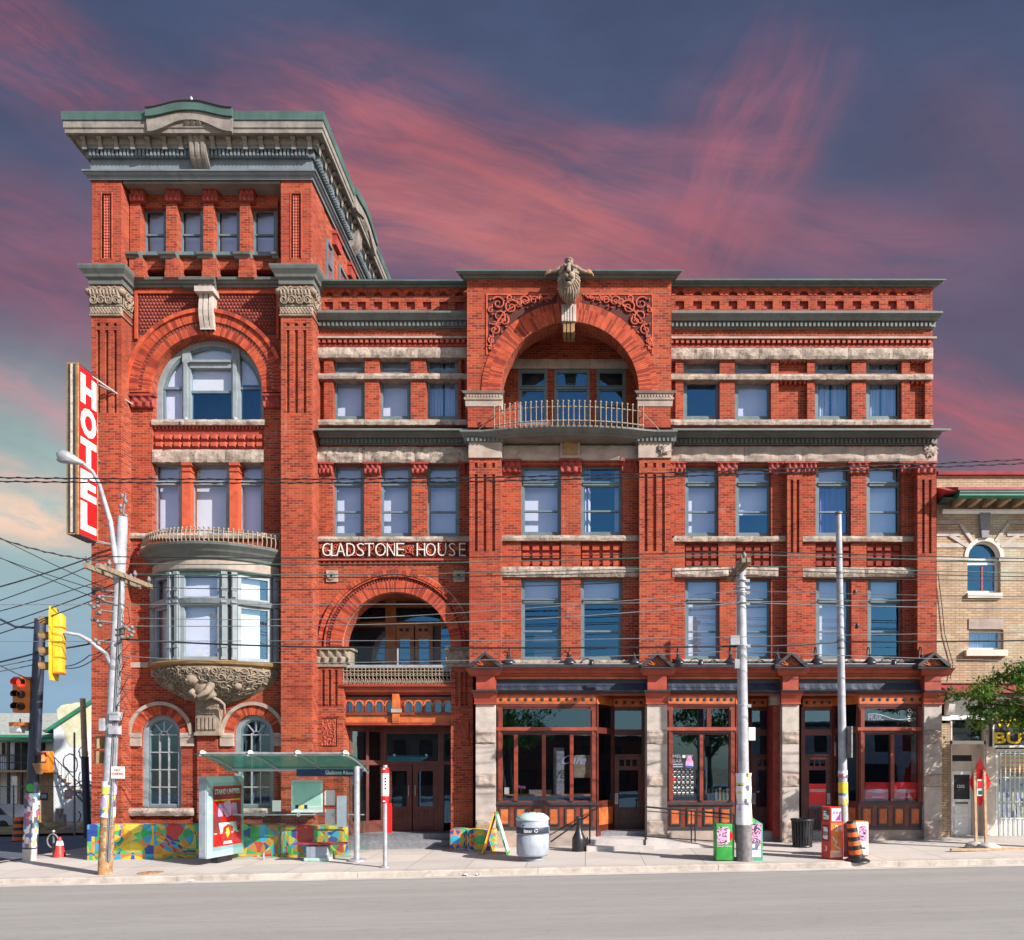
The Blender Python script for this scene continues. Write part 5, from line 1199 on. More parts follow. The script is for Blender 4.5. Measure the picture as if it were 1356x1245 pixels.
# third and second floors of the centre
m = MB(); PA, PBp = (621.5, 663.5), (846.5, 888)
def pilf(a): return [(a+7+11.5*i, a+11+11.5*i, 613, 619.5) for i in range(3)]+[(a+7+11.5*i, a+11+11.5*i, 628, 730) for i in range(3)]
for a0, a1 in (PA, PBp): grooves(m, a0, a1, 580, 880, pilf(a0), YC, 1.0)
C3 = ((690, 743), (769, 824))
m.pwall(655, 855, 585, 882, YI, YI+.3, [(a0, a1, 616, 709) for a0, a1 in C3]+[(a0, a1, 765.5, 875) for a0, a1 in C3]+[(690, 743, 717, 750), (769, 824, 717, 750)], 'red_brick')
part(m, 'centre_wall')
for a0, a1 in C3:
    q = MB(); q.pb(a0-1, a1+1, 716, 751, YI+.13, YI+.3, 'terracotta'); x_0, x_1 = X(a0, YI), X(a1, YI); z_0, z_1 = Z(750, YI), Z(719, YI)
    for i in range(4):
        for j in range(3): q.box(x_0+(x_1-x_0)*(i+.14)/4, x_0+(x_1-x_0)*(i+.80)/4, YI+.03, YI+.14, z_0+(z_1-z_0)*(j+.12)/3, z_0+(z_1-z_0)*(j+.74)/3, 'voussoir_brick_0')
    part(q, 'brick_panel')
stones('window_sill', 663.5, 846.5, 709, 716, YI, 3, .04, pr=.1, seed=21); stones('stone_lintel', 663.5, 846.5, 750.5, 764, YI, 2, .06, seed=22); stones('window_sill', 663.5, 846.5, 874, 881, YI, 3, .04, pr=.1, seed=23)
stones('stone_lintel', 663.5, 846.5, 590, 609, YI, 2, .05, pr=.14, m='smooth_stone', seed=24)
for (a0, a1), k1 in zip(C3, ('b', 'cs')): window(a0, a1, 616.5, 709.5, YI+.18, k1, 641, 677)
for (a0, a1), k1 in zip(C3, ('b:.24', 'b:.24')): window(a0, a1, 766, 875, YI+.18, k1, 796, 836)
for a0, a1 in ((664, 690), (741, 771), (822, 846)): capital(a0, a1, 607.5, 625, YI-.11, YI, 'terracotta', 3)
for a0, a1 in ((620.5, 664.5), (845.5, 889)):
    q = MB(); q.pb(a0, a1, 584, 606, YC-.05, YC+.3, 'smooth_stone'); part(q, 'stone_block')
q = MB(); q.ball((X(879, YC-.08), YC-.03, Z(597, YC)), .22, 'rough_stone', 14, (1.1, .55, .9), lambda d: .8+.55*noise.noise(d*3.7)+.15*math.sin(d.x*14+d.z*9)); part(q, 'carved_boss')
for a0, a1 in ((662, 743), (767, 848)): 
    q = MB(); q.prof(a0, a1, [(.05, 590), (.14, 588), (.16, 580), (0, 578)], YI, 'trim_paint'); dentils(q, a0, a1, 581, 587, YI-.2, YI-.1, 'trim_paint', .135, .5); part(q, 'dentil_band')
for a0, a1 in ((617, 667), (843, 893)):
    q = MB(); q.prof(a0, a1, [(.03, 586), (.08, 584.5), (.10, 578.5), (0, 577)], YC, 'trim_paint', yb=YC+.3, ends=(.5, .5)); dentils(q, a0, a1, 579.5, 584, YC-.14, YC-.05, 'trim_paint', .135, .5); part(q, 'dentil_band')
q = MB(); q.pb(742, 768, 580, 606, YI-.24, YI, 'smooth_stone'); q.relief(X(745, YI-.25), X(765, YI-.25), Z(603, YI-.25), Z(583, YI-.25), YI-.245, .05, leafy(7, 1.2), 'brown_stone', 26, 26, .004); q.pb(740, 770, 574, 580, YI-.32, YI, 'trim_paint'); part(q, 'corbel')
# ------------------------------------------------------------------ east bay
e = MB(); EX0, EX1 = 884, 1235
W4 = ((905, 953), (973, 1021), (1079, 1128), (1147, 1194)); W3 = ((907, 951.5), (974, 1021), (1080, 1127), (1147.5, 1194)); W2 = ((907, 953), (975, 1021), (1080.5, 1127.5), (1149, 1195.5))
pan = [(1031, 1069, 476, 494), (1031, 1069, 504, 555), (1205, 1225, 476, 494), (1205, 1225, 504, 555), (887, 894.5, 476, 494), (887, 894.5, 504, 555)]
e.pwall(EX0, EX1, 436, 566, YR, YR+.3, [(a, c, 476.5, 495) for a, c in W4]+[(a, c, 503, 556) for a, c in W4]+pan, 'red_brick')
for a0, a1, r0, r1 in pan:
    e.pb(a0-1, a1+1, r0-1, r1+1, YR+.16, YR+.3, 'red_brick')
    if a1-a0 > 10: dentils(e, a0, a1, r0-.5, r0+4, YR+.02, YR+.16, 'terracotta_light', .15, .5)
e.pwall(EX0, 1240, 586, 882, YR, YR+.3, [(a, c, 616, 710) for a, c in W3]+[(a, c, 766, 874) for a, c in W2]+[(a, c, 719, 751) for a, c in W3]+[(1021+3, 1040, 640, 720)][:0], 'red_brick')
parapet(e, EX0, EX1, 894.5, 23.47, 14, 379, (386, 391.5, 398.5, 409.5, 413), YR, 11.5)
e.box(X(EX1, YR)-.3, X(EX1, YR), YR+.3, 14, Z(566), Z(372), 'red_brick'); e.box(X(1238.5, YR)-.3, X(1238.5, YR), YR+.3, 14, GB, Z(566), 'red_brick')
part(e, 'bay_wall')
for a0, a1 in W3:
    q = MB(); q.pb(a0-1, a1+1, 718, 752, YR+.14, YR+.3, 'terracotta'); x_0, x_1 = X(a0, YR), X(a1, YR); z_0, z_1 = Z(750, YR), Z(720, YR)
    for i in range(4):
        for j in range(3): q.box(x_0+(x_1-x_0)*(i+.14)/4, x_0+(x_1-x_0)*(i+.80)/4, YR+.04, YR+.15, z_0+(z_1-z_0)*(j+.12)/3, z_0+(z_1-z_0)*(j+.74)/3, 'voussoir_brick_1')
    part(q, 'brick_panel')
p = MB()
yp3 = YR-.26
p0_ = MB(); grooves(p0_, 1042.5, 1062.5, 626, 882, [(1047, 1050.5, 635, 733), (1055, 1058.5, 635, 733)], yp3, .28); part(p0_, 'pilaster')
grooves(p, 1215, 1240, 627, 882, [(1221, 1224.5, 635, 733), (1230, 1233.5, 635, 733)], YP, .4)
p0_ = MB(); p0_.pb(884, 893, 612, 882, YR-.1, YR, 'red_brick'); part(p0_, 'pilaster')
part(p, 'pilaster')
cop(EX0+5, EX1+2, 369.5, 380, YR, ends=(0, 1), pr=.24); cornice(EX0+4, EX1, 411.5, 436, YR, ends=(0, .5), k=1.0); cornice(EX0+4, 1238, 567, 590.5, YR, ends=(0, .3), pr=.66)
dentcourse(EX0+2, EX1, 445.5, 460, YR, ends=(0, .5))
stones('stone_lintel', EX0, EX1+1, 460.5, 475.5, YR, 6, .06, seed=31); stones('stone_band', EX0, EX1+1, 495.5, 502.5, YR, 5, .04, seed=32); stones('window_sill', EX0, EX1+1, 555.5, 562.5, YR, 5, .04, seed=33)
stones('stone_lintel', EX0+3, 1241, 591.5, 611, YR, 4, .05, pr=.14, m='smooth_stone', seed=34)
q = MB(); q.ball((X(1231, YR-.2), YR-.12, Z(601, YR)), .24, 'rough_stone', 14, (1.2, .5, .8), lambda d: .8+.55*noise.noise(d*3.1)+.15*math.sin(d.x*12+d.z*9)); part(q, 'carved_boss')
stones('window_sill', EX0+6, 1041.5, 710, 717, YR, 3, .04, pr=.1, seed=35); stones('window_sill', 1063, 1214, 710, 717, YR, 3, .04, pr=.1, seed=36)
stones('stone_lintel', EX0+6, 1031, 751.5, 764, YR, 2, .07, pr=.12, seed=37); stones('stone_lintel', 1063, 1214, 751.5, 764, YR, 2, .07, pr=.12, seed=38); stones('window_sill', EX0+6, 1041.5, 873, 880, YR, 3, .04, pr=.1, seed=39); stones('window_sill', 1063, 1214, 873, 880, YR, 3, .04, pr=.1, seed=40)
for (a0, a1), k1 in zip(W4, ('d', 'b', 'c', 'c')): window(a0, a1, 476.5, 495.5, YR+.2, 'b' if k1 == 'd' else k1, None, None); window(a0, a1, 503, 556, YR+.2, k1, None, None)
for (a0, a1), k1 in zip(W3, ('b', 'b:.66', 'p', 'b')): window(a0, a1, 616, 710.5, YR+.2, k1, 641.5, 678)
for (a0, a1), k1 in zip(W2, ('b', 'b', 'b', 'b:.25')): window(a0, a1, 766, 874, YR+.2, k1, 796, 836.5)
for a0, a1, y_ in ((888, 909, YR-.08), (949, 978, YR-.08), (1017, 1041, YR-.08), (1040, 1065, yp3-.06), (1064, 1083, YR-.08), (1124, 1152, YR-.08), (1192, 1214, YR-.08), (1213, 1241, YP-.06)): capital(a0, a1, 610.5, 626.5, y_, YR, 'terracotta', 3)
r = MB(); r.box(X(414), X(EX1), YL+.35, 14, ROOFZ-.4, ROOFZ-.3, 'roofing'); r.box(X(414), X(EX1), 13.7, 14, GB, ROOFZ, 'red_brick'); part(r, 'roof')
# ------------------------------------------------------------------ shop front along the pavement
YS = -.62                                                   # face of the stone piers
PIER = ((630, 656), (857, 883.5), (1036, 1058), (1224, 1247))
for i, (a0, a1) in enumerate(PIER):
    q = MB(); yb = .35
    for r0, r1, rg in ((932, 967, 0), (967, 985, 1), (985, 1025, 0), (1025, 1042, 1), (1042, 1086, 0), (1086, 1140, 1)):
        if rg: q.rough(X(a0, YS), X(a1, YS), YS+.0, yb, max(GB, Z(r1, YS)+.004), Z(r0, YS)-.004, 'smooth_stone', .05, .05, i*3+r0)
        else: q.pb(a0, a1, r0, r1, YS+.02, yb, 'pale_stone')
    part(q, 'stone_pier')
    q = MB(); c0, c1 = a0-1, a1+1
    q.prof(c0, c1, [(.0, 933), (.06, 932.3), (.06, 930.8), (.02, 930.4), (.10, 921), (.17, 917), (.19, 914.5), (.0, 914)], YS, 'red_paint_wood', yb=YS+.5, ends=(.4, .4))
    q.pb(a0+.5, a1-.5, 894, 914, YS-.16, YS+.5, 'red_paint_wood'); q.prof(c0, c1, [(.17, 917), (.24, 916), (.25, 914), (.0, 913.6)], YS, 'dark_trim', yb=YS+.5, ends=(.3, .3))
    q.prof(c0-1, c1+1, [(.17, 895), (.22, 893), (.3, 888), (.36, 884.5), (0, 884)], YS, 'red_paint_wood', yb=YS+.5, ends=(.6, .6))
    xm = X((a0+a1)/2, YS-.4); hw = 21.5/S(YS-.4); z0 = Z(883.5, YS-.4); z1 = Z(864.5, YS-.4)
    q.prism([(xm-hw*.86, z0+.03), (xm+hw*.86, z0+.03), (xm, z1-.06)], 'y', YS-.36, YS+.4, 'red_paint_wood')
    for s_ in (-1, 1): q.prism([(xm+s_*hw, z0), (xm+s_*hw, z0+.07), (xm, z1+.02), (xm, z1-.07), (xm+s_*hw*.83, z0+.0)], 'y', YS-.52, YS+.4, 'dark_trim')
    q.prism([(xm-hw, z0-.05), (xm+hw, z0-.05), (xm+hw, z0-.005), (xm-hw, z0-.005)], 'y', YS-.5, YS+.4, 'dark_trim')
    for k_ in range(7):
        an = PI*(k_+.5)/7; c_ = Vector((xm+.15*math.cos(an)*1.2, YS-.37, z0+.06+.12*math.sin(an))); q.obox(c_, (.014, .02, .09), 'orange_wood', Matrix.Rotation(PI/2-an, 3, 'Y'))
    part(q, 'pier_pediment')
YF = -.46
bays = ((656, 857), (883.5, 1036), (1058, 1224))
for a0, a1 in bays:
    q = MB()
    q.prof(a0, a1, [(.02, 896), (.06, 895), (.07, 892.5), (.14, 891.5), (.2, 888), (.30, 885), (.32, 884), (0, 883.8)], YF, 'red_paint_wood', yb=YF+.5); q.prof(a0, a1, [(.02, 899.5), (.05, 899), (.05, 896.3), (0, 896)], YF, 'orange_wood', yb=YF+.5)
    q.prof(a0, a1, [(.33, 884), (.36, 883.6), (.37, 880.5), (0, 879)], YF, 'dark_trim', yb=YF+.5); q.pb(a0, a1, 899.5, 916, YF+.05, YF+.5, 'slate_board')
    q.prof(a0, a1, [(0, 919.5), (.05, 919), (.08, 917.5), (.16, 915.5), (.18, 914.2), (0, 914)], YF, 'dark_trim', yb=YF+.5); q.prof(a0, a1, [(0, 921), (.04, 920.6), (.05, 919.6), (0, 919.4)], YF, 'red_paint_wood', yb=YF+.5)
    part(q, 'shop_fascia')
    # folded canvas shows as a slack grey drop under the fascia board
    q = MB(); x_0, x_1 = X(a0, YF), X(a1, YF); n = 24; vs = []
    for i in range(n+1):
        xx = x_0+(x_1-x_0)*i/n; vs += [(xx, YF+.02, Z(905, YF)), (xx, YF-.10-.02*math.sin(i*2.1), Z(914.2, YF)-.0)]
    q.add(vs, [(2*i, 2*i+2, 2*i+3, 2*i+1) for i in range(n)], 'slate_board'); part(q, 'awning_drop')
# recessed doors and bay windows
YW, YD = -.42, .55
zfl = Z(1098, YD)
def vframe(mb, x0, x1, z0, z1, y, m, w=.07, d=.1): mb.wall(x0, x1, z0, z1, y, y+d, [(x0+w, x1-w, z0+w, z1-w)], m)
def dotband(mb, px0, px1, r0, r1, y, n):
    mb.pb(px0, px1, r0, r1, y-.03, y+.1, 'orange_wood')
    for i in range(n):
        xx = X(px0, y)+(X(px1, y)-X(px0, y))*(i+.5)/n; zz = Z((r0+r1)/2, y); P = [(xx+.055*math.cos(2*PI*j/14), zz+.055*math.sin(2*PI*j/14)) for j in range(14)]
        mb.prism(P, 'y', y-.038, y-.02, 'dark_trim'); mb.ball((xx, y-.036, zz), .03, 'dark_trim', 5)
def panels(mb, px0, px1, r0, r1, y, n):
    mb.pb(px0, px1, r0, r1, y, y+.12, 'mahogany_lit'); w = (px1-px0)/n
    for i in range(n):
        p0, p1 = px0+w*(i+.14), px0+w*(i+.82); a = (X(p0, y), X(p1, y), Z(r1-6, y), Z(r0+3, y))
        vframe(mb, *a, y-.035, 'dark_trim', .045, .035); mb.box(a[0]+.05, a[1]-.05, y-.015, y, a[2]+.05, a[3]-.05, 'orange_wood')
    mb.pb(px0-1, px1+1, r0-3.5, r0, y-.07, y+.12, 'dark_trim'); mb.pb(px0-.5, px1+.5, r1-4, r1, y-.05, y+.12, 'dark_trim')
def shopwin(px0, px1, mull, tmull, ndot, npan, ext0, ext1, side=None):
    y = YW
    q = MB(); dotband(q, px0, px1, 921, 932, y, ndot); q.pb(px0, px1, 932.2, 936, y-.02, y+.1, 'mahogany')
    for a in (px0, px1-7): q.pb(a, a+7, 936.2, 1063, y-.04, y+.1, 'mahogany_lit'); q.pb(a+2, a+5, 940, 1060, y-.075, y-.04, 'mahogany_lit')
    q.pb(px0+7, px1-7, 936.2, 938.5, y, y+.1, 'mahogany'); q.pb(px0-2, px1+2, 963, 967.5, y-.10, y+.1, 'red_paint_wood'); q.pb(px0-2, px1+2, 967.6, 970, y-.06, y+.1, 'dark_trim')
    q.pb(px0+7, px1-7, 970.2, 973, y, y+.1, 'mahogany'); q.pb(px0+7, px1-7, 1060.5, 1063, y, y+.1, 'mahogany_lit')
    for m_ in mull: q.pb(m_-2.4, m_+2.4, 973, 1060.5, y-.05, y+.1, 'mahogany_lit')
    for m_ in tmull: q.pb(m_-3, m_+3, 938.5, 963, y-.02, y+.1, 'mahogany')
    panels(q, px0, px1, 1066, 1099, y, npan); q.pb(px0, px1, 1099, 1150, y-.02, y+.3, 'smooth_stone'); fr = part(q, 'shop_window')
    q = MB(); q.pb(px0+7, px1-7, 938.5, 963, y+.05, y+.056, 'shop_glass'); q.pb(px0+7, px1-7, 973, 1060.5, y+.05, y+.056, 'shop_glass'); part(q, 'pane', fr)
    return fr
sA = shopwin(658, 789, (683, 720, 757), (), 12, 6, 0, 0); sB = shopwin(884, 973, (929, ), (939, ), 10, 4, 0, 0); sC = shopwin(1138, 1223, (1182, ), (), 8, 4, 0, 0)
def shopdoor(px0, px1, name='shop_door', hl=True):
    y = YD; x0, x1 = X(px0, y), X(px1, y)
    q = MB(); dotband(q, px0-3, px1+3, 925, 936, y, 4)
    q.wall(x0-.12, x1+.12, zfl, Z(936.5, y), y, y+.12, [(x0, x1, Z(966, y), Z(941, y)), (x0, x1, Z(999, y), Z(974, y)), (x0, x1, zfl, Z(1001, y))], 'mahogany')
    fr = part(q, 'door_frame')
    q = MB(); q.pb(px0, px1, 941, 966, y+.05, y+.056, 'shop_glass'); q.pb(px0, px1, 974, 999, y+.05, y+.056, 'shop_glass'); part(q, 'pane', fr)
    q = MB(); z0, z1 = zfl+.01, Z(1001.5, y); zg0, zg1 = Z(1069, y), Z(1020, y)
    lights = [(x0+.14+(x1-x0-.28)*(i+.08)/3, x0+.14+(x1-x0-.28)*(i+.8)/3, Z(1014.5, y), Z(1006, y)) for i in range(3)]
    q.wall(x0+.005, x1-.005, z0, z1, y+.03, y+.08, [(x0+.14, x1-.14, zg0, zg1)]+lights, 'mahogany')
    for u0, u1 in ((.14, .47), (.53, .86)):
        for v0, v1 in ((.16, .48), (.56, .88)):
            hh = zg0-z0; vframe(q, x0+(x1-x0)*u0, x0+(x1-x0)*u1, z0+hh*v0, z0+hh*v1, y-.0, 'dark_trim', .04, .03)
    dr = part(q, name)
    q = MB(); q.box(x0+.14, x1-.14, y+.05, y+.056, zg0, zg1, 'shop_glass')
    for l in lights: q.box(l[0], l[1], y+.05, y+.056, l[2], l[3], 'shop_glass')
    part(q, 'pane', dr)
    q = MB(); xx = x0+.06 if hl else x1-.06; q.box(xx-.05, xx+.05, y+.015, y+.03, zg0+.1, zg0+.45, 'galvanised'); q.tube([(xx, y+.02, zg0+.16), (xx, y-.04, zg0+.16), (xx, y-.04, zg0+.4), (xx, y+.02, zg0+.4)], .014, 'galvanised', 6); part(q, 'handle', dr)
shopdoor(814, 851); shopdoor(996, 1033); shopdoor(1066, 1100, hl=False)
# angled side lights between windows and doors, ceilings, back rooms
def sidelight(pxa, ya, pxb, yb):
    A, B = Vector((X(pxa, ya), ya, 0)), Vector((X(pxb, yb), yb, 0)); dv = (B-A); L_ = dv.length; dv.normalize(); rot = Matrix(((dv.x, -dv.y, 0), (dv.y, dv.x, 0), (0, 0, 1))); q = MB(); g_ = MB()
    def o(mb, t0, t1, r0, r1, th, m): c_ = A+dv*(t0+t1)/2; mb.obox((c_.x, c_.y, (Z(r0, YW)+Z(r1, YW))/2), ((t1-t0)/2, th/2, (Z(r0, YW)-Z(r1, YW))/2), m, rot)
    o(q, 0, .09, 932, 1110, .09, 'mahogany'); o(q, L_-.09, L_, 932, 1110, .09, 'mahogany'); o(q, .09, L_-.09, 963, 971, .08, 'mahogany'); o(q, .09, L_-.09, 1061, 1115, .08, 'mahogany'); o(q, 0, L_, 920, 932, .08, 'orange_wood'); o(q, .12, L_-.12, 1070, 1093, .10, 'orange_wood')
    f = part(q, 'side_light'); o(g_, .09, L_-.09, 932, 963, .008, 'shop_glass'); o(g_, .09, L_-.09, 971, 1061, .008, 'shop_glass'); part(g_, 'pane', f)
sidelight(789, YW, 812, YD); sidelight(973, YW, 993, YD); sidelight(1103, YD, 1138, YW)
q = MB()
for a0, a1 in ((656, 857), (883.5, 1036), (1058, 1224)): q.box(X(a0, YF), X(a1, YF), YF+.3, 2.6, Z(921, YF), Z(921, YF)+.1, 'mahogany'); 
q.box(X(656), X(1235), 2.6, 2.7, GB, Z(890), 'interior'); q.box(X(656), X(1235), YF+.3, 2.6, Z(880), Z(880)+.08, 'interior'); q.box(X(656), X(1235), YW+.2, 2.6, GB, zfl, 'grey_granite')
for a0 in (640, 857, 1036, 1224): q.box(X(a0)+.1, X(a0)+.5, .0, 2.6, GB, Z(890), 'interior')
part(q, 'shop_interior')
q = MB(); q.pb(1012+12, 1035, 925, 1110, YS+.3, YD, 'terracotta'); q.box(X(1020, YS+.2), X(1036, YS+.2), YS+.2, YS+.5, Z(933, YS), Z(919, YS), 'carved_stone'); part(q, 'stone_pier')
# furniture glimpsed in the shop and the prints on its glass
q = MB(); y = YW-.003+.045
for px0, px1 in ((1146, 1179.5), (1184.5, 1215)):
    q.pb(px0, px1, 1036, 1058, y+.02, y+.024, 'sign_red'); xm = X((px0+px1)/2, y); zz = Z(1047.5, y)
    for i in range(-5, 6): q.hoop(xm+i*.055, zz, .028*(1.5-abs(i)*.12), .04*(1.5-abs(i)*.12), y+.014, y+.018, 'white_plastic', 0, 2*PI, 10)
    q.pb((px0+px1)/2-8, (px0+px1)/2+8, 1055, 1056, y+.014, y+.018, 'white_plastic')
part(q, 'window_print', sC)
q = MB(); y2 = YD-.0+.045; q.box(X(1070, y2), X(1096, y2), y2-.006, y2-.002, Z(1066, y2), Z(1038, y2), 'sign_red')
for i in range(-4, 5): q.hoop(X(1083, y2)+i*.055, Z(1047, y2), .03, .045, y2-.012, y2-.007, 'white_plastic', 0, 2*PI, 10)
part(q, 'window_print')
q = MB(); ya = YW+.45
q.pb(733, 747, 990, 1062, ya, ya+.1, 'grey_granite'); q.pb(664, 785, 1052, 1054, ya-.1, ya+.3, 'loggia_wood'); q.pb(668, 674, 1043, 1052, ya, ya+.1, 'white_plastic'); q.pb(700, 730, 1046, 1052, ya, ya+.1, 'dark_iron'); q.pb(760, 784, 1000, 1030, ya+.6, ya+.62, 'carved_stone')
for px in (687, 691, 694): q.ball((X(px, ya), ya, Z(1042+px % 3, ya)), .06, 'pink_print', 6)
q.tube([(X(690, ya), ya, Z(1052, ya)), (X(690, ya), ya, Z(1044, ya))], .03, 'grass_green', 5)
part(q, 'window_display', sA)
q = MB()
for i in range(7): q.pb(932+5*i, 935+5*i, 1046-(i*7 % 5), 1060, ya, ya+.06, ('dark_iron', 'bronze_edge', 'grass_green')[i % 3])
q.pb(930, 968, 1060, 1062, ya-.05, ya+.15, 'loggia_wood'); part(q, 'window_display', sB)
# black notice with columns of words on the middle window
q = MB(); y3 = YW+.04; q.pb(890, 919, 998, 1055, y3, y3+.005, 'black_print'); nb = part(q, 'notice_board', sB)
q = MB(); ux, uz = (1, 0, 0), (0, 0, 1)
def wr(mb, s_, px0, px1, r0, r1, y_, m, dp=.004, bold=0): put_text(mb, s_, m, (X(px0, y_), y_, Z(r1, y_)), ux, uz, X(px1, y_)-X(px0, y_), Z(r0, y_)-Z(r1, y_), dp, bold)
wr(q, 'MELODY', 891, 918, 999.5, 1004, y3-.0015, 'bin_grey'); wr(q, 'BAR', 891, 903, 1005.5, 1010, y3-.0015, 'bin_grey')
for r_ in (1011.5, 1014.5): q.pb(891, 904, r_, r_+1.6, y3-.003, y3-.001, 'bin_grey')
for r_ in range(5):
    for c_ in range(5):
        q.pb(891+5.7*c_, 891.8+5.7*c_, 1018.6+7*r_, 1019.4+7*r_, y3-.003, y3-.001, 'white_paint'); q.pb(892+5.7*c_, 892+5.7*c_+random.uniform(2.5, 4), 1021+7*r_, 1022.2+7*r_, y3-.003, y3-.001, 'white_paint'); q.pb(892+5.7*c_, 892+5.7*c_+random.uniform(2, 4), 1023.2+7*r_, 1024+7*r_, y3-.003, y3-.001, 'bin_grey')
q.hoop(X(906, y3), Z(1002, y3), 0.0, .05, y3-.003, y3-.001, 'white_paint', 0, 2*PI, 14)
q.prism([(X(908, y3), Z(1015, y3)), (X(918, y3), Z(1015, y3)), (X(918, y3), Z(1009, y3)), (X(914, y3), Z(1000, y3)), (X(911, y3), Z(1001, y3)), (X(908, y3), Z(1009, y3))], 'y', y3-.003, y3-.001, 'pink_print'); q.pb(908.5, 917, 1014, 1017, y3-.005, y3-.003, 'blue_print_and_reflection')
wr(q, 'MET', 891, 899, 994.2, 996.8, y3-.0, 'white_paint') if False else None
q.hoop(X(892.5, y3), Z(1032, y3), 0.0, .045, y3-.005, y3-.0035, 'sign_red', 0, 2*PI, 12)
part(q, 'lettering', nb)
q = MB(); put_text(q, 'Cafe', 'faint_print', (X(744, YW+.04), YW+.045, Z(1012, YW)), ux, uz, .76, .28, .003, shear=.5); part(q, 'lettering', sA)
q = MB(); wr(q, 'MUSIC', 1150, 1170, 947, 954, YW+.04, 'bin_grey'); [q.hoop(X(1205, YW), Z(r_, YW), .04, .055, YW+.04, YW+.043, 'white_paint', 0, 2*PI, 12) for r_ in (938.8+2, 947, 953)]; q.tube([(X(1150+i*4, YW), YW+.04, Z(946-2*math.sin(i*.5)+i*.5, YW)) for i in range(17)], .006, 'white_paint', 4); part(q, 'lettering', sC)
# gooseneck lamps over the shop cornice
GL = (673.5, 754, 840, 898, 967.5, 1030, 1081.5, 1152, 1221)
for i, px in enumerate(GL):
    yl = YF-.15; xx = X(px, yl); z0 = Z(881, yl)
    q = MB(); q.tube([(xx, YF-.1, z0), (xx, YF+.05, z0+.15), (xx, YF+.10, z0+.45), (xx, YF+.02, z0+.58), (xx, YF-.08, z0+.55), (xx, yl, z0+.33)], .018, 'lamp_metal', 6); lp = part(q, 'gooseneck_lamp')
    q = MB(); q.lathe([(.0, .33), (.05, .33), (.06, .24), (.10, .2), (.21, .10), (.23, .05), (.225, .03), (.1, .08), (0, .1)], 'lamp_metal', (xx, yl, z0), 18); part(q, 'lamp_shade', lp)
    if i % 2: q = MB(); q.tube([(xx+.25, YF, z0), (xx+.45, YF-.02, z0+.2), (xx+.55, YF-.1, z0+.22), (xx+.65, YF-.3, z0+.12)], .014, 'lamp_metal', 6); q.lathe([(.0, .16), (.06, .15), (.09, 0), (.085, -.02)], 'lamp_metal', (xx+.68, YF-.3, z0), 12); part(q, 'flood_lamp')
q = MB(); q.tube([(X(656, YF-.3), YF-.3, Z(881.5, YF-.3)+.05), (X(1224, YF-.3), YF-.3, Z(881.5, YF-.3)+.05)], .018, 'galvanised', 6); part(q, 'lamp_conduit')
# small things on the wall
q = MB()
for px, r_ in ((1134, 783), (1053, 830), (1137, 828), (140, 617), (250, 571)):
    q.ball((X(px, YL-.1), YR-.02 if px > 400 else YT-.02, Z(r_, YL-.1)), .05, 'dark_trim', 5, (1, .5, 1.6))
part(q, 'wall_fixing')
# ------------------------------------------------------------------ blade sign on the corner
sx0, sx1, sy0, sy1, sz0, sz1 = -15.08, -14.76, -1.86, -.93, 9.2, 14.2
sg = thing('blade_sign', 'tall red hotel sign standing out from the corner of the brick tower', 'sign', ((sx0+sx1)/2, sy1, sz0))
q = MB(); q.box(sx0+.03, sx1-.012, sy0+.03, sy1-.02, sz0+.02, sz1-.02, 'dark_trim'); 
for y0, y1 in ((sy0, sy0+.05), (sy1-.05, sy1)): q.box(sx0, sx1, y0, y1, sz0, sz1, 'rust_steel')
q.box(sx0, sx1, sy0+.05, sy1-.05, sz0, sz0+.05, 'dark_trim'); q.box(sx0, sx1, sy0+.05, sy1-.05, sz1-.05, sz1, 'dark_trim')
q.box(sx0+.0, sx0+.04, sy0-.012, sy0, sz0, sz1, 'bronze_edge'); q.box(sx1-.13, sx1-.06, sy0-.02, sy0, sz0+.05, sz1-.05, 'dark_trim'); q.box(sx0+.06, sx0+.11, sy0-.02, sy0, sz0+.05, sz1-.05, 'dark_trim'); q.box(sx1-.06, sx1, sy0-.012, sy0, sz0, sz1, 'bronze_edge')
cs = q.build('casing', sg)
q = MB(); q.box(sx0+.115, sx1-.135, sy0-.016, sy0-.001, sz0+.06, sz1-.04, 'rusty_white'); q.build('edge_strip', sg)
for sd in (1, -1):
    xf = sx1-.012 if sd > 0 else sx0+.03
    q = MB(); q.box(min(xf, xf+sd*.014), max(xf, xf+sd*.014), sy0+.05, sy1-.05, sz0+.05, sz1-.05, 'sign_red'); q.build('sign_face', sg)
    q = MB(); hL = .85
    for i, ch in enumerate('HOTEL'):
        zt = sz1-.22-i*.935
        put_text(q, ch, 'white_plastic', (xf+sd*.014, (sy0+.12) if sd > 0 else (sy1-.12), zt-hL), (0, sd, 0), (0, 0, 1), .70, hL, .012, 2)
    q.build('lettering', sg)
q = MB(); q.tube([(sx1-.1, sy1, sz1-.15), (-14.5, YT+.02, sz1-.25)], .03, 'dark_iron', 6); q.tube([(sx1-.05, sy1-.3, sz1-.05), (X(164, -.65), YA-.1, sz1-.45)], .025, 'galvanised', 6); q.tube([(sx0, sy1, sz0+.1), (sx0, YT+.1, sz0+.1)], .04, 'dark_iron', 6); q.tube([(sx1, sy1, sz0+.06), (sx1+.5, YT+.02, sz0+.0)], .03, 'dark_iron', 6); q.tube([(sx1, sy1-.1, sz0), (sx1+.8, YT, sz0-.05)], .02, 'dark_iron', 6)
for zz in (10.5, 11.8, 13): q.tube([((sx0+sx1)/2, sy1-.02, zz), ((sx0+sx1)/2, YT+.05, zz)], .03, 'dark_iron', 6)
q.build('bracket', sg)
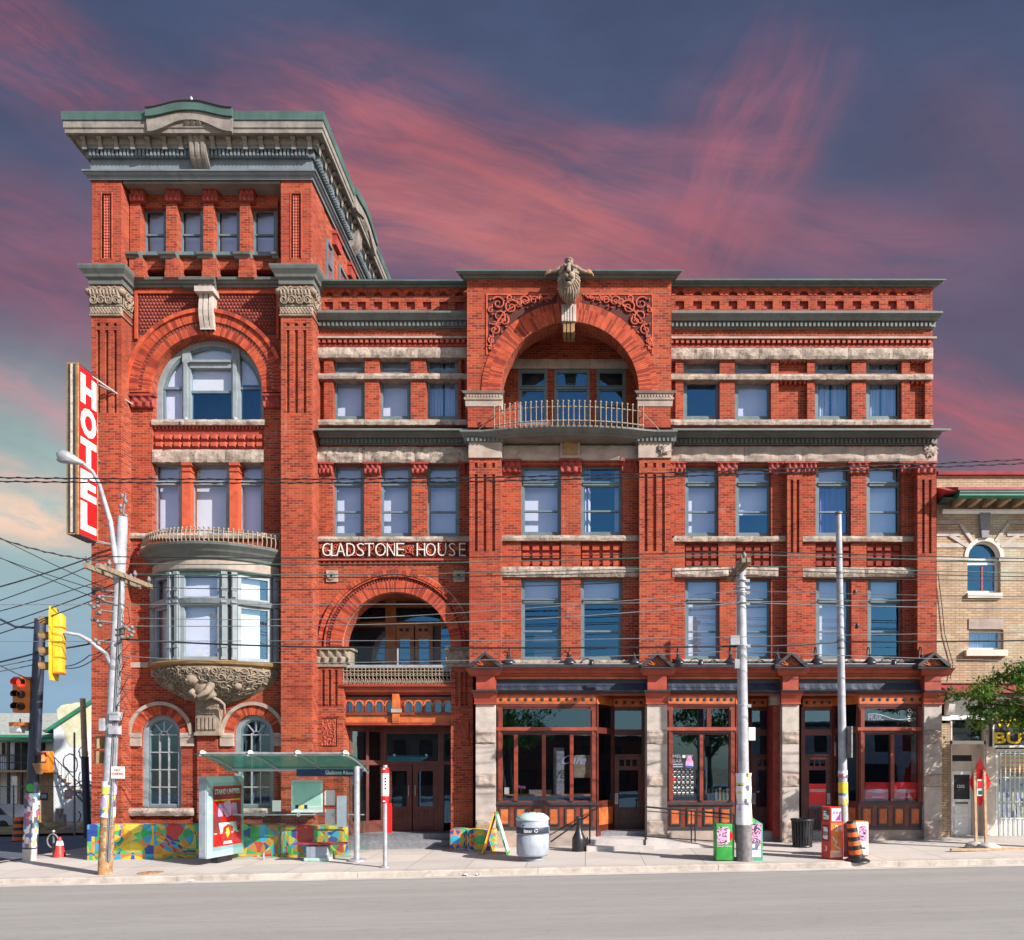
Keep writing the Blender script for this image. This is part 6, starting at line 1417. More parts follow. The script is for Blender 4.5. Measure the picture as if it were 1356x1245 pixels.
# =================================================================== GROUND
KY = -4.6                                                   # kerb line
def sheet(name, xs, ys, zf, m, kind='structure'):
    q = MB(); vs = [(x, y, zf(x, y)) for x in xs for y in ys]; k = len(ys)
    q.add(vs, [(i*k+j, (i+1)*k+j, (i+1)*k+j+1, i*k+j+1) for i in range(len(xs)-1) for j in range(k-1)], m); o = q.build(name); tag(o, None, kind=kind); return o
def RZ(x, y): return G(x, KY)-.15+(.0 if y > KY-1 else min(.10, (KY-1-y)*.02))
XS = [-400, -120, -38, -30, -22, -15.4, -10, -5, 0, 5, 10, 15, 22, 60, 150, 400]
sheet('ground', XS, [-400, -60, 0, 60, 400], lambda x, y: G(x, 0)-1.6, 'dirt')
sheet('road', XS, [-60, -40, -30, -20, -12, -7, -5.6, KY+.02], RZ, 'asphalt')
SX = X(100, -1.5)                                           # west edge of the hotel's pavement
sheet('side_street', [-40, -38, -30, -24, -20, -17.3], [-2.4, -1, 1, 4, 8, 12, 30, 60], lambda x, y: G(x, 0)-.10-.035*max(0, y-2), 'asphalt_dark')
sheet('pavement', [x for x in XS if x >= -38 and x <= 60][:-1]+[60], [KY+.16, -3, -2.4], lambda x, y: G(x, y), 'paving').name = 'pavement'
sheet('pavement_by_wall', [-17.2, -15.4, -10, -5, 0, 5, 10, 15, 22, 60], [-2.4, -1.2, 0, 3.2], lambda x, y: G(x, y), 'paving').name = 'pavement'
q = MB()
for (x0, x1) in [(-38+4.6*i, -38+4.6*(i+1)-.012) for i in range(20)]:
    vs = []
    P = [(KY, -.02), (KY+.0, .13), (KY+.03, .148), (KY+.17, .152), (KY+.17, -.05)]
    for x in (x0, x1): vs += [(x, y, RZ(x, KY)+z) for y, z in P]
    q.add(vs, [(i, i+1, i+6, i+5) for i in range(4)]+[(0, 1, 2, 3, 4), (5, 6, 7, 8, 9)], 'kerb_stone')
tag(q.build('kerb'), None, kind='structure')
sheet('kerb_apron', [x for x in XS if -38 <= x <= 60], [KY-.34, KY-.001], lambda x, y: RZ(x, y)+.006, 'concrete').name = 'gutter'
q = MB(); vs = []
for y in (-2.4, 3, 12, 40): vs += [(-17.3, y, G(-17.3, 0)-.12-.035*max(0, y-2)), (-17.3, y, G(-17.3, 0)+.02-.035*max(0, y-2)), (-17.15, y, G(-17.2, 0)+.02-.035*max(0, y-2))]
q.add(vs, [f_ for i in range(3) for f_ in ((3*i, 3*i+1, 3*i+4, 3*i+3), (3*i+1, 3*i+2, 3*i+5, 3*i+4))], 'kerb_stone'); tag(q.build('kerb'), None, kind='structure')
sheet('waste_ground', [-60, -40, -30, -24, -17.3], [13.0, 13.4, 18, 26, 45], lambda x, y: G(x, 0)-.10-.035*max(0, y-2)+.12+.22*noise.noise((x*.5, y*.4, 1))*(1 if y > 13 else 0)+(.0 if y < 13.2 else .15), 'dirt').name = 'waste_ground'
def gz(x, y): return G(x, y)
# =================================================================== MURAL WALLS round the hotel's foot
def muralwall(px0, px1, yf, r0, label, m='mural_paint', d=.5, corner=False):
    x0, x1 = X(px0, yf), X(px1, yf); zt = Z(r0, yf)
    t = thing('mural_wall', label, 'low wall', ((x0+x1)/2, yf+d/2, gz((x0+x1)/2, yf)))
    q = MB(); q.rbox(x0, x1, yf, yf+d, gz(x0, yf)-.3, zt, m, .05, 3); q.build('painted_wall', t)
    return t
muralwall(114, 372, -1.35, 1092, 'long low wall painted with green and orange circles at the foot of the tower')
muralwall(371, 455, -1.55, 1093.5, 'low wall painted with blue and yellow shards behind the shelter bench')
muralwall(595, 618, -1.0, 1098.5, 'small painted low wall end beside the entrance steps', 'mural_paint_small', .7)
muralwall(617.5, 656, -1.15, 1098.5, 'low wall with yellow ovals on blue behind the folding sign', 'mural_paint_small', .5)
# =================================================================== BUS SHELTER
yn, yf_, yp = -3.9, -1.7, -2.6
bx0, bx1 = -10.48, -6.30
sh = thing('bus_shelter', 'glass bus shelter with a curved green glass roof and an advertising panel', 'bus shelter', ((bx0+bx1)/2, yp, gz(-8.4, yp)))
def rz_(t): return 2.80-.50*t**1.7
q = MB(); n = 12
for x0, x1 in [(bx0+(bx1-bx0)*i/3+.01, bx0+(bx1-bx0)*(i+1)/3-.01) for i in range(3)]:
    vs = []
    for i in range(n+1): t = i/n; vs += [(x0, yn+(yf_-yn)*t, rz_(t)), (x1, yn+(yf_-yn)*t, rz_(t)), (x0, yn+(yf_-yn)*t, rz_(t)-.012), (x1, yn+(yf_-yn)*t, rz_(t)-.012)]
    q.add(vs, [f_ for i in range(n) for f_ in ((4*i, 4*i+1, 4*i+5, 4*i+4), (4*i+2, 4*i+6, 4*i+7, 4*i+3))], 'teal_glass', True)
q.build('glass_roof', sh)
q = MB()
q.tube([(bx0+.2, yn+.22, 2.79), (bx1-.05, yn+.22, 2.79)], .045, 'galvanised', 8); q.tube([(bx0+.2, yp+.55, rz_(.86)-.06), (bx1-.05, yp+.55, rz_(.86)-.06)], .05, 'galvanised', 8)
for i in range(4):
    xx = bx0+.3+(bx1-bx0-.38)*i/3
    q.tube([(xx, yn+(yf_-yn)*t/8, rz_(t/8)-.045) for t in range(9)], .032, 'galvanised', 6); q.tube([(xx, yn+.12, 2.84), (xx, yn+.32, 2.78)], .06, 'white_plastic', 6)
q.build('roof_frame', sh)
for xx in (bx1-.12,):
    q = MB(); q.tube([(xx, yp, gz(xx, yp)), (xx, yp, 2.45)], .085, 'galvanised', 12); q.lathe([(.0, .06), (.2, .06), (.26, .03), (.27, 0)], 'galvanised', (xx, yp, gz(xx, yp)), 16); q.tube([(xx, yp, 2.42), (xx, yp+.5, 2.42)], .05, 'galvanised', 8); q.build('post', sh)
yg = -1.95
for i in range(4):
    x0 = bx0+.15+1.02*i; q = MB(); q.box(x0, x0+1.0, yg, yg+.012, gz(x0, yg)+.16, 2.25, 'shelter_glass'); q.build('glass_pane', sh)
q = MB(); q.box(bx1-.14, bx1-.128, yp+.1, yg, gz(bx1, yp)+.16, 2.3, 'shelter_glass'); q.build('glass_pane', sh)
q = MB(); q.box(bx1-.6, bx1-.12, yn+.75, yn+.762, gz(bx1, yp)+.16, 2.3, 'shelter_glass'); q.build('glass_pane', sh)
q = MB(); zr_ = 1.05
q.tube([(bx0+.15, yg-.03, zr_), (bx1-.1, yg-.03, zr_)], .022, 'galvanised', 6)
for i in range(1, 4): xx = bx0+.15+1.02*i; q.tube([(xx, yg-.02, gz(xx, yg)), (xx, yg-.02, gz(xx, yg)+.2)], .035, 'galvanised', 8); q.hoop(xx, zr_, .03, .055, yg-.06, yg-.03, 'galvanised', 0, 2*PI, 10)
q.build('glass_rail', sh)
q = MB(); yb_ = yp+.42; q.box(bx0+2.2, bx1-.1, yb_, yb_+.03, 2.16, 2.37, 'navy_print'); b_ = q.build('name_band', sh)
q = MB(); put_text(q, 'Gladstone Av', 'white_plastic', (X(431, yb_), yb_-.002, 2.215), (1, 0, 0), (0, 0, 1), .62, .12, .004); put_text(q, 'Toronto', 'white_plastic', (X(458.5, yb_), yb_-.002, 2.21), (1, 0, 0), (0, 0, 1), .2, .1, .004, .006); q.build('lettering', b_)
# map and timetable frames on the rear glass
q = MB(); ym_ = yg-.05; q.pb(385.5, 427, 1033, 1076, ym_, ym_+.03, 'bin_lid'); mp_ = q.build('map_panel', sh)
q = MB(); q.pb(388, 425, 1036, 1067, ym_-.004, ym_-.001, 'shelter_glass'); [q.pb(391+6*i, 395+6*i, 1066, 1071, ym_-.006, ym_-.002, ('black_print', 'yellow_print', 'black_print')[i]) for i in range(3)]; q.build('print', mp_)
for a0, a1, r0, r1 in ((360.5, 372, 1060, 1074.5), (430, 443.5, 1046.5, 1066.5), (430.5, 443.5, 1071.5, 1092)):
    q = MB(); q.pb(a0, a1, r0, r1, ym_, ym_+.01, 'white_plastic'); q.build('notice', sh)
q = MB(); q.pb(446, 459, 1054, 1095, ym_-.5, ym_-.44, 'bin_grey'); q.build('timetable_panel', sh)
# advertising panel, set across the shelter's west end
A = Vector((-10.44, -3.0, 0)); B = Vector((-10.10, -1.5, 0)); dv = (B-A).normalized(); nr = Vector((dv.y, -dv.x, 0)); L_ = (B-A).length
rot = Matrix(((dv.x, nr.x, 0), (dv.y, nr.y, 0), (0, 0, 1))); pz0, pz1 = -.10, 2.17
q = MB(); c_ = (A+B)/2-nr*.13; q.obox((c_.x, c_.y, (pz0+pz1)/2), (L_/2, .13, (pz1-pz0)/2), 'advert_frame', rot); e_ = A-nr*.13-dv*.012; q.obox((e_.x, e_.y, (pz0+pz1)/2), (.012, .10, (pz1-pz0)/2-.04), 'bin_grey', rot)
c2 = c_; q.obox((c2.x, c2.y, pz0-.08), (L_*.2, .1, .1), 'black_metal', rot); ap = q.build('advert_panel', sh)
q = MB()
def ap_box(u0, u1, v0, v1, off, m):
    c_ = A+dv*((u0+u1)/2*L_)+nr*off; q.obox((c_.x, c_.y, pz0+(pz1-pz0)*(v0+v1)/2), ((u1-u0)/2*L_, .004, (pz1-pz0)*(v1-v0)/2), m, rot)
def ap_poly(pts, off, m):
    P = [A+dv*(u*L_)+nr*off+Vector((0, 0, pz0+(pz1-pz0)*v)) for u, v in pts]; q.add(P, [list(range(len(P)))], m)
ap_box(.16, .93, .13, .88, .004, 'sign_red')
ap_box(.17, .92, .72, .87, .009, 'maroon_metal'); ap_poly([(.20, .60), (.17, .42), (.17, .30), (.40, .30), (.36, .5), (.30, .62)], .010, 'maroon_metal'); ap_poly([(.72, .40), (.90, .40), (.91, .66), (.78, .66)], .010, 'maroon_metal')
ap_poly([(.46, .68), (.60, .70), (.66, .62), (.64, .5), (.5, .48), (.42, .58)], .011, 'pink_print'); ap_poly([(.30, .66), (.44, .66), (.40, .5), (.28, .5)], .0112, 'pink_print'); ap_poly([(.66, .66), (.78, .66), (.82, .5), (.68, .5)], .0112, 'pink_print')
ap_poly([(.30, .42), (.76, .42), (.80, .30), (.34, .30)], .012, 'white_plastic'); ap_poly([(.40, .28+.10*math.sin(0)), (.36, .22), (.42, .17), (.66, .17), (.72, .22), (.68, .36), (.55, .40), (.42, .36)], .014, 'red_plastic'); ap_poly([(.44, .185), (.64, .185), (.67, .15), (.41, .15)], .015, 'white_plastic'); ap_poly([(.80, .36), (.88, .38), (.90, .32), (.84, .28)], .014, 'black_print')
ap_poly([(.5, .34), (.56, .36), (.60, .28), (.54, .22), (.50, .27)], .0155, 'yellow_print')
put_text(q, 'STAND UNITED.', 'white_plastic', tuple(A+dv*(L_*.19)+nr*.012+Vector((0, 0, pz0+(pz1-pz0)*.775))), tuple(dv), (0, 0, 1), L_*.70, .15, .004, .008)
ap_box(.19, .88, .695, .71, .012, 'yellow_print')
for i in range(5): ap_box(.18+.15*i, .25+.15*i, .285, .296, .012, 'white_plastic')
q.build('poster', ap)
q = MB(); c_ = A+dv*(L_*.545)+nr*.03; q.obox((c_.x, c_.y, pz0+(pz1-pz0)*.505), (L_*.42, .004, (pz1-pz0)*.42), 'shelter_glass', rot); q.build('pane', ap)
# bench inside
by = -2.35; bz = gz(-7.4, by)
bn = thing('bench', 'red slatted bench on a grey block foot inside the bus shelter', 'bench', (X(424, by), by, bz))
q = MB()
for i in range(4): q.rbox(X(391, by), X(459, by), by-.22+.11*i, by-.22+.11*i+.09, bz+.46, bz+.50, 'maroon_metal', .01, 1)
q.build('seat', bn); q = MB(); q.rbox(X(407, by), X(436, by), by-.16, by+.16, bz, bz+.42, 'bin_grey', .05, 3); q.rbox(X(405, by), X(438, by), by-.2, by+.2, bz-.02, bz+.08, 'bin_lid', .03, 2); q.build('foot', bn)
# =================================================================== STREET FURNITURE
def at(px, py, y=None):
    """ground point under a photo pixel (y = depth when known)"""
    for _ in range(30):
        x = X(px, y if y is not None else -3); break
    lo, hi = KY, 20
    for _ in range(40):
        m_ = (lo+hi)/2
        if Z(py, m_) < G(X(px, m_), m_): lo = m_
        else: hi = m_
    return Vector((X(px, lo), lo, G(X(px, lo), lo)))
# stop pole
y = -3.9; bx = X(510, y); z = gz(bx, y)
sp = thing('bus_stop_pole', 'slim red and white stop post at the kerb beside the shelter', 'stop post', (bx, y, z))
q = MB(); q.tube([(bx, y, z), (bx, y, z+2.7)], .06, 'galvanised', 12); q.lathe([(0, .05), (.11, .05), (.14, 0)], 'galvanised', (bx, y, z), 12); q.build('post', sp)
q = MB(); zt = Z(1016, y)
for r0, r1, m in ((1016.5, 1024, 'sign_red'), (1024, 1054, 'white_plastic'), (1054, 1062.5, 'sign_red')): q.tube([(bx, y, Z(r1, y)), (bx, y, Z(r0, y))], .10, m, 14)
q.build('stop_marker', sp)
q = MB(); q.box(bx+.03, bx+.17, y-.02, y+.03, Z(1103, y), Z(1063.5, y), 'sign_red'); q.box(bx+.05, bx+.14, y-.026, y-.02, Z(1098, y), Z(1080, y), 'white_plastic') if False else None; q.build('timetable_case', sp)
q = MB()
for r_ in (1030, 1034, 1038, 1043): q.box(bx+.02, bx+.06, y-.106, y-.095, Z(r_+2, y), Z(r_, y), 'black_print')
for r_ in (1017.5, 1060): q.box(bx-.03, bx+.03, y-.108, y-.098, Z(r_+1.6, y), Z(r_, y), 'white_plastic')
q.build('print', sp)
# litter bin
y = -3.15; bx = X(705.5, y); z = gz(bx, y)
t = thing('litter_bin', 'grey round litter bin with a pale domed lid at the kerb', 'litter bin', (bx, y, z))
q = MB(); q.lathe([(.26, 0), (.28, .02), (.28, .06), (.18, .10), (.18, .12), (.40, .13), (.43, .16), (.445, .2), (.445, .70), (.43, .71), (.43, .74), (.455, .75), (.455, .93), (.43, .94), (.43, 1.10), (.42, 1.13), (0, 1.13)], 'bin_grey', (bx, y, z), 36); q.build('body', t)
q = MB(); q.lathe([(.445, 1.10), (.455, 1.12), (.455, 1.15), (.42, 1.20), (.3, 1.28), (.12, 1.31), (0, 1.315)], 'bin_lid', (bx, y, z), 32)
for s_ in (-.1, .12): q.tube([(bx+s_*2, y-.36, z+1.19), (bx+s_*.9, y-.1, z+1.315)], .012, 'black_metal', 5)
q.build('lid', t)
q = MB(); q.lathe([(.458, .755), (.461, .76), (.461, .92), (.458, .925)], 'slate_board', (bx, y, z), 36, a0=PI*1.08, a1=PI*1.92); bd = q.build('band', t)
q = MB(); put_text(q, 'litter', 'white_plastic', (bx-.20, y-.475, z+.79), (1, 0, 0), (0, 0, 1), .22, .09, .006)
for k_ in range(3): an = k_*2.1+.5; q.tube([(bx+.12+.05*math.cos(an), y-.462, z+.84+.05*math.sin(an)), (bx+.12+.05*math.cos(an+1.5), y-.462, z+.84+.05*math.sin(an+1.5))], .012, 'white_plastic', 5)
q.box(bx-.26, bx-.20, y-.40, y-.38, z+.97, z+1.0, 'navy_print'); q.build('lettering', bd)
# folding sign
P = at(655, 1129); y = -1.75; bx = X(656.5, y); z = gz(bx, y)
t = thing('folding_sign', 'folding pavement sign with green edge and orange side standing by the entrance', 'pavement sign', (bx, y, z))
for s_, m in ((-1, 'orange_wood'), (1, 'grass_green')):
    q = MB(); rot = Matrix.Rotation(s_*R(-16.5), 3, 'Y'); c_ = Vector((bx+s_*.19, y, z+.61)); q.obox(c_, (.022, .30, .63), 'orange_wood' if s_ < 0 else 'green_plastic', rot); bdn = q.build('board', t)
    q = MB(); q.obox(c_+rot @ Vector((s_*.024, 0, 0)), (.003, .25, .55), 'white_plastic', rot); q.obox(c_+rot @ Vector((0, -.302, 0)), (.017, .003, .60), 'yellow_print' if s_ < 0 else 'teal_plastic', rot)
    q.build('board_face', bdn)
# ash stand (black bottle shape)
y = -1.55; bx = X(766.5, y); z = gz(bx, y)
t = thing('ash_stand', 'black bottle shaped ash stand by the shop step', 'ash stand', (bx, y, z))
q = MB(); q.lathe([(.19, 0), (.2, .03), (.2, .34), (.19, .40), (.13, .52), (.085, .62), (.07, .75), (.065, .95), (.075, .96), (.075, 1.02), (.0, 1.03)], 'black_metal', (bx, y, z), 20); q.build('body', t)
q = MB(); q.obox((bx-.0, y-.06, z+.99), (.03, .02, .018), 'dark_trim'); q.build('ash_hole', t)
# step and ramp in front of the shop doors
q = MB(); y0 = -1.35; xa, xb = X(779, y0), X(857, y0)
q.box(xa, xb, y0, .6, -.6, gz(xa, 0)+.28, 'concrete'); q.box(xa-.05, xb+.2, y0-.35, y0, -.6, gz(xa, 0)+.12, 'concrete')
vs = [(xb, y0, gz(xb, 0)+.28), (X(948, y0), y0, gz(X(948, y0), y0)+.02), (X(948, y0), -.55, gz(X(948, y0), y0)+.02), (xb, -.55, gz(xb, 0)+.28), (xb, y0, -.6), (X(948, y0), y0, -.6), (X(948, y0), -.55, -.6), (xb, -.55, -.6)]
q.add(vs, [(0, 1, 2, 3), (0, 4, 5, 1), (3, 2, 6, 7)], 'concrete'); rp_ = q.build('door_step'); tag(rp_, 'concrete step and ramp leading up to the first shop door', 'step')
y = y0-.02
t = thing('ramp_railing', 'black metal handrail along the sloping ramp by the middle shop window', 'railing', (X(905, y), y, gz(X(905, y), y)))
q = MB(); h0 = Z(1070, y)
pts = [(X(853, y), Z(1068, y)), (X(860, y), Z(1069, y)), (X(972, y), Z(1079, y))]
q.tube([(a, y, b) for a, b in pts], .028, 'black_metal', 8); q.tube([(X(855, y), y, Z(1108, y)), (X(946, y), y, Z(1114, y))], .018, 'black_metal', 6); q.tube([(X(857, y), y, Z(1074, y)), (X(970, y), y, Z(1084, y))], .016, 'black_metal', 6)
q.build('handrail', t)
for px, r0, r1 in ((854.5, 1068, 1120), (915.5, 1074, 1115), (920.5, 1074.5, 1115), (972, 1079, 1112)):
    q = MB(); q.tube([(X(px, y), y, Z(r1, y)), (X(px, y), y, Z(r0, y))], .022, 'black_metal', 8); q.build('post', t)
t = thing('step_handrail', 'short black handrail sloping down beside the first shop step', 'railing', (X(782, y), y, gz(X(782, y), y)))
q = MB(); q.tube([(X(781, y), y, Z(1069, y)), (X(781, y), y, Z(1117, y))], .024, 'black_metal', 8); q.tube([(X(781, y), y, Z(1069, y)), (X(797, y), YF, Z(1069, y))], .022, 'black_metal', 8); q.build('post', t); q = MB(); q.tube([(X(780, y), y, Z(1079, y)), (X(729, y-.2), y-.2, Z(1115, y-.2))], .024, 'black_metal', 8); q.build('handrail', t)
# newspaper boxes
def newsbox_green(px0, px1, r0, r1, y, label, mm, slant):
    x0, x1 = X(px0, y), X(px1, y); z0, z1 = gz((x0+x1)/2, y), Z(r0, y)
    t = thing('newspaper_box', label, 'newspaper box', ((x0+x1)/2, y+.2, z0)); q = MB()
    if slant: q.prism([(x0, z0), (x1, z0), (x1, z1-.16), (x0+.10, z1), (x0, z1)], 'y', y, y+.42, mm)
    else: q.rbox(x0, x1, y, y+.42, z0+.02, z1, mm, .02, 2)
    q.build('cabinet', t)
    return t, x0, x1, z0, z1
y = -4.05
t, x0, x1, z0, z1 = newsbox_green(948, 972.5, 1091, 1139, y, 'bright green newspaper box with a pink flyer, left of the postered pole', 'green_plastic', False)
q = MB(); q.box(x0+.03, x0+.33, y-.006, y, z0+.44, z1-.08, 'scrawl'); q.hoop(x0+.30, (z0+z1)/2+.17, .0, .15, y-.005, y-.001, 'sign_red', -PI/2, PI/2, 14); q.box(x0+.30, x0+.36, y-.008, y-.004, z0+.5, z1-.14, 'white_plastic'); put_text(q, 'local news', 'white_plastic', (x0+.04, y-.002, z0+.38), (1, 0, 0), (0, 0, 1), .38, .04, .004); q.build('flyer', t)
t, x0, x1, z0, z1 = newsbox_green(991.5, 1010, 1083, 1139, y-.05, 'worn teal newspaper box with a slanted top, covered in flyers', 'teal_plastic', True)
q = MB(); q.box(x0+.05, x1-.04, y-.057, y-.05, z0+.48, z1-.16, 'scrawl'); q.box(x0+.06, x1-.05, y-.058, y-.05, z0+.10, z0+.28, 'white_plastic'); q.box(x0+.04, x1-.05, y-.057, y-.05, z0+.30, z0+.44, 'flyers'); q.build('flyer', t)
y = -3.95
x0, xm, x1 = X(1088.5, y), X(1099.5, y-.2), X(1116, y-.2); z0 = gz(x0, y); z1 = Z(1068.5, y)
t = thing('newspaper_box', 'tall red newspaper box with a glazed side and an orange poster', 'newspaper box', ((x0+x1)/2, y, z0))
q = MB(); q.prism([(x0, y+.05), (xm, y-.2), (x1, y-.2), (x1+.12, y+.1), (x0+.15, y+.4)], 'z', z0+.02, z0+.98, 'red_plastic'); q.prism([(x0+.02, y+.06), (xm, y-.17), (x1-.02, y-.17), (x1+.06, y+.12), (x0+.15, y+.36)], 'z', z0+.98, z1, 'red_plastic'); q.build('cabinet', t)
dv2 = Vector((xm-x0, -.25, 0)).normalized(); n2 = Vector((dv2.y, -dv2.x, 0)); A2 = Vector((x0, y+.05, 0))
q = MB()
def nb(u0, u1, za, zb, off, m):
    P = [A2+dv2*u+n2*off+Vector((0, 0, zz)) for u, zz in ((u0, za), (u1, za), (u1, zb), (u0, zb))]; q.add(P, [(0, 1, 2, 3)], m)
LL = math.hypot(xm-x0, .25)
nb(.05, LL-.04, z0+1.02, z1-.08, -.012, 'interior'); nb(.06, LL-.05, z0+1.04, z1-.1, -.006, 'newsprint'); nb(.04, LL-.05, z0+.48, z0+.90, .004, 'interior'); nb(.06, LL-.08, z0+.52, z0+.86, .007, 'newsprint'); put_text(q, '3', 'white_plastic', tuple(A2+dv2*.12+n2*.004+Vector((0, 0, z0+.22))), tuple(dv2), (0, 0, 1), .07, .13, .003); q.build('display_window', t)
q = MB(); yv = y-.2
q.box(xm+.02, x1-.02, yv-.006, yv, z0+.06, z0+.96, 'orange_print'); q.box(xm+.04, x1-.04, yv+.015, yv+.022, z0+1.0, z1-.03, 'white_plastic'); q.box(xm+.0, x1-.02, yv-.007, yv-.001, z0+.06, z0+.24, 'skin_print')
q.add([(x1-.20, yv+.012, z0+1.02), (x1-.05, yv+.012, z0+1.02), (x1-.05, yv+.012, z0+1.24)], [(0, 1, 2)], 'purple_print')
put_text(q, '24', 'white_plastic', (xm+.12, yv-.008, z0+.74), (1, 0, 0), (0, 0, 1), .20, .16, .004, .004)
for i in range(3): q.hoop(xm+.10+.08*i, z1-.14, .018, .032, yv+.01, yv+.014, 'purple_print', 0, 2*PI, 10)
q.tube([(xm+.06, yv-.008, z0+.6), (xm+.16, yv-.008, z0+.44), (xm+.22, yv-.008, z0+.6), (xm+.12, yv-.008, z0+.36), (xm+.26, yv-.008, z0+.28)], .016, 'white_plastic', 4); q.box(xm+.06, x1-.07, yv-.009, yv-.005, z0+.19, z0+.22, 'white_plastic'); q.build('poster', t)
y = -3.85; x0, x1 = X(1127, y), X(1150.5, y); z0 = gz(x0, y); z1 = Z(1088, y)
t = thing('newspaper_box', 'pale grey newspaper box with yellow edges behind the leaning barrel', 'newspaper box', ((x0+x1)/2, y+.2, z0))
q = MB(); q.rbox(x0, x1, y, y+.45, z0+.03, z1, 'orange_enamel', .03, 2); q.rbox(x0+.012, x1-.012, y-.02, y+.3, z0+.06, z1-.01, 'white_plastic', .03, 2); q.build('cabinet', t); q = MB(); q.box(x0+.22, x1-.06, y-.027, y-.02, z0+.45, z1-.12, 'scrawl'); q.box(x0+.28, x1-.05, y-.027, y-.02, z0+.18, z0+.36, 'flyers'); q.build('flyer', t)
# leaning construction barrel
y = -4.35; bx, z = X(1135, y), gz(X(1135, y), KY)+.0
t = thing('construction_barrel', 'leaning orange and black striped construction barrel at the kerb edge', 'traffic barrel', (bx, y, z))
til = Matrix.Rotation(R(-9), 3, 'Y'); q = MB(); zz = .06
for i in range(8):
    a, b = .06+i*.115, .06+(i+1)*.115; q.lathe([(.185-.07*a, a), (.185-.07*b, b)], 'orange_plastic' if i % 2 else 'black_metal', (bx, y, z), 18, tilt=til)
q.lathe([(.12, .98), (.13, 1.0), (.09, 1.04), (0, 1.05)], 'black_metal', (bx, y, z), 18, tilt=til); q.build('barrel', t); q = MB(); q.lathe([(.0, .07), (.2, .08), (.29, .03), (.34, 0), (.34, -.02)], 'black_metal', (bx, y, z), 24); q.build('base', t)
# black wire bin
P = (X(1062.5, -1.6), -1.6); z = gz(*P)
t = thing('litter_bin', 'black slatted metal litter bin beside a stone shop pier', 'litter bin', (P[0], P[1], z))
q = MB()
for i in range(22): an = 2*PI*i/22; q.obox((P[0]+.29*math.cos(an), P[1]+.29*math.sin(an), z+.40), (.028, .008, .36), 'black_metal', Matrix.Rotation(an+PI/2, 3, 'Z') @ Matrix.Rotation(.06, 3, 'X'))
q.lathe([(.24, .04), (.24, .78), (.2, .7), (.2, .06)], 'interior', (P[0], P[1], z), 20); q.lathe([(.28, 0), (.29, .05), (.25, .06)], 'black_metal', (P[0], P[1], z), 20); q.build('slats', t); q = MB(); q.lathe([(.30, .74), (.34, .78), (.35, .81), (.33, .83), (.24, .84), (.24, .80), (.28, .78)], 'black_metal', (P[0], P[1], z), 24); q.build('rim', t)
# red diamond road sign seen on two wooden posts
y = -2.6; P0, P1 = X(1291, y), X(1303.5, y-.25)
t = thing('road_sign', 'red diamond construction sign on two wooden posts with sandbags', 'road sign', ((P0+P1)/2, y, gz(P0, y)))
cx, cz = X(1298, y), Z(1036, y); hw, hh = 14.5/S(y), 33/S(y)
q = MB(); q.prism([(cx-hw, cz), (cx, cz-hh), (cx+hw, cz), (cx, cz+hh)], 'y', y+.01, y+.025, 'sign_red'); q.build('sign_plate', t)
q = MB(); q.box(cx-.12, cx+.06, y-.06, y-.05, Z(1054, y), Z(1032, y), 'bin_lid'); q.box(cx-.10, cx+.03, y-.066, y-.06, Z(1044, y), Z(1034, y), 'sign_red'); q.box(cx-.08, cx+.02, y-.067, y-.06, Z(1052, y), Z(1047, y), 'black_print'); q.build('sticker', t)
for px, yy, r0 in ((1291.5, y-.04, 1018), (1304.5, y-.06, 1020)):
    q = MB(); xx = X(px, yy); q.obox((xx, yy, (gz(xx, yy)+Z(r0, yy))/2), (.033, .033, (Z(r0, yy)-gz(xx, yy))/2), 'timber', Matrix.Rotation(R(-1.5), 3, 'Y')); q.build('post', t)
for px, yy in ((1293, y), (1309, y-.3)):
    q = MB(); xx = X(px, yy); q.ball((xx, yy, gz(xx, yy)+.06), .30, 'concrete', 10, (1, .8, .42), lambda d: 1+.25*noise.noise(d*2.3)); q.build('sandbag', t)
q = MB(); xx = X(1290, y-.5); q.obox((xx+.6, y-.55, gz(xx, y)+.035), (1.3, .05, .03), 'timber', Matrix.Rotation(.05, 3, 'Z')); q.build('base_board', t)
# =================================================================== POLES
def pole(name, label, cat, pb_, pt, r0, r1, m='pole_paint', n=14):
    t = thing(name, label, cat, pb_); q = MB(); A, B = Vector(pb_)-Vector((0, 0, .2)), Vector(pt); q.tube([A.lerp(B, i/10) for i in range(11)], [r0+(r1-r0)*i/10 for i in range(11)], m, n); q.build('shaft', t); return t, (lambda zz: A.lerp(B, (zz-A.z)/(B.z-A.z)))
y = -4.1
xb = X(138.5, y); p1, ax1 = pole('utility_pole', 'leaning white utility pole with a street lamp arm in front of the tower', 'utility pole', (xb, y, gz(xb, y)), (X(162.5, y), y, Z(685, y)), .165, .125)
def on(ax, z, dx=0, dy=0): p_ = ax(z); return (p_.x+dx, p_.y+dy, z)
q = MB(); zc = 7.42; a = ax1(zc); 
for s_ in (-.16, .16): q.obox((a.x+s_, a.y, zc), (.05, 1.15, .06), 'wood_arm', Matrix.Rotation(0, 3, 'Z'))
ca = q.build('crossarm', p1)
q = MB()
for i, dy in enumerate((-1.05, -.7, -.35, .4, .75, 1.05)): q.lathe([(.02, 0), (.03, .06), (.05, .07), (.055, .13), (.03, .15), (.045, .17), (.02, .2), (0, .21)], 'dark_iron', (a.x+(.16 if i % 2 else -.16), a.y+dy, zc+.06), 8)
q.build('insulators', ca)
q = MB(); b0 = Vector(on(ax1, Z(748, y), -.05, -.1)); hx, hy = X(97, -4.9), -4.9
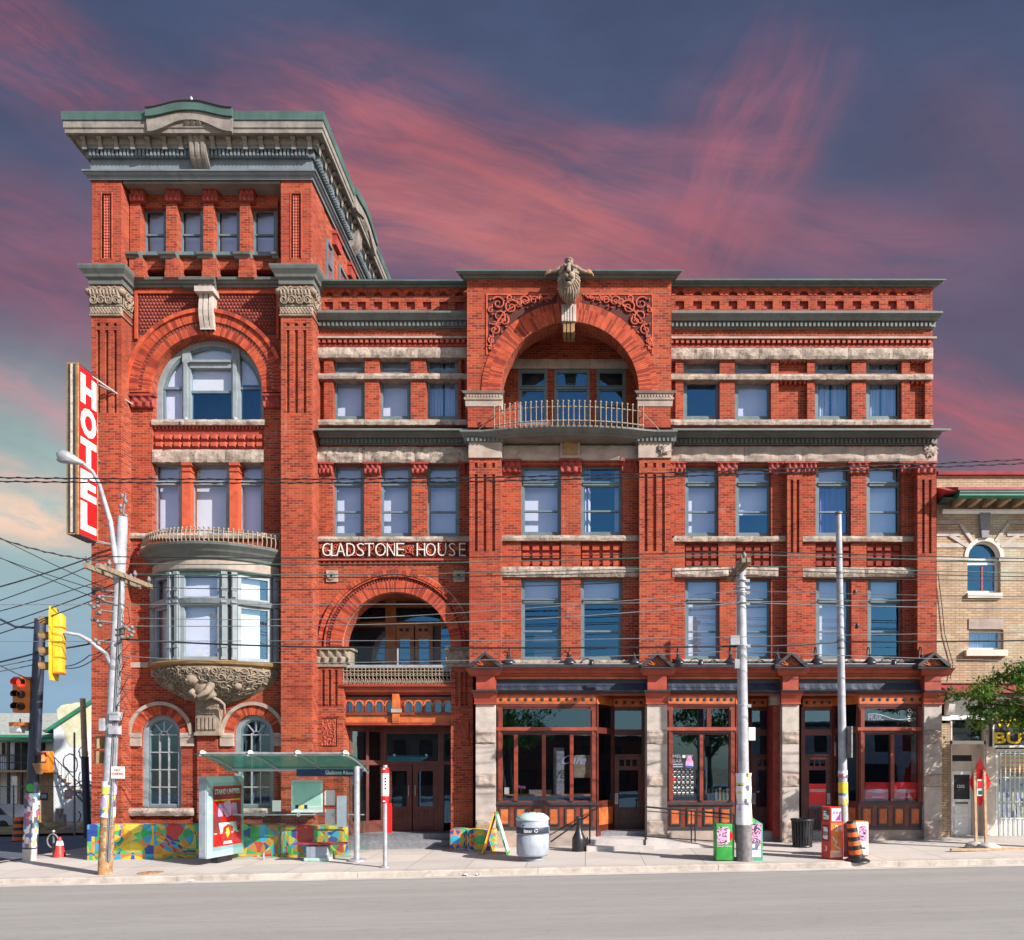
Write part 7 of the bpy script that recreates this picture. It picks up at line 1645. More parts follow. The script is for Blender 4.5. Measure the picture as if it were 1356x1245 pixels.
arm = [b0, b0.lerp(Vector((X(146, -4.3), -4.3, Z(690, -4.3))), 1), Vector((X(131, -4.5), -4.5, Z(640, -4.5))), Vector((X(122, -4.7), -4.7, Z(624, -4.7))), Vector((X(109, -4.8), -4.8, Z(613, -4.8)))]
q.tube(arm, [.07, .06, .05, .045, .04], 'pole_paint', 10); q.build('lamp_arm', p1)
q = MB(); H0, H1 = Vector((X(111, -4.8), -4.8, Z(614, -4.8))), Vector((X(74.5, -4.95), -4.95, Z(600.5, -4.95))); q.tube([H0.lerp(H1, t_) for t_ in (0, .15, .35, .55, .75, .9, 1)], [.045, .07, .115, .15, .155, .11, .02], 'galvanised', 14); lh = q.build('lamp_head', p1)
q = MB(); q.ball((X(87, -4.9), -4.9, Z(609.5, -4.9)), .13, 'bin_grey', 10, (1.7, .9, .6)); q.build('lens', lh)
q = MB()
for r_, dx, sz in ((949, .15, (.11, .1, .11)), (967, .15, (.11, .1, .11)), (960, -.17, (.06, .08, .16))): p_ = on(ax1, Z(r_, y), dx, -.12); q = MB(); q.obox(p_, sz, 'pole_paint'); q.build('service_box', p1)
q = MB()                                                    # brackets, clamps and loose ends on the pole
for r_ in (785, 793, 800, 812, 826, 835, 842, 852): 
    s_ = random.choice((-1, 1)); p_ = Vector(on(ax1, Z(r_, y), 0, -.1)); q.tube([p_, p_+Vector((s_*.32, -.1, .03))], .03, 'dark_iron', 6)
    for k_ in range(4): q.ball(p_+Vector((s_*(.3+.08*k_), -.1+random.uniform(-.1, .1), random.uniform(-.12, .12))), .055, 'dark_iron', 5)
for k_ in range(7): p_ = Vector(on(ax1, Z(800+k_*22, y), .12, -.12)); q.tube([p_, p_+Vector((random.uniform(.1, .4), -.05, -.15)), p_+Vector((random.uniform(.0, .3), -.05, -.5)), p_+Vector((.02, 0, -.7))], .012, 'wire_black', 5)
for k_ in range(3): q.tube([on(ax1, Z(1140, y), .10+.05*k_, -.14), on(ax1, Z(860, y), .13+.04*k_, -.14), on(ax1, Z(760, y), .1, -.14)], .014, 'wire_grey', 5)
q.build('line_fittings', p1)
q = MB(); 
for k_ in range(5): q.lathe([(.02, 0), (.05, .04), (.05, .09), (.02, .12)], 'dark_iron', (ax1(8.9).x+.08*math.cos(k_*2), y, 8.95+k_*.13), 8)
q.tube([(ax1(8.9).x, y, 8.9), (ax1(8.9).x+.08, y, 9.6)], .025, 'dark_iron', 6); q.build('top_pin', p1)
q = MB()
for r0, r1, m in ((1035, 1052, 'flyers_pale'), (1053, 1082, 'flyers'), (1083, 1092, 'rust_steel'), (1094, 1162, 'rust_steel')): A_, B_ = on(ax1, Z(r1, y)), on(ax1, Z(r0, y)); q.tube([A_, B_], .178 if m != 'rust_steel' else .172, m, 16, smooth=True)
q.build('flyers', p1)
q = MB(); p_ = on(ax1, Z(1023, y), .30, -.15); q.obox(p_, (.17, .01, .155), 'white_plastic'); ns = q.build('sign_plate', p1)
q = MB(); put_text(q, 'NO', 'red_plastic', (p_[0]-.08, p_[1]-.012, p_[2]+.03), (1, 0, 0), (0, 0, 1), .15, .07, .003, .004); put_text(q, 'STANDING', 'red_plastic', (p_[0]-.15, p_[1]-.012, p_[2]-.06), (1, 0, 0), (0, 0, 1), .3, .06, .003, .004); q.build('lettering', ns)
q = MB(); q.obox(on(ax1, Z(978, y), -.2, .25), (.012, .02, .14), 'orange_enamel'); 
for r_ in (983, 1003): p_ = on(ax1, Z(r_, y), -.36, .2); q.obox(p_, (.15, .14, .16), 'bronze_edge', Matrix.Rotation(.7, 3, 'Z'))
q.build('walk_signal', p1)
# poles 2 and 3
y2 = -4.0; xb2 = X(986, y2); p2, ax2 = pole('utility_pole', 'white utility pole wrapped in a sleeve of torn flyers between the green boxes', 'utility pole', (xb2, y2, gz(xb2, y2)), (X(981, y2), y2, Z(744, y2)), .15, .12)
q = MB(); q.tube([on(ax2, gz(xb2, y2)), on(ax2, Z(1092, y2))], .22, 'dark_iron', 16); q.build('base', p2)
q = MB(); q.tube([on(ax2, Z(r_, y2)) for r_ in (1096, 1090, 1080, 1060, 1045, 1030, 1024)], [.19, .22, .21, .19, .205, .195, .21], 'flyers_pale', 18); q.build('flyers', p2)
a2 = ax2(7.62); q = MB()
for s_ in (-.13, .0): q.obox((a2.x+s_, a2.y+.0, 7.62), (.05, 1.0, .055), 'wood_arm')
ca2 = q.build('crossarm', p2)
q = MB()
for i, dy in enumerate((-.9, -.6, .5, .9)): q.lathe([(.02, 0), (.05, .06), (.055, .13), (.03, .15), (0, .2)], 'dark_iron', (a2.x-.1, a2.y+dy, 7.67), 8)
q.build('insulators', ca2)
q = MB(); q.obox(on(ax2, Z(849, y2), -.2, -.05), (.12, .1, .12), 'pole_paint'); q.obox(on(ax2, Z(880, y2), -.16, -.1), (.06, .07, .12), 'pole_paint'); q.obox(on(ax2, Z(972, y2), .22, -.05), (.09, .03, .17), 'white_plastic')
for r_ in (770, 779, 786, 800, 856, 935): p_ = on(ax2, Z(r_, y2)); q.tube([p_, (p_[0], p_[1], p_[2]+.05)], .15, 'galvanised', 14); q.obox((p_[0]+.16, p_[1]-.05, p_[2]), (.05, .04, .04), 'galvanised')
q.build('line_fittings', p2)
y3 = -3.45; xb3 = X(1118, y3); p3, ax3 = pole('utility_pole', 'thin white steel pole behind the red newspaper box', 'utility pole', (xb3, y3, gz(xb3, y3)), (X(1110.5, y3), y3, Z(682, y3)), .125, .075)
q = MB(); 
for r_ in (681, 760, 850, 860, 935, 1015): p_ = on(ax3, Z(r_, y3)); q.tube([p_, (p_[0], p_[1], p_[2]+.05)], .10, 'dark_iron' if r_ != 935 else 'galvanised', 12)
q.build('line_fittings', p3)
q = MB(); 
for r0, r1, m in ((1036, 1050, 'yellow_print'), (1050, 1066, 'flyers'), (1020, 1030, 'flyers')): q.tube([on(ax3, Z(r1, y3)), on(ax3, Z(r0, y3))], .125, m, 14)
q.build('flyers', p3)
q = MB(); p_ = on(ax3, Z(983, y3), .10, -.02); q.obox(p_, (.02, .25, .42), 'dark_iron', Matrix.Rotation(.3, 3, 'Z')); q.build('sign_plate', p3)
# signal pole
y4 = -1.1; xb4 = X(38.5, y4); p4, ax4 = pole('signal_pole', 'dark steel signal pole plastered with stickers at the street corner', 'signal pole', (xb4, y4, gz(xb4, y4)), (X(53.5, y4), y4, Z(820, y4)), .17, .15, 'slate_board')
q = MB(); q.tube([on(ax4, Z(1122, y4)), on(ax4, Z(1085, y4)), on(ax4, Z(1050, y4))], .19, 'flyers', 18); q.build('flyers', p4); q = MB(); q.tube([on(ax4, gz(xb4, y4)), on(ax4, Z(1124, y4))], .185, 'concrete', 16); q.build('base', p4)
q = MB(); q.hoop(X(46.5, y4), Z(1043, y4), 0, .13, y4-.2, y4-.19, 'green_plastic', 0, 2*PI, 16); q.build('sticker', p4)
q = MB(); q.tube([on(ax4, Z(868, y4), .0, -.1), (X(66, y4), y4-.1, Z(868, y4))], .03, 'dark_iron', 6); q.tube([on(ax4, Z(940, y4), .12, -.16), on(ax4, Z(990, y4), .17, -.16), on(ax4, Z(1000, y4), .25, -.2)], .05, 'slate_board', 8); q.tube([(X(0, y4), y4, Z(820, y4)), (X(20, y4), y4, Z(830, y4)), on(ax4, Z(832, y4))], .035, 'slate_board', 8); q.build('cable_run', p4)
# signals
def signal(label, x, yy, z, rz, nlens, col, lit=None, w=.46, back=True, h=.36):
    t = thing('traffic_signal', label, 'traffic signal', (x, yy, z), rz); H = nlens*h
    q = MB(); q.rbox(-w/2+.06, w/2-.06, 0, .22, 0, H, col, .03, 2)
    for i in range(nlens): q.box(-w/2+.05, w/2-.05, .05, .235, i*h+.02, i*h+.05, 'orange_enamel')
    q.build('housing', t, local=True)
    if back: q = MB(); q.prism([(-w/2-.02, -.16), (w/2+.02, -.16), (w/2+.06, 0), (w/2+.06, H), (w/2+.02, H+.16), (-w/2-.02, H+.16), (-w/2-.06, H), (-w/2-.06, 0)], 'y', -.02, .0, col); q.build('backplate', t, local=True)
    for i in range(nlens):
        zc_ = (i+.5)*h; vm = 'bronze_edge' if back else 'black_metal'
        q = MB(); n = 12; vs = []
        for a in range(n+1):
            an = -.15*PI+1.3*PI*a/n; vs += [(.125*math.cos(an), -.02, zc_+.125*math.sin(an)), (.14*math.cos(an), -.30-.04*math.sin(an), zc_+.125*math.sin(an)-.02)]
        q.add(vs, [(2*a, 2*a+2, 2*a+3, 2*a+1) for a in range(n)], vm, True); q.build('visor', t, local=True)
        q = MB(); q.lathe([(.115, 0), (.08, .03), (0, .045)], 'red_lamp' if lit == i else 'interior', (0, 0, 0), 16)
        q.v = [(v[0], -.02-v[2], zc_+v[1]) for v in q.v]; q.build('lens', t, local=True)
    return t
signal('yellow four lens traffic signal seen edge on, hung left of the white pole', X(72, -4.6), -4.6, Z(893, -4.6), R(-78), 4, 'yellow_enamel', w=.40, h=.385)
signal('orange traffic signal showing a red light on the dark corner pole', X(28, y4-.1), y4-.1, Z(944, y4), R(8), 3, 'orange_enamel', 2, w=.62, back=False, h=.36)
q = MB(); q.tube([on(ax1, Z(879, y), -.1, -.05), (X(140, -4.3), -4.3, Z(866, -4.3)), (X(118, -4.4), -4.4, Z(848, -4.4)), (X(105, -4.5), -4.5, Z(841, -4.5)), (X(88, -4.6), -4.6, Z(838, -4.6)), (X(76, -4.6), -4.6, Z(839, -4.6))], [.06, .05, .05, .045, .04, .04], 'pole_paint', 8); q.build('signal_arm', p1)
t = thing('pedestrian_signal', 'orange pedestrian signal with a lit red hand on the corner pole', 'pedestrian signal', (X(58, y4), y4-.2, Z(1023, y4)))
q = MB(); xx, zz = X(60, y4-.2), Z(1010, y4-.2); q.rbox(xx-.18, xx+.16, y4-.3, y4-.05, zz-.30, zz+.34, 'orange_enamel', .02, 2); q.box(xx-.16, xx+.10, y4-.31, y4-.3, zz+.0, zz+.31, 'interior'); q.prism([(xx-.3, zz-.02), (xx-.02, zz-.02), (xx-.0, zz-.34), (xx-.18, zz-.34)], 'y', y4-.33, y4-.3, 'bronze_edge'); q.build('housing', t)
q = MB(); hx_, hz_ = xx+.02, zz+.10
q.box(hx_-.05, hx_+.05, y4-.32, y4-.312, hz_-.06, hz_+.04, 'hand_lamp')
for i, l in enumerate((.10, .13, .12, .09)): q.box(hx_-.05+.026*i, hx_-.03+.026*i, y4-.32, y4-.312, hz_+.04, hz_+.04+l*.8, 'hand_lamp')
q.obox((hx_+.065, y4-.316, hz_+.02), (.012, .004, .045), 'hand_lamp', Matrix.Rotation(.6, 3, 'Y')); q.build('hand_symbol', t)
t = thing('lane_sign', 'small white box sign with an orange top on the corner pole', 'sign', (X(30, y4-.1), y4-.1, Z(970, y4)))
q = MB(); x0, x1 = X(17, y4-.1), X(31, y4-.1); q.rbox(x0, x1, y4-.25, y4-.02, Z(971, y4), Z(962, y4), 'white_plastic', .02, 2); q.box(x0, X(42, y4), y4-.26, y4-.0, Z(962, y4), Z(957, y4), 'orange_enamel'); q.rbox(x1+.02, X(42, y4), y4-.2, y4, Z(968, y4), Z(962.2, y4), 'dark_iron', .02, 2); q.tube([(X(30, y4), y4-.1, Z(957, y4)), (X(30, y4), y4-.1, Z(952, y4))], .02, 'black_metal', 5); q.build('sign_box', t)
# cones, ring stand and far barrel
P = at(79, 1134, None); P = Vector((X(79, -.5), -.5, gz(X(79, -.5), -.5)-.1))
t = thing('traffic_cone', 'red traffic cone with a white collar by the side street', 'traffic cone', P)
q = MB(); q.lathe([(.19, .03), (.045, .70), (.035, .72), (0, .72)], 'red_plastic', P, 18); q.box(P.x-.24, P.x+.24, P.y-.24, P.y+.24, P.z, P.z+.035, 'black_metal'); q.build('body', t); q = MB(); q.lathe([(.105, .46), (.074, .60), (.07, .60)], 'white_plastic', P+Vector((0, 0, 0)), 18); q.v = [(P.x+(v[0]-P.x)*1.04, P.y+(v[1]-P.y)*1.04, v[2]) for v in q.v]; q.build('collar', t)
P = Vector((X(71, -.3), -.3, gz(X(71, -.3), 0)-.1)); t = thing('bicycle_stand', 'post and ring bicycle stand next to the red cone', 'bicycle stand', P)
q = MB(); q.tube([P, P+Vector((0, 0, .85))], .03, 'dark_iron', 10); q.ball(P+Vector((0, 0, .87)), .05, 'galvanised', 6); q.build('post', t); q = MB(); q.tube([(P.x+.17*math.cos(2*PI*i/24), P.y-.04, P.z+.58+.21*math.sin(2*PI*i/24)) for i in range(25)], .024, 'dark_iron', 8); q.build('ring', t)
yb_ = 9.0; P = Vector((X(27, yb_), yb_, G(X(27, yb_), 0)-.10-.035*7)); t = thing('construction_barrel', 'orange and black striped barrel standing upright across the side street', 'traffic barrel', P)
q = MB()
for i in range(7): a, b = .05+i*.14, .05+(i+1)*.14; q.lathe([(.30-.06*a, a), (.30-.06*b, b)], 'black_metal' if i % 2 else 'orange_plastic', P, 16)
q.lathe([(.24, 1.03), (0, 1.06)], 'orange_plastic', P, 16); q.build('barrel', t); q = MB(); q.lathe([(0, .06), (.40, .04), (.42, 0)], 'black_metal', P, 18); q.build('base', t)

P = Vector((X(200, -4.0), -4.0, gz(X(200, -4.0), -4.0))); q = MB(); q.lathe([(.0, .010), (.30, .010), (.32, .004), (.32, -.02)], 'rust_steel', P, 24)
for i in range(6): q.obox(P+Vector((0, -.2+.08*i, .012)), (.2, .015, .004), 'rust_steel')
tag(q.build('manhole_cover'), 'rusty round cover set in the pavement near the white pole', 'manhole cover')
rl_ = random.Random(12)
for k_, (px, yy) in enumerate(((614, -4.75), (630, -4.72), (250, -4.8))):
    q = MB(); c_ = Vector((X(px, yy), yy, RZ(X(px, yy), yy)+.03)); n_ = 5; vs = [(c_.x+.10*i/2+rl_.uniform(-.02, .02), c_.y+.06*j+rl_.uniform(-.02, .02), c_.z+rl_.uniform(-.015, .05)) for i in range(3) for j in range(3)]
    q.add(vs, [(3*i+j, 3*i+3+j, 3*i+4+j, 3*i+1+j) for i in range(2) for j in range(2)], 'white_plastic'); tag(q.build('litter_paper'), ('crumpled white paper in the gutter, left of the pair before the entrance', 'crumpled white paper in the gutter, right of the pair before the entrance', 'crumpled white paper in the gutter below the shelter advert')[k_], 'litter', 'paper scraps in the gutter')
# =================================================================== NEIGHBOURING BUFF BRICK BUILDING
nb_ = thing('brick_shop_building', 'buff brick neighbour with a green bracketed cornice and white shop front', 'building', (X(1400), 4, 0))
def npart(mb, name, parent=None): return mb.build(name, parent or nb_)
NX0, NX1 = X(1240.5, .02), X(1620)
YN = .02
q = MB(); ncx, nr_, nzs = X(1303, YN), 22/S(), Z(738, YN)
q.wall(NX0, NX1, Z(720, YN), Z(628, YN), YN, YN+.3, [], 'buff_brick') if False else None
q.archwall(NX0, NX1, nzs, Z(628, YN), ncx, nr_, YN, YN+.3, 'buff_brick', 20)
q.wall(NX0, NX1, Z(905, YN), nzs, YN, YN+.3, [(ncx-nr_, ncx+nr_, Z(785, YN), nzs), (X(1283, YN), X(1329, YN), Z(860, YN), Z(834, YN))], 'buff_brick')
q.box(NX0, NX1, YN+.3, 14, Z(640), Z(628), 'buff_brick'); q.box(NX0, NX0+.3, YN+.3, 14, GB, Z(640), 'buff_brick')
q.pb(1241, 1258, 958, 1180, YN-.1, YN+.3, 'buff_brick'); q.box(NX1-.3, NX1, YN+.3, 14, GB, Z(640), 'buff_brick'); q.box(NX0+.3, NX1-.3, 13.7, 14, GB, Z(640), 'buff_brick')
npart(q, 'wall')
q = MB(); q.prof(1240.5, 1620, [(.02, 629), (.10, 628.5), (.12, 624.5), (0, 623.5)], YN, 'maroon_metal', yb=YN+.5); npart(q, 'coping')
# cornice roof
q = MB(); x0, x1 = X(1253, YN), NX1; yE = YN-.85
q.prism([(YN, Z(647, YN)), (yE, Z(649.5, yE)), (yE, Z(656, yE)), (yE+.08, Z(659, yE)), (YN, Z(661, YN))], 'x', x0-.0, x1, 'green_trim'); q.prism([(yE-.03, Z(649.8, yE)), (yE-.03, Z(652.5, yE)), (yE-.002, Z(653, yE)), (yE-.002, Z(649.8, yE))], 'x', x0, x1, 'copper_green'); npart(q, 'cornice')
q = MB(); q.prism([(YN, Z(646, YN)+.02), (yE-.05, Z(645.5, yE)), (yE-.05, Z(649.3, yE)), (yE, Z(649.3, yE)), (YN, Z(646.8, YN))], 'x', x0-.06, x1, 'maroon_metal'); q.prism([(YN, Z(646, YN)+.02), (yE-.03, Z(650, yE)), (YN-.02, Z(663, YN))], 'x', x0-.35, x0-.06, 'maroon_metal'); q.prism([(YN-.0, Z(655, YN)), (yE+.25, Z(655, yE)), (YN-.0, Z(668, YN))], 'x', x0-.3, x0+.02, 'copper_green'); npart(q, 'roof_edge')
q = MB()
for px in (1262, 1282, 1301, 1320, 1341, 1361, 1381, 1401):
    xx = X(px, YN); q.prism([(YN, Z(674, YN)), (yE+.12, Z(660, yE)), (yE+.12, Z(657.5, yE)), (YN, Z(662, YN))], 'x', xx-.07, xx+.07, 'timber')
npart(q, 'bracket_row')
q = MB(); q.prof(1246, 1620, [(.02, 681), (.09, 680.5), (.11, 677), (.16, 676), (.16, 674.5), (0, 674)], YN, 'white_paint'); npart(q, 'cornice_moulding')
q = MB()
for r0, r1 in ((688.5, 694), (704, 710), (719.5, 725), (738, 743)):
    for a0, a1 in ((1238.5+2, 1283 if r0 > 715 else 1272), (1323 if r0 > 715 else 1334, 1620)):
        q.pb(a0, a1, r0, r1, YN-.025, YN+.02, 'pale_stone' if r0 > 700 else 'smooth_stone')
for an in (.18, .30, .70, .82):
    an *= PI; d = Vector((math.cos(an), 0, math.sin(an))); c_ = Vector((ncx, YN-.02, nzs))+d*(nr_+.42); q.obox(c_, (.055, .02, .34), 'pale_stone', Matrix.Rotation(PI/2-an, 3, 'Y'))
npart(q, 'stone_band')
q = MB(); q.prism([(X(1298.5, YN), Z(713, YN)), (X(1307, YN), Z(713, YN)), (X(1310, YN), Z(680, YN)), (X(1295, YN), Z(680, YN))], 'y', YN-.10, YN, 'grey_granite'); npart(q, 'keystone')
q = MB(); q.hoop(ncx, nzs, nr_-.02, nr_+.10, YN-.03, YN+.1, 'cream_paint'); q.hoop(ncx, nzs, nr_-.06, nr_, YN+.10, YN+.2, 'white_paint'); npart(q, 'arch_trim')
def nwin(x0, x1, z0, z1, y_, m, rail=None, arch=False, bl='interior'):
    q = MB(); q.box(x0, x1, y_+.05, y_+.056, z0, z1, 'window_glass')
    if arch: q.prism([(ncx+nr_*math.cos(PI*i/20), nzs+nr_*math.sin(PI*i/20)) for i in range(21)], 'y', y_+.05, y_+.056, 'window_glass')
    w = npart(q, 'window'); f = MB(); f.wall(x0, x1, z0, z1, y_, y_+.1, [(x0+.07, x1-.07, z0+.07, z1-.05)], m)
    if rail: f.box(x0+.07, x1-.07, y_-.01, y_+.1, rail-.035, rail+.035, m)
    npart(f, 'frame', w)
    return w
w = nwin(ncx-nr_, ncx+nr_, Z(784, YN), nzs, YN+.18, 'white_paint', Z(745, YN), True)
q = MB(); q.box(ncx+.02, ncx+.07, YN+.2, YN+.27, Z(784, YN), Z(745, YN), 'maroon_metal'); npart(q, 'frame', w)
w = nwin(X(1283, YN), X(1329, YN), Z(860, YN), Z(834, YN), YN+.16, 'white_paint')
q = MB(); x0, x1 = X(1286, YN), X(1326, YN); n = 40; P = [(x0+(x1-x0)*i/n, YN+.36+.03*math.sin(i*2.2)) for i in range(n+1)]
for p0, p1 in zip(P, P[1:]): q.add([(*p0, Z(858, YN)), (*p1, Z(858, YN)), (*p1, Z(836, YN)), (*p0, Z(836, YN))], [(0, 1, 2, 3)], 'curtain', True)
npart(q, 'curtain', w)
for a0, a1, r0, r1, m, pr in ((1282, 1328, 785, 791.5, 'cream_paint', .1), (1283, 1329, 819.5, 833, 'smooth_stone', .03), (1280, 1335, 860.5, 868.5, 'cream_paint', .16)):
    q = MB(); q.pb(a0, a1, r0, r1, YN-pr, YN+.2, m); npart(q, 'window_sill')
# shop front
q = MB(); yq = YN-.5
q.prism([(YN, Z(907, YN)), (yq-.15, Z(913, yq)), (yq-.15, Z(918, yq)), (YN, Z(918, YN))], 'x', X(1249, yq), NX1, 'maroon_metal'); npart(q, 'canopy')
q = MB(); q.pb(1258, 1620, 918.5, 953, YN-.06, YN+.3, 'white_paint'); q.pb(1252, 1620, 918.5, 925, YN-.42, YN, 'white_paint')
for i in range(30): q.pb(1264+3.2*i, 1266+3.2*i, 919.5, 922.5, YN-.46, YN-.42, 'smooth_stone')
P = [(YN-.4, Z(920, YN))]+[(YN-.06-.34*math.cos(i/8*PI/2), Z(921, YN)-(Z(921, YN)-Z(948, YN))*math.sin(i/8*PI/2)) for i in range(9)]+[(YN, Z(948, YN)), (YN, Z(920, YN))]
q.prism(P, 'x', X(1250, YN), X(1258, YN), 'white_paint'); q.pb(1248, 1259, 948, 954, YN-.12, YN, 'white_paint')
for a0 in (1259, 1303): q.pb(a0, a0+(2 if a0 < 1300 else 9), 953, 1108, YN-.02, YN+.3, 'cream_paint')
q.pb(1259, 1306, 981, 985.5, YN-.02, YN+.3, 'white_paint'); npart(q, 'shop_surround')
q = MB(); q.pb(1260, 1303, 953.5, 981, YN+.10, YN+.106, 'shop_glass'); w = npart(q, 'fanlight'); q = MB(); q.pb(1260, 1303, 953.5, 981, YN+.16, YN+.2, 'interior'); npart(q, 'backing', w)
q = MB(); yd = .30; q.pb(1256, 1310, 985.5, 1000, yd, yd+.1, 'cream_paint'); q.pb(1256, 1312, 1008, 1020, yd, yd+.1, 'cream_paint'); q.pb(1287.5, 1310, 985, 1110, yd-.02, yd+.1, 'cream_paint'); q.pb(1293, 1299, 990, 1106, yd-.05, yd, 'cream_paint'); q.pb(1302, 1307, 990, 1106, yd-.05, yd, 'cream_paint'); q.pb(1256, 1311, 1106, 1125, yd-.1, yd+.1, 'concrete'); fr = npart(q, 'door_frame')
q = MB(); q.pb(1260, 1287, 997, 1008, yd+.05, yd+.06, 'interior'); npart(q, 'fanlight', fr)
q = MB(); yy = yd+.03; a = (X(1261, yy), X(1287, yy), Z(1106, yy), Z(1020.5, yy))
q.wall(*a, yy, yy+.06, [(X(1263, yy), X(1284.5, yy), Z(1058.5, yy), Z(1026, yy))], 'white_paint')
for r0, r1 in ((1068, 1078), (1083, 1097)): q.wall(X(1263.5, yy), X(1284, yy), Z(r1, yy), Z(r0, yy), yy-.02, yy, [(X(1264.6, yy), X(1283, yy), Z(r1-1, yy), Z(r0+1, yy))], 'white_paint')
q.pb(1266, 1282, 1062, 1065, yy-.03, yy, 'dark_iron'); dr = npart(q, 'door'); q = MB(); q.pb(1263, 1284.5, 1026, 1058.5, yy+.03, yy+.036, 'interior'); npart(q, 'pane', dr)
q = MB(); put_text(q, '1202', 'white_plastic', (X(1268, yy), yy+.026, Z(1043.5, yy)), (1, 0, 0), (0, 0, 1), .24, .10, .003, .004); npart(q, 'house_number', dr)
# barred shop window with the black sign over it
q = MB(); q.pb(1312, 1620, 950, 988.5, YN-.14, YN, 'black_print'); q.wall(X(1311, YN), NX1, Z(990, YN), Z(930, YN), YN-.16, YN, [(X(1313, YN), NX1-.1, Z(987, YN), Z(932, YN))], 'white_paint'); q.pb(1313, 1620, 932, 950, YN-.138, YN, 'black_print'); sgn = npart(q, 'shop_sign')
q = MB()
put_text(q, 'BUY', 'yellow_print', (X(1316, YN-.14), YN-.142, Z(985, YN-.14)), (1, 0, 0), (0, 0, 1), 1.35, .36, .02, .012); put_text(q, 'SELL', 'yellow_print', (X(1378, YN-.14), YN-.142, Z(985, YN-.14)), (1, 0, 0), (0, 0, 1), 1.4, .36, .02, .012); put_text(q, 'WE', 'yellow_print', (X(1317, YN-.14), YN-.142, Z(963, YN-.14)), (1, 0, 0), (0, 0, 1), .8, .36, .02, .012); put_text(q, 'GOLD', 'yellow_print', (X(1358, YN-.14), YN-.142, Z(963, YN-.14)), (1, 0, 0), (0, 0, 1), 1.6, .36, .02, .012) if False else None
npart(q, 'lettering', sgn)
q = MB(); q.wall(X(1318, YN), X(1500, YN), Z(1110, YN), Z(992, YN), YN-.02, YN+.2, [(X(1322, YN), X(1490, YN), Z(1083, YN), Z(996, YN))], 'white_paint'); q.pb(1500, 1620, 990, 1150, YN, YN+.2, 'buff_brick'); q.pb(1306, 1318, 950, 1112, YN-.05, YN+.2, 'cream_paint'); fr = npart(q, 'shop_window')
q = MB(); q.pb(1322, 1490, 996, 1083, YN+.08, YN+.086, 'shop_glass'); npart(q, 'pane', fr)
q = MB(); q.pb(1322, 1490, 1000, 1023, YN+.12, YN+.13, 'yellow_print')
for r_ in (1003, 1009, 1015, 1019): q.pb(1324, 1480, r_, r_+2, YN+.115, YN+.12, 'sign_red')
q.pb(1322, 1490, 1023.5, 1083, YN+.7, YN+.75, 'flyers_pale'); npart(q, 'window_display', fr)
q = MB()
for i in range(24): xx = X(1324+6.2*i, YN); q.tube([(xx, YN-.05, Z(1108, YN)), (xx, YN-.05, Z(994, YN))], .018, 'white_paint', 5)
for r_ in (998, 1030, 1062, 1084): q.tube([(X(1322, YN), YN-.05, Z(r_, YN)), (X(1490, YN), YN-.05, Z(r_, YN))], .014, 'white_paint', 5)
npart(q, 'security_bars')
q = MB(); q.pb(1322, 1490, 1084, 1108, YN+.05, YN+.2, 'rough_stone'); npart(q, 'stall_riser')
q = MB(); q.box(NX0+.3, NX1-.3, 1.2, 1.25, GB, Z(640), 'interior'); npart(q, 'interior_wall')
q = MB(); q.tube([(X(1242, YN-.05), YN-.05, Z(760, YN)), (X(1247, YN-.05), YN-.05, Z(800, YN)), (X(1251, YN-.05), YN-.05, Z(840, YN)), (X(1262, YN-.05), YN-.05, Z(880, YN)), (X(1258, YN-.05), YN-.05, Z(900, YN))], .014, 'wire_black', 5); npart(q, 'wall_cable')
# =================================================================== STREET TREE, mostly out of frame to the east
def tree(name, label, base, trunk_h, crown_c, crown_r, nclump, nleaf, leaf, seed, shape=None, trunk_r=.16, leafy_only=None):
    rnd = random.Random(seed); t = thing(name, label, 'tree', base); B = Vector(base); C = Vector(crown_c); q = MB()
    top = Vector((B.x+(C.x-B.x)*.3, B.y+(C.y-B.y)*.3, B.z+trunk_h))
    q.tube([B-Vector((0, 0, .3)), B.lerp(top, .5)+Vector((.05, 0, 0)), top], [trunk_r*1.25, trunk_r, trunk_r*.8], 'bark', 10); cl = []
    for i in range(nclump):
        while True:
            d = Vector((rnd.uniform(-1, 1), rnd.uniform(-1, 1), rnd.uniform(-1, 1)))
            if .25 < d.length < 1: break
        p_ = C+Vector((d.x*crown_r[0], d.y*crown_r[1], d.z*crown_r[2])); cl.append(p_)
        if i % 2 == 0: m_ = top.lerp(p_, .5)+Vector((0, 0, .15)); q.tube([top, m_, p_], [trunk_r*.4, trunk_r*.22, .02], 'bark', 6)
    q.build('trunk', t)
    q = MB(); vs = {0: [], 1: [], 2: []}
    for p_ in cl:
        tone = rnd.choice((0, 0, 1, 1, 2)); rr = rnd.uniform(.28, .5)*min(crown_r)*.75
        for _ in range(nleaf):
            d = Vector((rnd.gauss(0, 1), rnd.gauss(0, 1), rnd.gauss(0, .55)))*rr*.55; c_ = p_+d
            u = Vector((rnd.uniform(-1, 1), rnd.uniform(-1, 1), rnd.uniform(-.9, .2))).normalized(); w = u.cross(Vector((rnd.uniform(-.5, .5), rnd.uniform(-.5, .5), 1))).normalized(); s_ = leaf*rnd.uniform(.7, 1.3)
            vs[tone if rnd.random() < .8 else rnd.randint(0, 2)] += [c_-u*s_, c_+w*s_*.38-u*s_*.1, c_+u*s_, c_-w*s_*.38-u*s_*.1]
    for k_, v in vs.items(): q.add(v, [(4*i, 4*i+1, 4*i+2, 4*i+3) for i in range(len(v)//4)], 'leaf_%d' % k_)
    q.build('crown', t); return t
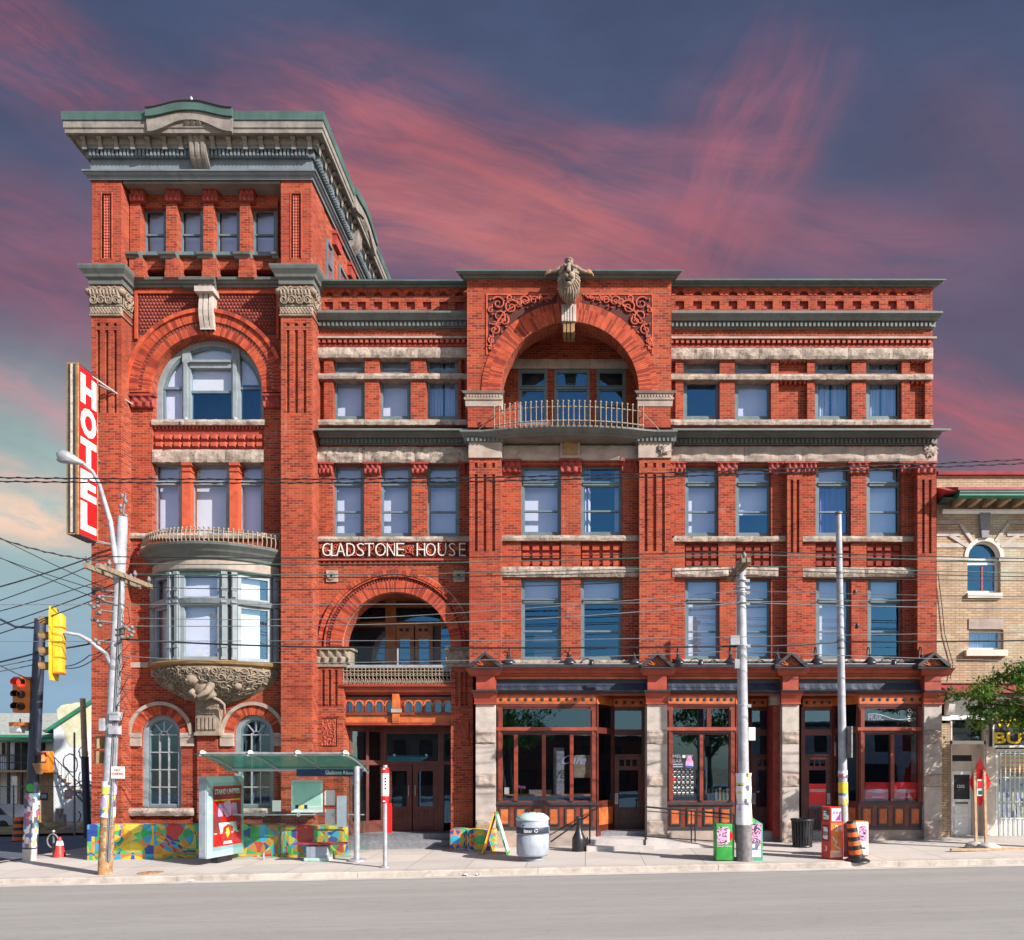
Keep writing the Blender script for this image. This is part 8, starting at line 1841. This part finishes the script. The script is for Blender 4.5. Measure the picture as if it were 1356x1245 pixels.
tree('street_tree', 'leafy green street tree overhanging the buff shop front', (13.6, -3.3, gz(13.6, -3.3)), 3.3, (14.0, -2.7, 4.25), (3.75, 1.7, 1.15), 120, 130, .085, 5, trunk_r=.14)
# =================================================================== BEHIND THE SIDE STREET
def gs(x, y_): return G(x, 0)-.10-.035*max(0, y_-2)
yh = 24.0
hs = thing('white_house', 'white house with green eaves and a line drawn mural on its gable wall', 'house', (X(95, yh), yh+4, gs(-30, yh)))
def hpart(mb, name, parent=None): return mb.build(name, parent or hs)
gx0, gx1 = X(71, yh), X(71, yh)+9.0; zg0 = gs(-30, yh)-.5; ze_ = Z(966, yh); gm = (gx0+gx1)/2; zp = ze_+(gm-gx0)*.66
q = MB(); q.prism([(gx0, zg0), (gx1, zg0), (gx1, ze_), (gm, zp), (gx0, ze_)], 'y', yh, yh+9, 'stucco_white'); hpart(q, 'wall')
q = MB()
for s_ in (-1, 1):
    e_ = gm+s_*(gm-gx0+.35); ze2 = ze_-.35*.66
    q.prism([(e_, ze2), (gm, zp), (gm, zp+.22), (e_, ze2+.22)], 'y', yh-.25, yh+9.2, 'green_trim'); q.prism([(e_, ze2+.225), (gm, zp+.225), (gm, zp+.27), (e_, ze2+.27)], 'y', yh-.22, yh+9.2, 'grey_shingle')
hpart(q, 'roof')
q = MB(); rnd = random.Random(3)                          # swirling line mural
for k_ in range(12):
    cx, cz = gx0+rnd.uniform(.4, 4.2), zg0+rnd.uniform(.8, 5.2); a0 = rnd.uniform(0, 6); r_ = rnd.uniform(.3, .9); P = []
    for i in range(18): a = a0+i*.33*rnd.choice((1, 1, 1, .9)); rr = r_*(1-.03*i); P.append((min(gx1, max(gx0+.05, cx+rr*math.cos(a)+i*.03)), yh-.01, cz+rr*math.sin(a)*1.2))
    q.tube(P, .03, 'black_print', 4)
for k_, (cx, cz, w, h) in enumerate(((92, 950, .75, 1.0), (104, 955, .8, 1.4), (99, 975, .6, .8))):
    x_, z_ = X(cx, yh), Z(cz, yh); q.prism([(x_+w*math.cos(2*PI*i/14)*(1+.2*math.sin(3*2*PI*i/14)), z_+h*math.sin(2*PI*i/14)*(1+.15*math.cos(2*2*PI*i/14))) for i in range(14)], 'y', yh-.006-.004*k_, yh-.002, 'mural_wash')
hpart(q, 'wall_mural')
# lower wing with porch
wx0 = X(-60, yh+2)
q = MB(); yw_ = yh+1.0; q.box(wx0, gx0, yw_, yw_+7, zg0, Z(976, yw_), 'stucco_white'); hpart(q, 'wing_wall')
q = MB(); zw = Z(976, yw_); q.prism([(yw_-.5, zw-.02), (yw_+3.5, zw+1.6), (yw_+3.5, zw+1.75), (yw_-.5, zw+.13)], 'x', wx0-.3, gx0-.0, 'grey_shingle'); q.box(wx0-.3, gx0, yw_-.58, yw_-.5, zw-.05, zw+.12, 'green_trim'); q.prism([(yw_+3.5, zw+1.6), (yw_+7.3, zw), (yw_+7.3, zw+.13), (yw_+3.5, zw+1.75)], 'x', wx0-.3, gx0, 'grey_shingle'); hpart(q, 'roof')
q = MB(); zq = Z(1020, yw_-1.4)
q.box(X(10, yw_), gx0, yw_-1.5, yw_, zq-.12, zq, 'timber'); q.box(X(12, yw_), gx0, yw_-1.6, yw_-.0, Z(983, yw_), Z(980.5, yw_), 'green_trim')
for px in (20, 33, 50, 68): q.box(X(px, yw_)-.06, X(px, yw_)+.06, yw_-1.45, yw_-1.33, zg0, Z(983, yw_), 'dark_trim')
for r_ in (1000, 1010): q.box(X(20, yw_), gx0, yw_-1.44, yw_-1.38, Z(r_, yw_)-.03, Z(r_, yw_)+.03, 'black_metal')
for i in range(26): xx = X(20, yw_)+(gx0-X(20, yw_))*i/26; q.box(xx-.012, xx+.012, yw_-1.43, yw_-1.39, zq, Z(1000, yw_), 'black_metal')
q.box(X(20, yw_), X(60, yw_), yw_-.05, yw_-.01, zq, Z(984, yw_), 'interior'); q.box(X(22, yw_), gx0, yw_-.06, yw_-.01, zg0, zq-.15, 'timber'); pr_ = hpart(q, 'porch')
q = MB(); A_, B_ = Vector((X(70, yw_-1), yw_-1, zq)), Vector((X(112, yh-1.2), yh-1.2, Z(1064, yh-1.2)))
for s_ in (-.0, .9): q.tube([A_+Vector((0, s_, .9)), B_+Vector((0, s_, .9))], .03, 'black_metal', 5); q.tube([A_+Vector((0, s_, 0)), B_+Vector((0, s_, 0))], .06, 'dark_trim', 5)
for i in range(9): c_ = A_.lerp(B_, (i+.5)/9); q.obox(c_+Vector((0, .45, .02)), (.14, .45, .02), 'timber'); q.tube([c_, c_+Vector((0, 0, .9))], .014, 'black_metal', 4)
hpart(q, 'outside_stair')
q = MB(); q.box(X(2, yw_), X(10, yw_), yw_-.04, yw_-.01, Z(1002, yw_), Z(982, yw_), 'interior'); w = hpart(q, 'window'); q = MB(); q.wall(X(2, yw_), X(10, yw_), Z(1002, yw_), Z(982, yw_), yw_-.07, yw_-.04, [(X(2, yw_)+.08, X(10, yw_)-.08, Z(1002, yw_)+.08, Z(982, yw_)-.08)], 'timber'); hpart(q, 'frame', w)
q = MB(); q.prism([(yw_-2.6, Z(1028, yw_-2)), (yw_, Z(1020, yw_)), (yw_, Z(1020, yw_)+.1), (yw_-2.6, Z(1028, yw_-2)+.1)], 'x', wx0, X(20, yw_), 'white_paint'); q.box(X(19, yw_-2.4)-.1, X(19, yw_-2.4)+.1, yw_-2.5, yw_-2.3, zg0, Z(1028, yw_-2), 'white_paint'); hpart(q, 'carport')
# far trees that close the view
tree('tree', 'distant dark green tree behind the white house roof', (-44, 62, -2), 3, (-44, 62, 3.2), (5, 4, 3), 50, 90, .3, 21, trunk_r=.3)
# car in the carport
yc_ = 19; cxp = X(6, yc_); cz0 = gs(cxp, yc_)
t = thing('parked_car', 'silver car parked under the carport at the left edge', 'car', (cxp-1.0, yc_, cz0))
q = MB(); x0, x1 = cxp-2.6, cxp+.55
prf = [(x0, .35), (x1-.05, .35), (x1, .55), (x1-.02, .80), (x1-.35, .92), (x1-.75, 1.40), (x1-1.1, 1.48), (x0+.4, 1.48), (x0, 1.0)]
q.prism([(a, b+cz0) for a, b in prf], 'y', yc_, yc_+1.75, 'car_paint', True); bd = q.build('body', t)
q = MB(); q.prism([(a, b+cz0) for a, b in ((x1-.44, .95), (x1-.80, 1.36), (x1-1.5, 1.38), (x1-1.5, .95))], 'y', yc_-.006, yc_-.001, 'interior'); q.build('window', t)
for xw in (x1-.65, x0+.6):
    q = MB(); q.lathe([(0, -.1), (.2, -.1), (.3, -.09), (.33, 0), (.3, .09), (0, .1)], 'tyre', (0, 0, 0), 18); q.v = [(xw+v[0], yc_+.03+v[2], cz0+.33+v[1]) for v in q.v]; q.build('wheel', t)
q = MB(); q.rbox(x1-.12, x1+.01, yc_+.05, yc_+.35, cz0+.68, cz0+.82, 'white_plastic', .02, 2); q.build('headlight', t)
# mesh fence
yf2 = 12.9
t = thing('mesh_fence', 'grey wire mesh fence along the far side of the side street', 'fence', (X(60, yf2), yf2, gs(-25, yf2)))
fx0, fx1 = -40.0, X(124, yf2); q = MB(); fz0, fz1 = gs(-25, yf2)+.05, Z(1041, yf2)
q.tube([(fx0, yf2, fz1-.1), (fx1, yf2, fz1)], .02, 'wire_grey', 5); st_ = .16; n = int((fx1-fx0)/st_)
for i in range(-6, n):
    a, b = fx0+i*st_, fx0+i*st_+(fz1-fz0)*.8
    for p0, p1 in (((a, fz0), (b, fz1)), ((b, fz0), (a, fz1))):
        if p0[0] > fx0 and p1[0] > fx0 and p0[0] < fx1 and p1[0] < fx1: q.tube([(p0[0], yf2, p0[1]), (p1[0], yf2, p1[1])], .0035, 'wire_grey', 3, caps=False)
q.build('mesh', t)
for px in (18, 51, 99, 117): q = MB(); q.tube([(X(px, yf2), yf2, fz0-.3), (X(px, yf2), yf2, fz1+.05)], .035, 'dark_iron', 6); q.build('post', t)
for px, r0, r1, m, lb in ((58, 1050, 1060, 'black_print', 'small black board tied to the mesh fence'), (90.5, 1046, 1058, 'orange_enamel', 'small orange notice board on the mesh fence')):
    q = MB(); q.pb(px-5, px+5, r0, r1, yf2-.06, yf2-.02, m); bdn = q.build('notice_board'); tag(bdn, lb, 'sign')
    q = MB(); q.pb(px-3.5, px+3.5, r0+2, r1-3, yf2-.066, yf2-.06, 'bin_grey'); q.build('print', bdn)
for k_, (px, r0, w, h) in enumerate(((78, 1052, .28, 1.3), (84, 1054, .2, 1.0))):
    xx = X(px, 15); q = MB(); q.obox((xx, 15, gs(xx, 15)+h/2), (w/2, .1, h/2), 'smooth_stone', Matrix.Rotation(.06-.1*k_, 3, 'Y')); tag(q.build('concrete_post'), ('thick pale concrete post standing on the waste ground', 'thin pale concrete post leaning on the waste ground')[k_], 'post')
for k_ in range(2):
    rnd = random.Random(40+k_); xx = X(60+36*k_, 14.5); q = MB()
    for i in range(16): q.ball((xx+rnd.uniform(-1.2, 1.2), 14.5+rnd.uniform(-.6, .6), gs(xx, 14.5)+rnd.uniform(.1, .45)), rnd.uniform(.12, .28), 'smooth_stone' if i % 3 else 'dirt', 6, (1.3, 1, .7), lambda d: 1+.4*noise.noise(d*2+Vector((i, k_, 0))))
    tag(q.build('rubble'), None, kind='stuff')
y5 = 10.5; xb5 = X(116.5, y5); p5, ax5 = pole('wooden_pole', 'pale wooden pole in front of the mural gable beside the tower', 'utility pole', (xb5, y5, gs(xb5, y5)), (X(109.5, y5), y5, Z(925, y5)), .13, .11, 'timber')
q = MB(); q.tube([on(ax5, gs(xb5, y5)), on(ax5, Z(1002, y5))], .15, 'slate_board', 12); q.build('sleeve', p5)
xb6 = X(98.5, 16); q = MB(); q.tube([(xb6, 16, gs(xb6, 16)), (xb6, 16, Z(970, 16))], .045, 'dark_iron', 6); ps = q.build('fence_post'); tag(ps, 'thin dark steel post in front of the mural gable', 'post')
q = MB(); q.tube([(xb6, 16, Z(1040, 16)), (xb6+.9, 15.6, Z(1030, 16))], .03, 'dark_iron', 5); q.build('arm', ps)
# =================================================================== OVERHEAD LINES
WN = [0]
def wire(name, pts, r, m, label, sag=0, group='overhead lines along the street', cat='cable', twist=False):
    """pts: (photo column, row, depth) or world points; sag adds a hanging curve between each pair"""
    P = [p_ if isinstance(p_, Vector) else Vector((X(p_[0], p_[2]), p_[2], Z(p_[1], p_[2]))) for p_ in pts]; Q = []
    for a, b in zip(P, P[1:]):
        for i in range(17): t = i/16; w = a.lerp(b, t); w.z -= sag*4*t*(1-t); Q.append(w) if not Q or (w-Q[-1]).length > 1e-4 else None
    q = MB(); q.tube(Q, r, m, 6)
    if twist:
        L = sum((b-a).length for a, b in zip(Q, Q[1:])); n = int(L/.11); P2 = []
        for i in range(n+1):
            s = i/n*(len(Q)-1); k_ = min(int(s), len(Q)-2); w = Q[k_].lerp(Q[k_+1], s-k_); an = i*1.57; P2.append(w+Vector((0, math.cos(an)*r*1.6, math.sin(an)*r*1.6)))
        q.tube(P2, r*.8, m, 4)
    o = q.build(name); tag(o, label, cat, group); return o
c1 = lambda dy, dx=0: Vector((ax1(7.45).x+dx, ax1(7.45).y+dy, 7.67)); c2_ = lambda dy: Vector((a2.x-.1, a2.y+dy, 7.87))
wire('overhead_cable', [(-160, 630, -7.5), (620, 633, -7.5), (1500, 602, -7.5)], .012, 'wire_black', 'upper of the two twisted cables crossing the third floor windows', .05, twist=True)
wire('overhead_cable', [(-160, 635, -7.3), (620, 638, -7.3), (1500, 607, -7.3)], .012, 'wire_black', 'lower of the two twisted cables crossing the third floor windows', .05, twist=True)
for dy, dd, m, lb in ((-1.05, -.9, 'wire_black', 'black wire tied to the near end of the left crossarm'), (-.35, -.6, 'wire_green', 'green wire leaving the middle of the left crossarm'), (.75, .5, 'wire_green', 'greenish wire leaving the far half of the left crossarm'), (1.05, .9, 'wire_black', 'black wire tied to the far end of the left crossarm')):
    wire('overhead_cable', [c1(dy), c2_(dd), Vector((24, a2.y+dd, 7.6))], .013, m, lb, .10)
wire('overhead_cable', [(158, 777, -4.1), (600, 778, -4.1), (981, 762, -4.1), (1500, 768, -4.1)], .011, 'wire_black', 'thin black line just below the crossarm wires', .06)
wire('overhead_cable', [(-160, 801, -5.5), (700, 800, -5.5), (1500, 792, -5.5)], .008, 'wire_grey', 'thin grey contact line over the road, highest of four', .0)
wire('overhead_cable', [(157, 818, -4.2), (500, 818, -4.2), (981, 782, -4.2), (1500, 790, -4.2)], .009, 'wire_grey', 'grey span line rising to the postered pole', .05)
wire('overhead_cable', [(157, 829, -4.2), (640, 823, -4.2), (981, 798, -4.2), (1500, 806, -4.2)], .012, 'wire_grey', 'pale grey cable rising across the portal arch', .05)
wire('overhead_cable', [(-160, 850, -5.8), (700, 848, -5.8), (1500, 835, -5.8)], .008, 'wire_grey', 'thin grey contact line over the road, lowest of four', 0)
wire('overhead_cable', [Vector(on(ax1, Z(846, -4.1))), (420, 857, -4.0), Vector(on(ax2, Z(856, -4.0))), Vector(on(ax3, Z(850, -3.45))), (1500, 845, -4.0)], .024, 'wire_black', 'thick black cable passing over the shop fascia', .03)
wire('overhead_cable', [Vector(on(ax1, Z(868, -4.1))), (420, 878, -4.0), Vector(on(ax2, Z(862, -4.0))), (1500, 878, -4.0)], .010, 'wire_grey', 'slack grey line just above the shop lamps', .05)
LG = 'wires spreading from the corner pole'
src = lambda dz, dy=0: Vector((ax1(8).x, ax1(8).y+dy, dz))
for i, (a, pr, r_, lb) in enumerate(((c1(-1.05), (-120, 805, -6.5), .017, 'uppermost wire running down left from the crossarm'), (c1(-.7), (-120, 832, -6.8), .013, 'second wire running down left from the crossarm'), (c1(.4), (-120, 838, -6.2), .013, 'third wire running down left from the crossarm'), (src(7.3), (-120, 800+62, -6.0), .015, 'wire to the left leaving the pole below the crossarm'), (src(7.1), (-120, 874, -6.0), .015, 'low wire to the left leaving the pole below the crossarm'),
        (src(6.9), (-60, 715, 6), .012, 'wire climbing away to the upper left over the side street'), (src(6.95), (-60, 680, 7), .012, 'higher wire climbing away over the side street'), (src(6.6), (-90, 695, 8), .012, 'thin wire climbing away over the side street'))):
    wire('overhead_cable', [a, pr], r_, 'wire_black', lb, .10, LG)
wire('service_cable', [Vector((X(140, -.7), -.7, Z(743, -.7))), (-60, 690, -4)], .016, 'wire_black', 'drooping service cable from the brick corner under the sign', .2, LG, twist=True)
wire('overhead_cable', [Vector(on(ax1, Z(845, -4.1))), (60, 862, -4.5), (-80, 893, -5)], .022, 'wire_black', 'thick black cable running left behind the yellow signal', .03, LG)
wire('overhead_cable', [(-120, 938-120, -3), Vector(on(ax4, Z(905, y4)))], .016, 'wire_black', 'black wire slanting down to the dark signal pole', .05, LG)
wire('overhead_cable', [(-80, 895, -3), Vector(on(ax4, Z(872, y4)))], .016, 'wire_black', 'upper short wire tied to the dark signal pole', .03, LG)
wire('overhead_cable', [(-80, 902, -3), Vector(on(ax4, Z(879, y4)))], .016, 'wire_black', 'lower short wire tied to the dark signal pole', .03, LG)
wire('signal_cable', [(84, 884, -4.5), (120, 876, -4.4), Vector(on(ax1, Z(845, -4.1)))], .013, 'wire_black', 'looped lead from the yellow signal up to the pole', .08, LG)
wire('signal_cable', [(84, 882, -4.5), (118, 868, -4.4), Vector(on(ax1, Z(848, -4.1)))], .013, 'wire_black', 'inner looped lead from the yellow signal up to the pole', .08, LG)
# =================================================================== ACROSS THE ROAD, seen in the shop glass
for k_, (xa, xb, h, m, lb) in enumerate(((-26, -9, 5.6, 'buff_brick', 'low buff brick terrace across the road, mirrored in the shop glass'), (-8.5, 6, 4.9, 'red_brick', 'low red brick shop across the road, mirrored in the shop glass'), (15, 32, 6.2, 'stucco_white', 'white walled shop across the road, mirrored in the shop glass'))):
    yo_ = -44.0; t = thing('shop_building', lb, 'building', ((xa+xb)/2, yo_-4, -.5)); q = MB()
    hs_ = [(xa+1+2.4*i, xa+2.2+2.4*i, h*.55, h*.82) for i in range(int((xb-xa-1)/2.4))]+[(xa+.8+4.2*i, xa+4.2+4.2*i, .3, h*.38) for i in range(int((xb-xa-.8)/4.2))]
    q.wall(xa, xb, -1, h, yo_, yo_-.3, hs_, m); q.box(xa, xb, yo_-9, yo_-.7, -1, h-.2, m); q.box(xa-.1, xb+.1, yo_-.1, yo_+.3, h-.5, h-.2, 'dark_trim'); q.build('wall', t)
    for h_ in hs_: g = MB(); g.box(h_[0], h_[1], yo_-.25, yo_-.2, h_[2], h_[3], 'interior'); g.build('window', t)
tree('street_tree', 'tall tree across the road, mirrored in the shop glass', (-6, -37, -.4), 3.2, (-6, -37, 6.2), (3.4, 3, 2.8), 46, 70, .22, 31, trunk_r=.2)
tree('street_tree', 'second tree across the road near the white shop', (10, -38, -.4), 3.2, (10, -38, 5.8), (3.0, 3, 2.5), 40, 70, .22, 32, trunk_r=.2)
